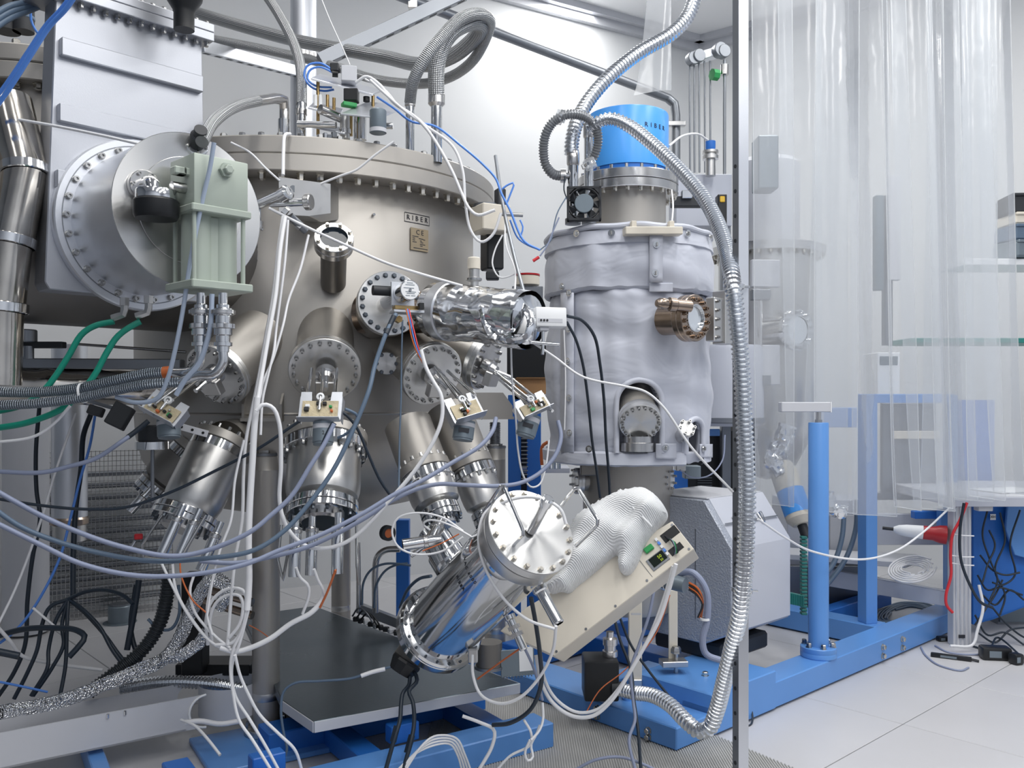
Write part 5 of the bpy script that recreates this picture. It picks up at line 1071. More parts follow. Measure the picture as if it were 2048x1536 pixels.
# ------------------------------------------------------------------ lid-top mechanism, pipes, hoses
md = thing('lid_manipulator', 'manipulator of stacked aluminium plates and rods on the chamber lid', 'manipulator', P(690, 275, 3.2)); d = 3.2
def qplate(par, name, pts, th, mat='alu'): return part(name, G().prism([P(*q) for q in pts], (0, 0, th), .001), mat, par)
qplate(md, 'top_plate', [(622, 160, 3.12), (640, 152, 3.22), (762, 184, 3.22), (745, 192, 3.12)], .008); qplate(md, 'middle_plate', [(616, 218, 3.12), (628, 208, 3.22), (686, 222, 3.22), (680, 234, 3.12)], .008)
qplate(md, 'motor_plate', [(681, 230, 3.05), (735, 206, 3.18), (772, 210, 3.22), (798, 222, 3.15), (760, 238, 3.02)], .006); qplate(md, 'lower_plate', [(625, 256, 3.12), (640, 248, 3.2), (700, 262, 3.2), (690, 270, 3.1)], .006)
for px, y0, y1 in ((636, 158, 270), (746, 186, 215), (702, 224, 272), (655, 190, 222), (668, 196, 222)): part('spacer_rod', G().rod(P(px, y0, 3.15), P(px, y1, 3.15), .006), 'brass', md)
for px in (631, 641): part('spacer_sleeve', G().rod(P(px, 190, 3.14), P(px, 212, 3.14), .007), 'white', md)
part('gear_motor', G().lathe(T(P(756, 267, 3.04)), [(0, 0), (.026, 0), (.029, .006), (.029, .078), (.026, .082), (0, .082)], 32), 'motor', md); part('motor_band', G().lathe(T(P(756, 267, 3.04)), [(.0295, .002), (.0295, .016)], 32), 'greylight', md)
part('bellows_tube', G().cyl(T(P(720, 280, 3.2)), .024, 0, .10, 28), 'polish', md); part('bellows_cap', G().cyl(T(P(720, 280, 3.2)), .03, .09, .10, 28), 'rubber', md)
part('manifold_tube', G().rod(P(596, 248, 3.12), P(672, 250, 3.1), .012, 18), 'polish', md); part('rotary_tube', G().rod(P(640, 218, 3.08), P(690, 240, 3.16), .017, 22), 'steel', md); part('stub_tube', G().cyl(T(P(690, 278, 3.14)), .018, 0, .08, 22), 'satin', md); part('stub_flange', G().cyl(T(P(690, 268, 3.14)), .022, 0, .016, 22), 'steel', md)
part('valve_block', G().box(tframe(P(698, 151, 3.14), V((.2, -1, 0))), .055, .055, .05, .002), 'greylight', md); part('valve_knob', G().cyl(frame(P(676, 148, 3.12), (-1, -.2, 0)), .012, 0, .02, 16), 'black', md)
part('switch_body', G().box(T(P(703, 192, 3.12)), .05, .04, .045, .003), 'black', md); part('switch_body', G().box(T(P(670, 136, 3.12)), .03, .03, .03, .003), 'rubber', md); part('small_knob', G().cyl(T(P(733, 203, 3.14)), .012, 0, .016, 18), 'black', md)
part('terminal_strip', G().box(T(P(698, 210, 3.1)) @ RZ(.5), .05, .03, .014, .002), 'green', md); part('side_stub', G().rod(P(768, 252, 3.1), P(786, 252, 3.1), .011, 16), 'polish', md)
for px, py in ((660, 275), (668, 270), (650, 272), (640, 276)): part('foot_fitting', G().box(T(P(px, py, 3.05)) @ RZ(px*.1), .018, .014, .02, .002), 'aludark', md)
# pipes rising from the lid
for lab, px, y0, y1, d, r, cup in (('thin polished pipe rising from the lid into the small braided hose', 820, 212, 285, 3.2, .0165, 0), ('polished pipe with cup collar rising from the lid into the thick braided hose', 873, 210, 298, 3.25, .021, 1)):
    t = thing('riser_pipe', lab, 'pipe', P(px, y1, d)); m = T((px-1024)/F*d, d, 0)
    part('pipe_body', G().lathe(m, [(r, 2.08), (r, tz(y0, d)), (0, tz(y0, d))], 26), 'polish', t)
    if cup: part('cup_collar', G().lathe(m, [(r, tz(y0+4, d)), (r*1.5, tz(y0-2, d)), (r*1.5, tz(y0-20, d)), (r*1.1, tz(y0-22, d))], 28), 'steel', t)
    else: part('cup_collar', G().lathe(m, [(r, tz(y0+2, d)), (r*1.2, tz(y0, d)), (r*1.2, tz(y0-8, d)), (r, tz(y0-9, d))], 28), 'steel', t)
def hose(lab, pts, r, mat='braid', corr=None, n=18, name='braided_hose', cat='hose', **k):
    return solo(name, G().tube([P(*q) for q in pts], r, n, corr=corr, step=None if corr else r*.6), mat, lab, cat, sharp=60 if not corr else 25)
hose('thick braided steel hose crossing behind the lid and looping into the cup collar', [(380, 22, 4.6), (500, 57, 4.4), (596, 82, 4.2), (713, 104, 4.0), (773, 115, 3.9), (828, 128, 3.75), (866, 127, 3.6), (912, 108, 3.5), (951, 74, 3.4), (962, 52, 3.32), (945, 44, 3.25), (905, 63, 3.2), (884, 93, 3.2), (873, 137, 3.22), (873, 195, 3.25)], .03)
hose('slim braided steel hose behind the lid looping high above the thick one', [(390, 72, 4.3), (500, 93, 4.2), (600, 115, 4.1), (660, 130, 4.0), (740, 156, 3.9), (800, 166, 3.8), (860, 166, 3.7), (912, 148, 3.6), (948, 118, 3.5), (972, 75, 3.4), (980, 42, 3.3), (962, 28, 3.22), (922, 36, 3.15), (882, 76, 3.12), (848, 120, 3.12), (826, 165, 3.15), (820, 205, 3.2)], .021)
hose('slim braided hose coming down from the ceiling to the left of the lid', [(525, -20, 3.6), (555, 25, 3.5), (582, 75, 3.4), (597, 115, 3.3), (603, 155, 3.2), (603, 210, 3.15)], .0195)
t = thing('riser_stub', 'short polished stub on the lid under the left braided hose', 'pipe', P(602, 272, 3.15)); part('stub_pipe', G().cyl(T(P(603, 275, 3.15)), .017, 0, .125, 22), 'polish', t); part('stub_ring', G().cyl(T(P(603, 230, 3.15)), .02, 0, .02, 22), 'steel', t)
hose('short braided conduit arching from the drum plug to the elbow pipe', [(404, 284, 2.42), (422, 250, 2.5), (448, 226, 2.62), (480, 210, 2.8), (515, 202, 2.95)], .018)
t = thing('elbow_pipe', 'polished steel elbow pipe standing on the left of the lid', 'pipe', P(568, 272, 3.12)); part('elbow_bend', G().tube([P(510, 203, 2.94), P(548, 197, 3.05), P(567, 199, 3.1), P(569, 216, 3.12), P(569, 275, 3.12)], .018, 20, bend=False), 'steel', t); part('elbow_collar', G().cyl(T(P(568, 262, 3.12)), .021, -.02, .04, 22), 'polish', t)
t = thing('ceiling_duct', 'big upright aluminium pipe behind the chamber lid', 'duct', P(606, 285, 4.9)); m = T((607-1024)/F*4.9, 4.9, 0); part('duct_tube', G().lathe(m, [(.072, tz(290, 4.9)), (.072, tz(-30, 4.9))], 36), 'alu', t); part('duct_joint', G().lathe(m, [(.072, tz(118, 4.9)), (.077, tz(117, 4.9)), (.077, tz(110, 4.9)), (.072, tz(109, 4.9))], 36), 'steel', t); part('hanger_clip', G().box(T(P(645, 95, 4.3)), .02, .02, .07, .003), 'aludark', t)
def strut(lab, a, b, w_, mat):
    t = thing('slotted_strut', lab, 'strut', P(*b)); A_, B_ = P(*a), P(*b); m = frame(A_, B_-A_, (0, 0, 1)); L_ = (B_-A_).length; part('strut_channel', G().box(m @ T(0, 0, L_/2), w_, w_*.8, L_, .002), mat, t)
    for k in range(10): part('strut_slot', G().box(m @ T(-w_/2-.0003, 0, L_*(k+.5)/10), .001, w_*.3, L_*.05), 'rubber', t)
strut('dark steel strut slanting up behind the lid to the ceiling', (930, -14, 4.2), (640, 122, 4.0), .06, 'aludark'); strut('light steel strut behind the gate valve at upper left', (400, 92, 4.0), (600, 145, 4.86), .055, 'cable_slate' if False else 'alu')
t = thing('wall_pipe', 'grey insulated pipe sloping across the wall with an elbow', 'pipe', P(1350, 300, 5.6)); part('pipe_run', G().tube([P(790, -12, 4.7), P(985, 62, 5.0), P(1335, 196, 5.6), P(1349, 208, 5.6), P(1352, 232, 5.6), P(1352, 330, 5.6)], .028, 18, bend=False), 'aludark', t); part('pipe_clip', G().box(T(P(1352, 248, 5.57)), .12, .04, .03, .003), 'steel', t)
part('pipe_clip', G().box(T(P(826, 5, 4.75)), .05, .06, .08, .003), 'steel', t)
CM = (.015, .0026)
hose('flexible steel hose sweeping from the ceiling to the pipe by the tank neck', [(1395, -25, 3.6), (1378, 28, 3.6), (1345, 66, 3.58), (1275, 108, 3.55), (1212, 160, 3.5), (1170, 212, 3.48), (1150, 255, 3.46), (1143, 292, 3.46), (1143, 308, 3.46)], .0265, 'hose_steel', CM, 16, 'steel_hose')
hose('long flexible steel hose arching over the tank and down the post to the pump', [(1180, 262, 3.40), (1195, 246, 3.38), (1222, 238, 3.36), (1255, 250, 3.34), (1305, 288, 3.28), (1355, 335, 3.18), (1402, 388, 3.05), (1432, 440, 2.92), (1453, 500, 2.75), (1465, 565, 2.58), (1474, 640, 2.56), (1483, 740, 2.56), (1489, 850, 2.56), (1494, 950, 2.56), (1493, 1050, 2.56), (1488, 1150, 2.57), (1479, 1230, 2.60), (1463, 1300, 2.66), (1449, 1360, 2.72), (1432, 1425, 2.78), (1418, 1456, 2.80), (1398, 1462, 2.82), (1372, 1442, 2.86), (1340, 1410, 2.94), (1305, 1391, 3.02), (1270, 1386, 3.1), (1240, 1380, 3.16)], .0235, 'hose_steel', (.0145, .0026), 16, 'steel_hose')
hose('ribbed grey hose forming a loop left of the blue drum', [(1172, 332, 3.44), (1188, 312, 3.42), (1196, 280, 3.4), (1189, 250, 3.38), (1166, 232, 3.37), (1136, 229, 3.36), (1110, 241, 3.37), (1093, 265, 3.38), (1087, 298, 3.4), (1092, 330, 3.42), (1106, 348, 3.44), (1124, 352, 3.46)], .0175, 'hose_grey', (.010, .002), 14, 'ribbed_hose')
for lab, px, py, n_ in (('clear plastic cuff at the top of the looped hose', 1122, 232, (1, 0, -.3)), ('clear plastic cuff at the lower right of the looped hose', 1180, 328, (-.4, 0, 1))):
    t = thing('hose_cuff', lab, 'cuff', P(px, py, 3.38)); m = frame(P(px, py, 3.37), n_); part('cuff_sleeve', G().lathe(m, [(.021, -.02), (.023, -.018), (.023, .018), (.021, .02)], 24), 'pvc', t); part('cuff_clamp', G().lathe(m, [(.0235, -.006), (.025, -.005), (.025, .005), (.0235, .006)], 24), 'polish', t); part('clamp_screw', G().box(m @ T(-.028, 0, 0), .012, .01, .02, .002), 'steel', t)
for lab, py, d, px in (('wire tie fixing the long hose to the post, upper one', 572, 2.59, 1468), ('wire tie fixing the long hose to the post, lower one', 1180, 2.60, 1484)):
    t = thing('wire_tie', lab, 'tie', P(px, py, d)); part('tie_ring', G().lathe(frame(P(px, py, d), (.1, 0, 1)), [(.028, -.007), (.031, -.006), (.031, .006), (.028, .007)], 28), 'polish', t); part('tie_tail', G().rod(P(px+10, py, d-.02), P(px+30, py+2, d+.02), .004), 'polish', t)
# gas manifold with thin tubes behind the tank
gm = thing('gas_manifold', 'slanted pulley bar with thin vertical steel tubes by the room corner', 'manifold', P(1410, 340, 5.3)); d = 5.3
part('manifold_bar', G().prism([P(1380, 108, d), P(1440, 90, d), P(1444, 106, d), P(1384, 126, d)], (0, .08, 0), .004), 'alu', gm)
for px, py, r in ((1386, 117, .04), (1397, 112, .04), (1440, 100, .045), (1447, 103, .04)): part('pulley', G().cyl(frame(P(px, py, d-.01), (.3, -1, 0)), r, -.03, .02, 24, .004), 'aludark', gm)
for px in (1379, 1388, 1398, 1409, 1420): part('gas_tube', G().rod(P(px, 122, d+.02), P(px+1, 345, d+.02), .006, 12), 'aludark', gm)
part('gas_tube', G().rod(P(1449, 120, d), P(1449, 350, d), .010, 12), 'aludark', gm); part('valve_body', G().cyl(T(P(1449, 140, d)), .025, -.03, .03, 16), 'steel', gm); part('valve_knob', G().cyl(frame(P(1432, 150, d), (-1, -.4, 0)), .035, -.01, .03, 8), 'green', gm)
t = thing('pressure_gauge_head', 'steel gauge with blue cap standing behind the tank neck', 'gauge', P(1421, 350, 4.3)); z = T(P(1421, 352, 4.3)); s = 4.3/F
part('gauge_tube', G().lathe(z, [(0, 0), (10*s, 0), (10*s, 32*s), (16*s, 33*s), (16*s, 40*s), (12*s, 41*s), (12*s, 44*s), (16*s, 45*s), (16*s, 50*s), (0, 50*s)], 24), 'satin', t); part('gauge_cap', G().lathe(z, [(0, 50*s), (9*s, 51*s), (10*s, 56*s), (10*s, 69*s), (0, 70*s)], 20), 'bluedark', t)
t = thing('rear_valve_box', 'grey valve box with black drive and yellow label behind the tank', 'valve box', P(1400, 450, 4.3)); pbox(t, 'box_body', 1352, 1464, 348, 452, 4.35, .2, 'grey'); pbox(t, 'drive_body', 1436, 1454, 388, 450, 4.15, .06, 'black'); pbox(t, 'drive_label', 1440, 1450, 392, 404, 4.145, .004, 'yellow'); pbox(t, 'rail', 1344, 1420, 392, 412, 4.1, .05, 'rubber'); pbox(t, 'bracket', 1345, 1356, 370, 410, 4.12, .05, 'aludark'); pbox(t, 'cylinder', 1364, 1385, 380, 396, 4.08, .04, 'polish'); pbox(t, 'stand_post', 1444, 1462, 450, 1285, 4.4, .05, 'aludark')
t = thing('rear_housing', 'large plain grey housing right of the jacketed tank', 'housing', P(1445, 860, 3.95)); q = P(1455, 775, 4.25); part('housing_shell', G().lathe(T(q.x, q.y, 0), [(0, tz(690, 4.2)), (.16, tz(691, 4.2)), (.17, tz(700, 4.2)), (.17, tz(845, 4.2)), (.15, tz(852, 4.2)), (0, tz(852, 4.2))], 40), 'grey', t); part('housing_band', G().lathe(T(q.x, q.y, 0), [(.17, tz(846, 4.2)), (.175, tz(844, 4.2)), (.175, tz(836, 4.2)), (.17, tz(835, 4.2))], 40), 'aludark', t)
t = thing('rear_electronics', 'dark electronics crate with blue panel behind the pump box', 'crate', P(1400, 1000, 4.4)); pbox(t, 'crate_body', 1370, 1500, 862, 985, 4.5, .2, 'black'); pbox(t, 'blue_panel', 1330, 1376, 940, 1005, 4.48, .03, 'bluedark'); pbox(t, 'crate_stand', 1390, 1480, 985, 1262, 4.55, .15, 'aludark'); pbox(t, 'blue_strip', 1405, 1440, 858, 872, 4.4, .03, 'blue'); pbox(t, 'junction_block', 1352, 1372, 925, 942, 3.8, .05, 'satin'); pbox(t, 'motor_drum', 1370, 1402, 932, 958, 3.9, .07, 'motor')
for k in range(5): pbox(t, 'vent_slat', 1395, 1425, 955+5*k, 957+5*k, 4.48, .01, 'aludark')
# blue racks and stuff seen between chamber and tank
br = thing('blue_cabinet', 'tall blue equipment rack with slotted posts between chamber and tank', 'rack', P(1050, 1150, 4.7))
pbox(br, 'rack_post', 1016, 1042, 790, 1254, 4.6, .06, 'bluedark'); pbox(br, 'rack_post', 1054, 1082, 800, 1250, 4.65, .06, 'bluedark'); pbox(br, 'rack_panel', 1040, 1058, 800, 1000, 4.75, .03, 'black'); pbox(br, 'rack_shelf', 1030, 1140, 936, 946, 4.7, .2, 'grey'); pbox(br, 'rack_post', 792, 818, 1040, 1264, 4.5, .06, 'bluedark')
for k in range(14): pbox(br, 'rack_slot', 1042, 1056, 860+8*k, 863+8*k, 4.59, .01, 'aludark')
t = thing('rack_monitor', 'black screen standing on the rack behind the foil port', 'monitor', P(1060, 755, 4.6)); pbox(t, 'screen_panel', 1014, 1096, 690, 756, 4.6, .05, 'black'); pbox(t, 'screen_top', 1024, 1086, 572, 640, 4.7, .08, 'aludark')
t = thing('cardboard_box', 'tan cardboard box on the rack behind the chamber', 'box', P(1065, 790, 4.6)); pbox(t, 'box_body', 1030, 1094, 755, 788, 4.62, .15, 'tan'); pbox(t, 'box_flap', 1032, 1092, 753, 757, 4.6, .1, 'tan'); pbox(t, 'shelf_under', 1025, 1100, 789, 800, 4.6, .2, 'greylight')
t = thing('red_crimper', 'orange-handled tool hanging behind the jacket on the blue rack', 'tool', P(1090, 945, 4.2)); part('tool_handle', G().tube([P(1096, 884, 4.2), P(1085, 892, 4.2), P(1083, 915, 4.2), P(1084, 930, 4.2)], .008, 10), 'cable_orange', t); part('tool_grip', G().tube([P(1098, 900, 4.2), P(1083, 900, 4.2)], .006, 8), 'cable_orange', t)
for k in range(3): 
    t = thing('glass_tube', ('clear tube on the rack shelf, left of three behind the jacket', 'clear tube on the rack shelf, middle of three behind the jacket', 'clear tube on the rack shelf, right of three behind the jacket')[k], 'tube', P(1098+10*k, 938, 4.3)); part('tube_wall', G().lathe(T(P(1098+10*k, 938, 4.3)), [(.009, 0), (.009, .06), (0, .06)], 12), 'glassclear', t); part('tube_cap', G().lathe(T(P(1098+10*k, 912, 4.3)), [(.010, -.006), (.010, .006), (0, .006)], 12), 'white', t)
# things right of the lid : drive motor, leaning rod
t = thing('lid_drive', 'black motor housing hanging at the right side of the lid', 'motor', P(985, 540, 3.3)); part('drive_case', G().box(T(P(984, 500, 3.42)) @ RZ(.4), .07, .08, .16, .006), 'black', t); part('drive_top', G().box(T(P(1000, 402, 3.35)) @ RZ(.4), .035, .04, .09, .004), 'rubber', t); part('drive_stage', G().cyl(T(P(972, 420, 3.36)), .05, -.01, .02, 24), 'aludark', t); part('drive_clamp', G().rod(P(1004, 428, 3.25), P(1046, 430, 3.25), .008), 'satin', t); part('drive_foot', G().box(T(P(985, 552, 3.35)), .05, .05, .03, .004), 'rubber', t)
solo('leaning_rod', G().tube([P(991, 312, 3.2), P(1004, 400, 3.1), P(1028, 510, 3.0), P(1056, 615, 2.9)], .0065, 10), 'aludark', 'dark metal rod leaning from the lid edge to the camera box', 'rod')
t = thing('side_motor', 'short motor with red ring behind the leaning rod', 'motor', P(1055, 572, 4.74)); part('motor_body', G().cyl(T(P(1055, 571, 4.74)), .065, 0, .05, 26, .003), 'cream', t); part('motor_ring', G().cyl(T(P(1055, 551, 4.74)), .067, -.003, .006, 26), 'red', t)
# valve tree between drum and gusset
t = thing('valve_tree', 'cluster of small polished valves and fittings under the lid edge', 'valve', P(560, 430, 2.75)); d = 2.78
part('valve_tube', G().rod(P(515, 410, d), P(578, 382, d-.05), .016, 20), 'polish', t); part('valve_end', G().lathe(frame(P(576, 384, d-.05), (.8, -.55, .3)), [(.017, -.03), (.024, -.028), (.024, .0), (.018, .004), (.012, .004), (.010, -.012), (0, -.012)], 24), 'polish', t)
part('cross_tube', G().rod(P(540, 408, d), P(618, 404, d), .012, 18), 'polish', t); part('cross_cap', G().cyl(frame(P(616, 404, d), (1, -.2, 0)), .026, -.01, .012, 24, .003), 'steel', t); part('drop_tube', G().rod(P(512, 408, d), P(514, 445, d), .014, 18), 'polish', t)
dcm = frame(P(514, 448, d), (0, 0, -1)); part('drop_flange', G().cyl(dcm, .02, -.008, .012, 22), 'steel', t); bolts(t, dcm @ T(0, 0, .012), .016, 6, .0035, .008); part('back_flange', G().cyl(frame(P(500, 415, d+.03), (.4, -.9, 0)), .034, -.02, .01, 26, .002), 'steel', t); part('stem', G().rod(P(580, 432, d+.02), P(612, 462, d+.06), .013, 16), 'aludark', t)
for k in range(3): part('stem_nut', G().cyl(frame(P(570+14*k, 424+14*k, d+.02+.012*k), (.7, .2, -.6)), .017-.002*k, -.008, .008, 6), 'steel', t)
# foil and corrugated hoses on the floor at left
t = thing('foil_hose', 'foil-wrapped flexible line snaking along the cable tray', 'hose', P(200, 1375, 2.75)); part('foil_wrap', crumple([P(*q) for q in ((2, 1425, 2.62), (60, 1414, 2.68), (135, 1396, 2.74), (205, 1370, 2.82), (270, 1345, 2.9), (322, 1322, 2.94), (352, 1290, 2.94), (372, 1245, 2.92), (395, 1195, 2.88), (425, 1160, 2.85), (455, 1175, 2.84), (440, 1215, 2.86))], .021, 31, .28, 14, .009), 'foilrough', t, sharp=25); part('foil_branch', crumple([P(*q) for q in ((330, 1316, 2.93), (365, 1308, 2.93), (395, 1290, 2.93), (412, 1262, 2.93))], .02, 32, .28, 14, .009), 'foilrough', t, sharp=25)
hose('black corrugated hose curving down beside the foil line', [(338, 1150, 3.0), (332, 1200, 3.0), (318, 1250, 3.0), (285, 1300, 2.98), (235, 1342, 2.94), (178, 1385, 2.9)], .022, 'blackcorr', (.012, .0022), 14, 'corrugated_hose')
hose('silver corrugated hose lying level above the tray end', [(240, 1376, 3.05), (330, 1364, 3.08), (420, 1368, 3.1), (508, 1384, 3.12)], .021, 'hose_steel', (.012, .002), 14, 'corrugated_hose')
hose('upper braided hose at the left edge reaching the bent chrome pipe', [(-30, 783, 2.4), (80, 784, 2.4), (160, 776, 2.39), (230, 761, 2.38), (290, 748, 2.38), (340, 743, 2.38)], .0145, 'braid_dark'); hose('lower braided hose at the left edge running to the shutter unit', [(-30, 812, 2.36), (80, 806, 2.36), (160, 796, 2.36), (230, 781, 2.35), (300, 768, 2.34), (362, 764, 2.35)], .0135, 'braid_dark')
solo('hose_tie', G().lathe(frame(P(166, 786, 2.375), (1, 0, .15)), [(.026, -.003), (.028, -.003), (.028, .003), (.026, .003)], 24), 'white', 'white plastic tie holding the two braided hoses together', 'tie')
solo('hose_band', G().lathe(frame(P(334, 745, 2.38), (1, 0, .1)), [(.0155, -.01), (.017, -.009), (.017, .009), (.0155, .01)], 20), 'cable_orange', 'orange band round the upper braided hose', 'band')
for px, lab in ((240, 'grey cylindrical stand on the floor behind the mesh guard end'),):
    q = onz(px, 1245, 0); t = thing('floor_socket', lab, 'socket', q); part('socket_body', G().lathe(T(q), [(.085, 0), (.085, .004), (.06, .006), (.06, .09), (.055, .095), (0, .095)], 32), 'motor', t); part('socket_lid', G().lathe(T(q), [(.05, .096), (.05, .102), (0, .104)], 32), 'aludark', t)

t = thing('hose_clamp', 'metal clamp joining the looped hose to the upright pipe', 'clamp', P(1122, 352, 3.46)); m = frame(P(1126, 352, 3.46), (1, 0, 0)); part('clamp_ring', G().lathe(m, [(.02, -.012), (.027, -.01), (.027, .01), (.02, .012)], 24), 'steel', t); part('clamp_tube', G().cyl(m, .015, 0, .05, 20), 'polish', t)
# pipes and tray seen behind the plate
for lab, pts, r in (('bent steel pipe rising behind the plate beside the blue post', ((800, 1098, 3.75), (772, 1100, 3.75), (756, 1112, 3.75), (751, 1135, 3.75), (751, 1225, 3.75)), .014), ('straight steel pipe behind the plate left of the bent one', ((716, 1085, 3.7), (717, 1150, 3.7), (717, 1225, 3.7)), .010)):
    solo('floor_pipe', G().tube([P(*q) for q in pts], r, 14), 'steel', lab, 'pipe')
t = thing('wiring_tray', 'dark tray of wiring and terminals behind the steel plate', 'tray', P(760, 1262, 3.75)); part('tray_sheet', G().prism([P(*q) for q in ((713, 1206, 3.9), (800, 1240, 3.7), (808, 1262, 3.68), (712, 1226, 3.88))], (.01, .06, -.01), .002), 'aludark', t)
for k in range(9): part('terminal', G().box(T(P(712+10*k, 1238+3.4*k, 3.72-.006*k)) @ RZ(k), .025, .02, .02, .003), ('black', 'rubber', 'white', 'black', 'steel', 'black', 'rubber', 'greylight', 'black')[k], t)
for k in range(3): part('tray_wire', G().tube([P(705+8*k, 1232+k*4, 3.7), P(718+9*k, 1216+5*k, 3.66), P(735+8*k, 1228+5*k, 3.64), P(745+8*k, 1246+4*k, 3.64)], .004, 7), ('aludark', 'rubber', 'black')[k], t)
t = thing('black_upright', 'black steel upright behind the foil line under the chamber', 'upright', P(385, 1350, 3.15)); pbox(t, 'upright_bar', 362, 404, 1150, 1352, 3.15, .08, 'black'); pbox(t, 'upright_foot', 350, 500, 1330, 1352, 3.2, .12, 'black')
t = thing('heater_pipe', 'pair of brown heater pipes behind the white coil', 'pipe', P(465, 1225, 2.95))
for k in range(2): part('pipe_bar', G().rod(P(410, 1178+24*k, 3.0), P(505, 1205+26*k, 2.95), .014), 'copper', t)
t = thing('ring_notebook', 'spiral-bound notebook standing under the source', 'notebook', P(1035, 1352, 2.95)); nm_ = tframe(P(1035, 1325, 3.0), V((.3, -.95, .1))); part('notebook_cover', G().box(nm_, .12, .09, .006, .001), 'motor', t); part('notebook_page', G().box(nm_ @ T(.03, .01, .004), .05, .08, .002), 'white', t)
for k in range(10): part('spiral_ring', G().lathe(nm_ @ T(-.05+.011*k, -.045, .002) @ MX.Rotation(math.pi/2, 4, 'Y'), [(.005, -.001), (.0065, 0), (.005, .001)], 10), 'polish', t)
t = thing('source_foot', 'short dark cylinder under the source beside the notebook', 'support', P(978, 1336, 2.95)); part('foot_tube', G().cyl(T(P(978, 1336, 3.0)), .045, 0, .09, 28), 'chamber_dark', t); part('foot_rim', G().cyl(T(P(978, 1336, 3.0)), .05, 0, .01, 28), 'aludark', t)
t = thing('red_plug', 'small red plug beside the left effusion cell handle', 'plug', P(277, 1082, 2.85)); part('plug_body', G().box(T(P(277, 1073, 2.85)) @ RZ(.4), .026, .02, .018, .003), 'red', t); part('plug_pin', G().rod(P(270, 1082, 2.85), P(262, 1095, 2.85), .004), 'polish', t)
t = thing('perforated_bar', 'short white perforated bar beside the left shutter unit', 'bar', P(385, 868, 2.8)); bm_ = tframe(P(385, 860, 2.8), V((.1, -1, .2)), (.28, 0, 1)); part('bar_strip', G().box(bm_, .10, .022, .004, .001), 'greylight', t)
for x in (-.035, 0, .035): part('bar_hole', G().cyl(bm_ @ T(x, 0, .002), .0045, 0, .001, 10), 'black', t)
t = thing('black_ring', 'black and orange ring hanging behind the right effusion cell', 'ring', P(775, 1080, 3.4)); part('ring_body', G().lathe(frame(P(775, 1066, 3.4), (.6, -.8, 0)), [(.018, -.012), (.03, -.012), (.03, .012), (.018, .012), (.018, -.012)], 24), 'rubber', t); part('ring_core', G().cyl(frame(P(775, 1066, 3.4), (.6, -.8, 0)), .018, -.008, .008, 20), 'cable_orange', t)
# ------------------------------------------------------------------ cables and tubes
def cable(lab, mat, r, pts, name='cable', cat='cable', n=8):
    q = [P(*p) for p in pts]
    for v in q: v.z = max(v.z, r)
    return solo(name, G().tube(q, r, n, step=max(.012, r*1.6)), 'cable_'+mat, lab, cat, sharp=60)
def D(d, *xy): return [(xy[i], xy[i+1], d if not isinstance(d, tuple) else d[0]+(d[1]-d[0])*i/(len(xy)-2)) for i in range(0, len(xy), 2)]
# grey signal cables sweeping across the front
cable('grey cable from the centre shutter motor sweeping left, uppermost of the long arcs', 'grey', .0068, D((2.52, 2.25), 668, 848, 648, 889, 620, 933, 582, 993, 541, 1031, 500, 1064, 410, 1102, 342, 1112, 246, 1094, 164, 1067, 82, 1031, -20, 975))
cable('slate cable from the silver stepper motor sweeping down left', 'slate', .0068, D((2.70, 2.22), 792, 628, 775, 660, 750, 730, 738, 780, 705, 862, 664, 944, 618, 1007, 568, 1062, 506, 1101, 410, 1117, 301, 1122, 191, 1104, 109, 1081, 41, 1053, -20, 1012))
cable('grey cable from the right shutter unit, lowest of the long arcs at left', 'grey', .0068, D((2.70, 2.20), 992, 836, 985, 862, 960, 892, 905, 925, 850, 958, 790, 988, 720, 1030, 640, 1070, 560, 1100, 492, 1128, 383, 1149, 273, 1151, 164, 1128, 82, 1090, -20, 1040))
cable('grey cable from the tank-side shutter motor joining the long arcs', 'grey', .0068, D((2.80, 2.45), 1116, 842, 1122, 872, 1112, 908, 1082, 944, 1040, 966, 990, 972, 930, 970, 880, 968, 840, 976, 790, 998, 720, 1042, 620, 1092, 540, 1114, 470, 1126, 400, 1122))
cable('thick grey cable with black sheath rising to the left shutter unit', 'grey', .0065, D((2.45, 2.58), -20, 942, 82, 945, 137, 933, 191, 917, 246, 881, 262, 870)); cable('black sheath end plugged into the left shutter unit', 'dark', .0075, D((2.57, 2.6), 255, 875, 275, 860, 297, 842), 'cable_sheath', 'sheath')
cable('thin white cable rising at the left edge under the braided hoses', 'white', .0042, D(2.4, -20, 886, 68, 873, 109, 846, 140, 812)); cable('dark thin cable crossing left to the centre leg at mid height', 'dark', .0045, D((2.5, 2.7), -20, 995, 60, 1008, 160, 1018, 250, 1015, 340, 985, 430, 942, 520, 895, 600, 842, 640, 820, 680, 822, 710, 850, 735, 905, 760, 960, 786, 998)); 
cable('dark sheath at the top of the stepper motor cable', 'dark', .0085, D((2.69, 2.66), 788, 632, 779, 652, 772, 668), 'cable_sheath', 'sheath'); cable('dark sheath of the centre shutter motor cable', 'dark', .0085, D((2.53, 2.51), 668, 846, 656, 868, 647, 890), 'cable_sheath', 'sheath')
cable('short grey lead bridging the centre board to the slate cable', 'slate', .0045, D((2.55, 2.6), 690, 818, 705, 824, 715, 832, 700, 862, 676, 876))
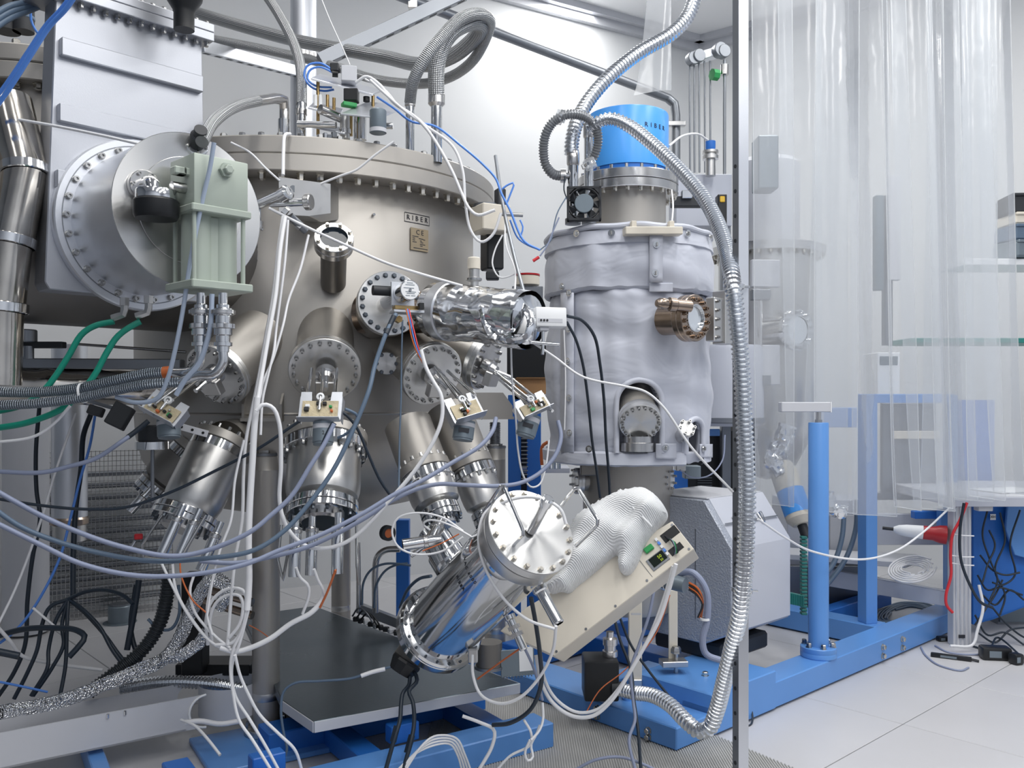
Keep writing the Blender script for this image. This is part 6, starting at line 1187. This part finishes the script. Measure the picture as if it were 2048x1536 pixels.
# white bundle down the front
cable('white cable bundle hanging from the valve tree, leftmost strand', 'white', .0052, D((2.7, 2.55), 566, 432, 556, 500, 546, 590, 532, 670, 520, 740, 508, 800, 492, 880, 487, 950, 484, 1040, 470, 1120, 462, 1200, 455, 1290)); cable('white cable with red stripe hanging beside the front leg, middle strand', 'white', .0068, D((2.7, 2.52), 570, 434, 560, 500, 551, 590, 537, 670, 525, 740, 515, 800)); cable('thin white cable hanging from the valve tree, right strand', 'white', .0042, D((2.72, 2.55), 576, 440, 570, 520, 560, 600, 552, 660, 548, 700, 536, 750, 525, 800, 521, 870))
cable('white cable slanting from the viewport side down to the bundle', 'white', .0042, D((2.85, 2.56), 617, 470, 600, 540, 577, 600, 566, 650, 545, 720, 528, 760, 518, 800)); cable('thick white wrapped bundle hanging in front of the left leg', 'white', .0098, D((2.52, 2.48), 515, 795, 509, 850, 505, 920, 500, 1000, 497, 1080, 498, 1160, 494, 1220))
cable('white strand leaving the wrapped bundle down to the floor, first', 'white', .0046, D((2.48, 2.52), 494, 1215, 484, 1260, 466, 1300, 461, 1335, 466, 1385, 478, 1440, 505, 1480, 545, 1545)); cable('white strand leaving the wrapped bundle down to the floor, second', 'white', .0046, D((2.48, 2.55), 498, 1215, 478, 1290, 464, 1330, 470, 1390, 500, 1440, 530, 1490, 560, 1545)); cable('white strand leaving the wrapped bundle towards the plate corner', 'white', .0046, D((2.48, 2.6), 470, 1310, 480, 1350, 500, 1395, 520, 1430, 560, 1470, 590, 1500, 605, 1545)); cable('thin white strand hanging left of the wrapped bundle', 'white', .0038, D((2.5, 2.45), 488, 880, 470, 960, 462, 1040, 440, 1100, 425, 1160, 414, 1230))
cable('white loop cable rising over the front leg and under the centre cell to the right', 'white', .0062, D((2.48, 2.62), 512, 822, 526, 809, 545, 815, 558, 845, 562, 930, 559, 1000, 568, 1042, 585, 1070, 612, 1092, 655, 1096, 700, 1080, 745, 1040, 780, 1000, 832, 938, 868, 880, 884, 835, 882, 790, 868, 765, 852, 735, 842, 700)); 
for k, (m_, lab) in enumerate((('orange', 'orange wire from the stepper terminals to the white cable'), ('blue', 'blue wire from the stepper terminals to the white cable'), ('red', 'red wire from the stepper terminals to the white cable'))): cable(lab, m_, .0022, D((2.72, 2.66), 812+k*3, 618, 818+k*3, 645, 822+k*4, 670, 832+k*3, 700, 848+k, 730), 'wire', 'wire', 6)
cable('slim grey wire dropping straight from the stepper flange', 'slate', .003, D((2.9, 2.72), 805, 640, 803, 720, 802, 800, 799, 880, 798, 950, 797, 1000))
cable('long thin white cable slanting from the valve tree across the chamber front', 'white', .0046, D((2.75, 2.80), 538, 416, 609, 452, 691, 490, 773, 526, 842, 548, 925, 572)); cable('thin white cable from the foil port across the jacket to the post', 'white', .0038, D((2.72, 2.62), 1052, 676, 1109, 714, 1164, 753, 1246, 772, 1290, 783, 1325, 812, 1383, 895, 1466, 984)); cable('thin white cable sagging behind the post to the desk leg', 'white', .0046, D((3.3, 4.1), 1516, 1038, 1570, 1075, 1625, 1103, 1720, 1119, 1789, 1103, 1843, 1067, 1900, 1015)); cable('white cable running level in front of the gate valve ribs', 'white', .0042, D((2.5, 2.40), -20, 230, 100, 250, 200, 270, 288, 290))
cable('white cable hooked over the lid edge, left of the gusset block', 'white', .006, D((2.98, 2.86), 580, 268, 570, 270, 567, 300, 566, 350)); cable('thin white wire lying across the lid face to the gusset', 'white', .004, D((2.96, 2.98), 788, 283, 750, 310, 712, 340, 680, 352, 640, 368, 600, 384)); cable('thin white wire on the lid face left of the hooked cable', 'white', .0035, D((2.9, 2.88), 462, 285, 500, 305, 530, 335, 560, 362))
# lid-top bundle running down the right side
cable('white cable from the manipulator down the lid right side to the drive', 'white', .0055, D((3.08, 3.0), 712, 165, 732, 153, 760, 170, 787, 205, 828, 232, 855, 260, 880, 298, 905, 344, 924, 388, 937, 415, 955, 430, 990, 420)); cable('white cable from the manipulator looping below the lid drive', 'white', .005, D((3.06, 3.02), 740, 160, 775, 192, 810, 222, 855, 254, 905, 292, 925, 340, 931, 410, 942, 462, 962, 484, 985, 470, 1002, 426)); cable('thin white cable from the manipulator running along the bundle', 'white', .0035, D((3.1, 3.04), 730, 158, 770, 180, 800, 215, 840, 240, 870, 280, 890, 320))
cable('blue tube from the manipulator along the lid to its right edge', 'blue', .004, D((3.1, 3.05), 754, 194, 787, 216, 823, 243, 869, 252, 924, 293, 965, 328, 992, 358, 1002, 385, 1020, 420, 1048, 482, 1080, 500), 'air_tube', 'tube'); cable('blue air tube coiled behind the manipulator, outer turn', 'blue', .004, D(3.18, 668, 142, 640, 126, 614, 132, 609, 156, 626, 176, 650, 182, 668, 179), 'air_tube', 'tube'); cable('blue air tube coiled behind the manipulator, inner turn', 'blue', .004, D(3.16, 668, 146, 640, 134, 620, 140, 615, 158, 632, 172, 664, 175), 'air_tube', 'tube'); cable('blue tube sticking out beside the lid drive', 'blue', .0035, D(3.2, 1002, 380, 1015, 370, 1028, 366, 1022, 385, 1012, 410), 'air_tube', 'tube')
cable('thin clear wire hanging from the ceiling to the valve block', 'white', .002, D((3.3, 3.14), 640, -10, 660, 40, 685, 95, 700, 130), 'wire', 'wire')
# top-left
cable('bright blue air tube slanting across the upper left corner, front one', 'blue', .0065, D((2.3, 2.4), 158, -20, 132, 18, 100, 52, 62, 110, 25, 168, -15, 225), 'air_tube', 'tube'); cable('bright blue air tube slanting across the upper left corner, rear one', 'blue', .0055, D((2.33, 2.43), 150, -20, 122, 18, 92, 50, 54, 106, 18, 160, -20, 212), 'air_tube', 'tube'); cable('blue wire looping down beside the black pump motor', 'blue', .004, D((2.7, 2.75), 40, -10, 60, 15, 62, 40, 72, 62, 80, 70), 'air_tube', 'tube')
for k in range(3): cable(('grey hose bending at the upper left corner, outermost', 'grey hose bending at the upper left corner, middle', 'grey hose bending at the upper left corner, innermost')[k], 'slate', .009, D((2.45, 2.6), -20, 34+k*14, 20, 12+k*12, 55, 4+k*9, 95, -12+k*9), 'corner_hose', 'hose')
# actuator tube and green hoses
cable('clear bluish plastic tube hanging along the pneumatic actuator', 'clear', .0062, D((2.28, 2.36), 428, 285, 420, 335, 405, 400, 383, 509, 366, 619, 350, 701, 333, 764, 314, 797, 273, 805, 232, 794), 'air_tube', 'tube'); cable('clear tube strand under the actuator between the couplers', 'clear', .007, D((2.3, 2.32), 424, 588, 421, 650, 412, 690, 396, 730, 370, 760, 352, 790), 'air_tube', 'tube')
cable('green hose from the left push-in elbow bending down to the left', 'green', .0088, D((2.5, 2.44), 228, 643, 191, 651, 164, 668, 137, 712, 109, 755, 88, 780, 50, 808, -20, 826), 'water_hose', 'hose'); cable('green hose from the right push-in elbow bending down to the left', 'green', .0088, D((2.5, 2.42), 281, 643, 260, 654, 235, 673, 213, 706, 191, 747, 170, 775, 128, 815, 55, 845, -20, 858), 'water_hose', 'hose')
# left background verticals
cable('black cable hanging in front of the wide wall duct', 'dark', .008, D((3.4, 3.2), 79, 812, 72, 900, 73, 980, 80, 1040, 66, 1110, 55, 1200, 50, 1290, 28, 1345, -10, 1402)); cable('thick black cable hanging in front of the narrow duct', 'dark', .010, D((3.3, 3.1), 182, 828, 167, 870, 162, 940, 152, 1010, 147, 1100, 146, 1200)); cable('blue cable hanging in front of the narrow duct down to the floor', 'blue', .005, D((3.25, 3.0), 190, 832, 180, 890, 160, 960, 140, 1040, 118, 1120, 68, 1215, 30, 1262, -20, 1300)); cable('thin white cable hanging past both ducts to the left edge', 'white', .0045, D((3.1, 2.9), 152, 826, 112, 940, 82, 1040, 34, 1170, -10, 1262))
kn_ = (137, 1198)
for lab, r, xy in (('black cable from the knot to the tray, far left strand', .0068, (100, 1214, 84, 1250, 74, 1300, 55, 1345, 28, 1398)), ('black cable from the knot to the tray, second strand', .0068, (112, 1240, 97, 1300, 95, 1335, 62, 1392)), ('black cable from the knot to the tray, third strand', .0068, (124, 1250, 127, 1290, 104, 1336, 66, 1392)), ('black cable from the knot to the tray, fourth strand', .0068, (134, 1250, 131, 1330, 121, 1388)), ('black cable from the knot slanting right to the floor', .0068, (170, 1226, 208, 1268, 240, 1312, 272, 1348)), ('second black cable from the knot slanting right to the floor', .0068, (165, 1218, 200, 1255, 225, 1300, 262, 1350)), ('black cable from the knot arching over the mesh guard foot', .0068, (170, 1184, 210, 1180, 245, 1190, 266, 1208))):
    cable(lab, 'dark', r, D((3.05, 2.95), *kn_, *xy))
cable('thick black cable loop on the floor at the left edge', 'dark', .010, D((3.0, 2.9), -20, 1276, 50, 1258, 110, 1256, 152, 1260, 170, 1274, 158, 1292, 138, 1314)); cable('white cord from the blue clip along the floor at left', 'white', .0045, D((3.0, 3.0), 66, 1216, 100, 1245, 120, 1262)); cable('white cord running along the floor toward the corrugated hose', 'white', .006, D((2.9, 3.1), -10, 1248, 20, 1282, 45, 1312, 100, 1326, 205, 1340)); cable('black tube standing left of the corrugated hose', 'dark', .011, D((3.1, 3.05), 278, 1160, 268, 1225, 254, 1300)); cable('second black tube beside the corrugated hose reaching the floor', 'dark', .009, D((3.12, 3.05), 272, 1170, 262, 1260, 285, 1340)); cable('dark loop of cable under the left effusion cell', 'slate', .0055, D((3.0, 3.0), 296, 1238, 318, 1258, 342, 1258, 358, 1230, 357, 1170)); cable('thin blue cord lying on the floor at the left edge', 'blue', .004, D((2.85, 2.95), -10, 1362, 40, 1372, 95, 1384)); cable('black hand lever lying at the left edge', 'dark', .012, D((2.7, 2.72), -20, 1300, 38, 1312), 'lever', 'lever')
# wires under the left cells
for k, (lab, m_, r, xy) in enumerate((('white wire from the left plug tube into the loop bundle', 'white', .0042, (322, 1124, 345, 1172, 380, 1235, 420, 1282, 455, 1302)), ('white wire from the middle plug tube into the loop bundle', 'white', .0042, (345, 1128, 352, 1180, 385, 1240, 430, 1290, 470, 1302)), ('white wire from the right plug tube into the loop bundle', 'white', .0042, (388, 1150, 380, 1180, 390, 1225, 430, 1272, 460, 1296)), ('orange wire under the left effusion cell', 'orange', .0025, (360, 1122, 362, 1150, 385, 1200, 412, 1225)), ('white coil turn under the left effusion cell, outer', 'white', .005, (416, 1290, 412, 1240, 425, 1200, 455, 1178, 485, 1180, 494, 1205, 488, 1250, 465, 1285, 430, 1290)), ('white coil turn under the left effusion cell, inner', 'white', .005, (424, 1285, 420, 1240, 432, 1206, 456, 1190, 480, 1192, 486, 1215, 478, 1250, 458, 1276)), ('white wire dropping from the left cell behind the bundle', 'white', .0042, (432, 1140, 420, 1180, 414, 1230, 425, 1270)))):
    cable(lab, m_, r, D((2.58, 2.55), *xy))
cable('white and red bundle from the coil past the front leg to the plug tubes', 'white', .008, D((2.55, 2.62), 440, 1295, 470, 1303, 500, 1296, 541, 1277, 582, 1247, 623, 1225, 642, 1203, 649, 1185)); cable('white wire from the left centre plug tube', 'white', .0045, D((2.56, 2.6), 592, 1135, 600, 1155, 616, 1170, 618, 1190, 605, 1228)); cable('white wire from the middle centre plug tube', 'white', .0045, D((2.56, 2.6), 628, 1138, 636, 1160, 646, 1178, 648, 1192)); cable('orange wire from the right centre plug tube', 'orange', .0035, D((2.55, 2.6), 671, 1140, 662, 1165, 652, 1190, 640, 1215)); cable('bare copper wires sticking out beside the front leg', 'orange', .0018, D((2.9, 2.9), 498, 1250, 520, 1262, 538, 1275), 'wire', 'wire', 5)
cable('white wire bundle threaded through the tray end hole', 'white', .009, D((2.86, 2.9), 370, 1445, 400, 1442, 440, 1448, 480, 1442)); cable('white wire hanging out of the tray end hole', 'white', .0048, D((2.84, 2.7), 362, 1440, 390, 1452, 415, 1478, 440, 1510))
cable('thin grey cable from the tail plug running left over the plate to the floor', 'slate', .0042, D((2.8, 2.75), 790, 1332, 745, 1342, 705, 1356, 640, 1362, 590, 1366, 568, 1382, 562, 1420, 568, 1470, 574, 1500, 560, 1530)); cable('white crimped sleeve on the thin grey tail cable', 'white', .007, D((2.78, 2.76), 770, 1338, 745, 1344, 722, 1352), 'cable_sleeve', 'sleeve'); cable('black cable from the tail plug over the plate edge, left one', 'dark', .0065, D((2.8, 2.62), 820, 1345, 818, 1370, 806, 1385, 802, 1410, 800, 1440, 788, 1480, 770, 1545)); cable('black cable from the tail plug over the plate edge, right one', 'dark', .0065, D((2.8, 2.62), 828, 1340, 834, 1362, 818, 1382, 826, 1405, 828, 1450, 820, 1490, 805, 1545)); cable('black inline coupling on the left tail cable', 'dark', .010, D((2.68, 2.66), 794, 1452, 786, 1484), 'coupling', 'coupling'); cable('black inline coupling on the right tail cable', 'dark', .010, D((2.68, 2.66), 824, 1470, 814, 1506), 'coupling', 'coupling')
# round the source
cable('white wire loop lying over the right effusion cell flange, outer', 'white', .0032, D((2.6, 2.58), 926, 1062, 883, 1034, 828, 1026, 795, 1037, 784, 1062, 795, 1092, 828, 1108, 883, 1103, 926, 1074)); cable('white wire loop lying over the right effusion cell flange, inner', 'white', .0032, D((2.62, 2.58), 860, 1060, 846, 1048, 858, 1040, 890, 1046, 930, 1066, 950, 1078)); cable('white cable hanging round the source cap down to its plug', 'white', .0042, D((2.42, 2.36), 985, 1010, 965, 1034, 957, 1081, 970, 1135, 1006, 1196, 1055, 1239, 1109, 1258)); cable('white cable arc on the upper rim of the source cap', 'white', .005, D((2.42, 2.38), 978, 1030, 1005, 1006, 1050, 994, 1092, 1000, 1122, 1020, 1132, 1048)); cable('white cable from the source plug looping under the plate edge', 'white', .0045, D((2.38, 2.6), 1112, 1252, 1106, 1300, 1082, 1350, 1040, 1395, 1000, 1407, 962, 1390, 946, 1350, 945, 1310)); cable('orange wire slanting under the source to its fitting', 'orange', .0028, D((2.7, 2.6), 955, 1358, 1000, 1325, 1040, 1297)); cable('brown wires crossing the side port of the source', 'orange', .002, D((2.55, 2.55), 845, 1102, 880, 1088, 918, 1068), 'wire', 'wire', 6)
cable('white cable hanging from the control box in a deep loop, front one', 'white', .0062, D((2.58, 2.75), 1352, 1128, 1338, 1180, 1318, 1240, 1285, 1300, 1255, 1352, 1222, 1402, 1185, 1432, 1145, 1432, 1105, 1405, 1082, 1362, 1072, 1310)); cable('white cable hanging from the control box in a deep loop, rear one', 'white', .0050, D((2.6, 2.75), 1346, 1132, 1330, 1190, 1300, 1270, 1262, 1340, 1225, 1392, 1192, 1420, 1152, 1424, 1112, 1398, 1090, 1360, 1080, 1300)); cable('grey cable behind the control box down to the floor', 'grey', .0052, D((2.95, 2.7), 1310, 1170, 1298, 1230, 1278, 1290, 1262, 1340, 1266, 1400, 1270, 1440, 1258, 1480, 1272, 1545)); cable('black cable behind the control box down to the floor', 'dark', .0052, D((3.0, 2.72), 1225, 1220, 1240, 1280, 1262, 1340, 1268, 1400, 1276, 1460, 1282, 1545)); cable('black cable crossing behind the control box to the blue frame', 'dark', .0045, D((3.1, 3.0), 1236, 1225, 1262, 1290, 1300, 1345, 1340, 1395, 1360, 1420)); cable('thin orange wire in front of the black pump', 'orange', .002, D((3.0, 2.9), 1340, 1190, 1310, 1270, 1250, 1340, 1200, 1380, 1172, 1425), 'wire', 'wire', 6)
cable('dark cable hanging from the source plug toward the floor', 'dark', .0065, D((2.5, 2.65), 1062, 1195, 1072, 1250, 1080, 1310, 1082, 1370, 1060, 1420, 1020, 1446, 985, 1450)); cable('slim grey cable falling from the lower source fitting', 'grey', .0042, D((2.55, 2.65), 1050, 1298, 1065, 1330, 1078, 1370, 1085, 1400))
for k, (lab, xy) in enumerate((('white knotted cord on the centre blue beam, long end', (1048, 1440, 1062, 1465, 1060, 1490, 1020, 1512, 990, 1545)), ('white knotted cord on the centre blue beam, loop', (1060, 1480, 1050, 1505, 1056, 1522, 1066, 1515, 1062, 1490, 1072, 1470, 1080, 1450)), ('white knotted cord rising toward the source plug', (1062, 1480, 1078, 1462, 1086, 1440, 1085, 1405)))): cable(lab, 'white', .004, D((2.62, 2.66), *xy))
for k in range(4): cable('white thin cable of the flat bundle over the centre blue beam, '+('first', 'second', 'third', 'last')[k]+' from the front', 'white', .0034, D((2.62, 2.72), 790+6*k, 1545, 830+5*k, 1508-6*k, 870, 1490-6*k, 900+4*k, 1488-4*k, 915+5*k, 1510, 925+6*k, 1545))
cable('white cable arching from the beam end over the plate underside', 'white', .0055, D((2.66, 2.66), 925, 1432, 960, 1445, 988, 1460, 985, 1490, 955, 1545)); cable('grey cable lying on the ribbed mat', 'grey', .005, D((2.75, 2.75), 1150, 1540, 1190, 1520, 1240, 1514, 1290, 1530, 1320, 1545)); cable('thin black cable beside the post foot', 'dark', .0035, D((3.3, 3.2), 1492, 1385, 1505, 1430, 1503, 1470, 1490, 1490))
# tank
cable('dark cable leaving the camera box and hanging down the jacket, right one', 'dark', .0052, D((2.72, 3.2), 1134, 632, 1164, 641, 1189, 673, 1200, 728, 1208, 800, 1212, 880, 1217, 940, 1220, 995)); cable('dark cable leaving the camera box and hanging down the jacket, left one', 'dark', .0048, D((2.72, 3.2), 1134, 645, 1152, 680, 1166, 730, 1176, 800, 1184, 880, 1193, 940, 1200, 995)); cable('thin white wire hanging along the jacket strap', 'white', .0025, D((3.3, 3.3), 1128, 660, 1131, 760, 1129, 860)); cable('thin dark wire from the fan down over the jacket', 'slate', .0025, D((3.38, 3.33), 1132, 395, 1115, 425, 1106, 460, 1102, 480, 1080, 500)); cable('white cable from the drum to the blue-capped gauge', 'white', .005, D((3.7, 4.25), 1338, 292, 1365, 272, 1395, 268, 1415, 280)); cable('white cord along the tank neck down into the jacket', 'white', .004, D((3.6, 3.5), 1342, 372, 1346, 410, 1344, 442)); cable('red clip lead at the left side of the jacket', 'red', .006, D((3.3, 3.3), 1066, 522, 1078, 514), 'clip', 'clip')
cable('grey wire from the red clip up along the jacket', 'grey', .003, D((3.3, 3.32), 1080, 512, 1095, 490, 1105, 465, 1118, 435)); cable('blue wire from the lid drive to the jacket', 'blue', .0032, D((3.2, 3.32), 1020, 440, 1035, 475, 1055, 490, 1075, 498)); cable('white wire looping beside the leaning rod', 'white', .003, D((3.2, 3.1), 1005, 470, 990, 500, 985, 530, 1000, 555, 1025, 550, 1040, 540)); cable('thin white wire beside the leaning rod down to the camera', 'white', .003, D((3.2, 2.9), 1010, 440, 1012, 490, 1030, 540, 1030, 580)); cable('white wire hanging from the foil port past the right shutter unit', 'white', .0032, D((2.8, 3.0), 1022, 690, 1024, 760, 1032, 840, 1036, 900, 1046, 950, 1062, 974, 1080, 968, 1092, 930, 1098, 880)); cable('thin grey wires drooping right of the jacket hem', 'grey', .003, D((3.6, 3.7), 1360, 940, 1385, 955, 1420, 950, 1445, 920, 1450, 870))
# right side
cable('red cable running down beside the desk leg', 'red', .007, D((4.1, 4.15), 1934, 1005, 1920, 1040, 1905, 1070, 1901, 1110, 1902, 1150, 1892, 1190, 1893, 1210, 1905, 1225)); cable('dark cable curving down in front of the desk leg', 'dark', .007, D((4.1, 4.1), 1928, 1006, 1920, 1060, 1922, 1120, 1940, 1170, 1962, 1205, 1985, 1215)); cable('dark grey hose behind the blue column, left of the pair', 'slate', .013, D((4.4, 4.3), 1688, 1030, 1684, 1075, 1668, 1125, 1645, 1155), 'drain_hose', 'hose'); cable('dark grey hose behind the blue column, right of the pair', 'slate', .013, D((4.45, 4.35), 1714, 1000, 1711, 1060, 1690, 1120, 1655, 1168), 'drain_hose', 'hose')
for k in range(6): 
    a = k*.35; cable('white coiled cable on the grey channel, turn '+('one', 'two', 'three', 'four', 'five', 'six')[k]+' from outside', 'white', .0045, [(1825+(48-5*k)*math.cos(t*.7+a), 1138+(26-2.6*k)*math.sin(t*.7+a)-4*math.cos(t*.7), 4.45-.12*math.sin(t*.7+a)) for t in range(9)])
for k, xy in enumerate(((1975, 1020, 1965, 1070, 1980, 1120, 1995, 1160, 1980, 1200), (2000, 1025, 2010, 1080, 1990, 1140, 2010, 1190, 2000, 1230), (2040, 1020, 2020, 1090, 2030, 1150, 2005, 1170, 1985, 1165), (1960, 1110, 1985, 1140, 2010, 1150, 2040, 1145), (1955, 1150, 1975, 1180, 2000, 1175, 2045, 1190), (1965, 1190, 1990, 1210, 2020, 1180, 2048, 1200), (2005, 1160, 1990, 1190, 1970, 1220, 1950, 1250), (1978, 1060, 1990, 1090, 1975, 1130, 1965, 1165))):
    cable('dark tangled cable against the blue panel, '+('first', 'second', 'third', 'fourth', 'fifth', 'sixth', 'seventh', 'eighth')[k]+' of the tangle', 'dark', .0048, D((4.38, 4.32), *xy))
for k, xy in enumerate(((1950, 1230, 1975, 1270, 2010, 1265, 2048, 1290), (1945, 1292, 1975, 1300, 1995, 1275, 2040, 1310), (1985, 1215, 2010, 1245, 2040, 1270, 2060, 1280), (1955, 1265, 1990, 1285, 2020, 1260, 2050, 1255))): cable('black floor cable by the desk, '+('first', 'second', 'third', 'fourth')[k]+' strand', 'dark', .0048, [(x, y, min(4.3, 2100/(y-800)*.995)) for x, y in zip(xy[::2], xy[1::2])])
cable('white cable along the desk leg to the floor', 'white', .007, D((4.2, 4.15), 1958, 1170, 1966, 1215, 1955, 1260, 1945, 1290, 1900, 1292)); cable('grey cable loop on the floor by the inline connector', 'grey', .0045, [(x, y, 2095/(y-800)) for x, y in ((1842, 1295), (1852, 1312), (1880, 1332), (1920, 1342), (1937, 1336))]); cable('grey cable between the adapter and the desk foot', 'grey', .0045, [(x, y, 2095/(y-800)) for x, y in ((1870, 1292), (1900, 1306), (1950, 1310), (1985, 1304))])
for k in range(3): cable('white tie band round the desk leg, '+('top', 'middle', 'bottom')[k]+' one', 'white', .003, D(4.12, 1904, (1068, 1111, 1126)[k], 1925, (1071, 1114, 1130)[k], 1948, (1072, 1114, 1131)[k]), 'tie_band', 'tie')
for k in range(5): cable('grey coiled hose lying inside the blue frame, turn '+('one', 'two', 'three', 'four', 'five')[k], 'slate', .006, [(1822+(68-5*k)*math.cos(t*.75+k), 1236+(15-k)*math.sin(t*.75+k), 4.75-.42*math.sin(t*.75+k)*(15-k)/15) for t in range(9)], 'coiled_hose', 'hose')

cable('dark thin cable rising beside the bent steel pipe, left one', 'slate', .005, D(3.7, 724, 1210, 727, 1165, 742, 1140, 768, 1128, 800, 1128, 822, 1131)); cable('dark thin cable rising beside the bent steel pipe, right one', 'slate', .005, D(3.72, 748, 1216, 752, 1172, 770, 1142, 792, 1130, 815, 1127)); cable('dark cable arching behind the source tail flange', 'slate', .006, D((3.4, 3.1), 800, 1215, 815, 1180, 838, 1158, 862, 1152))
cable('blue cap lead on the long white loop beside the lid drive', 'blue', .003, D(3.15, 1040, 440, 1046, 455, 1040, 475)); cable('thin black signal wire from the fan to the neck', 'dark', .0025, D(3.4, 1135, 400, 1128, 380, 1130, 352))
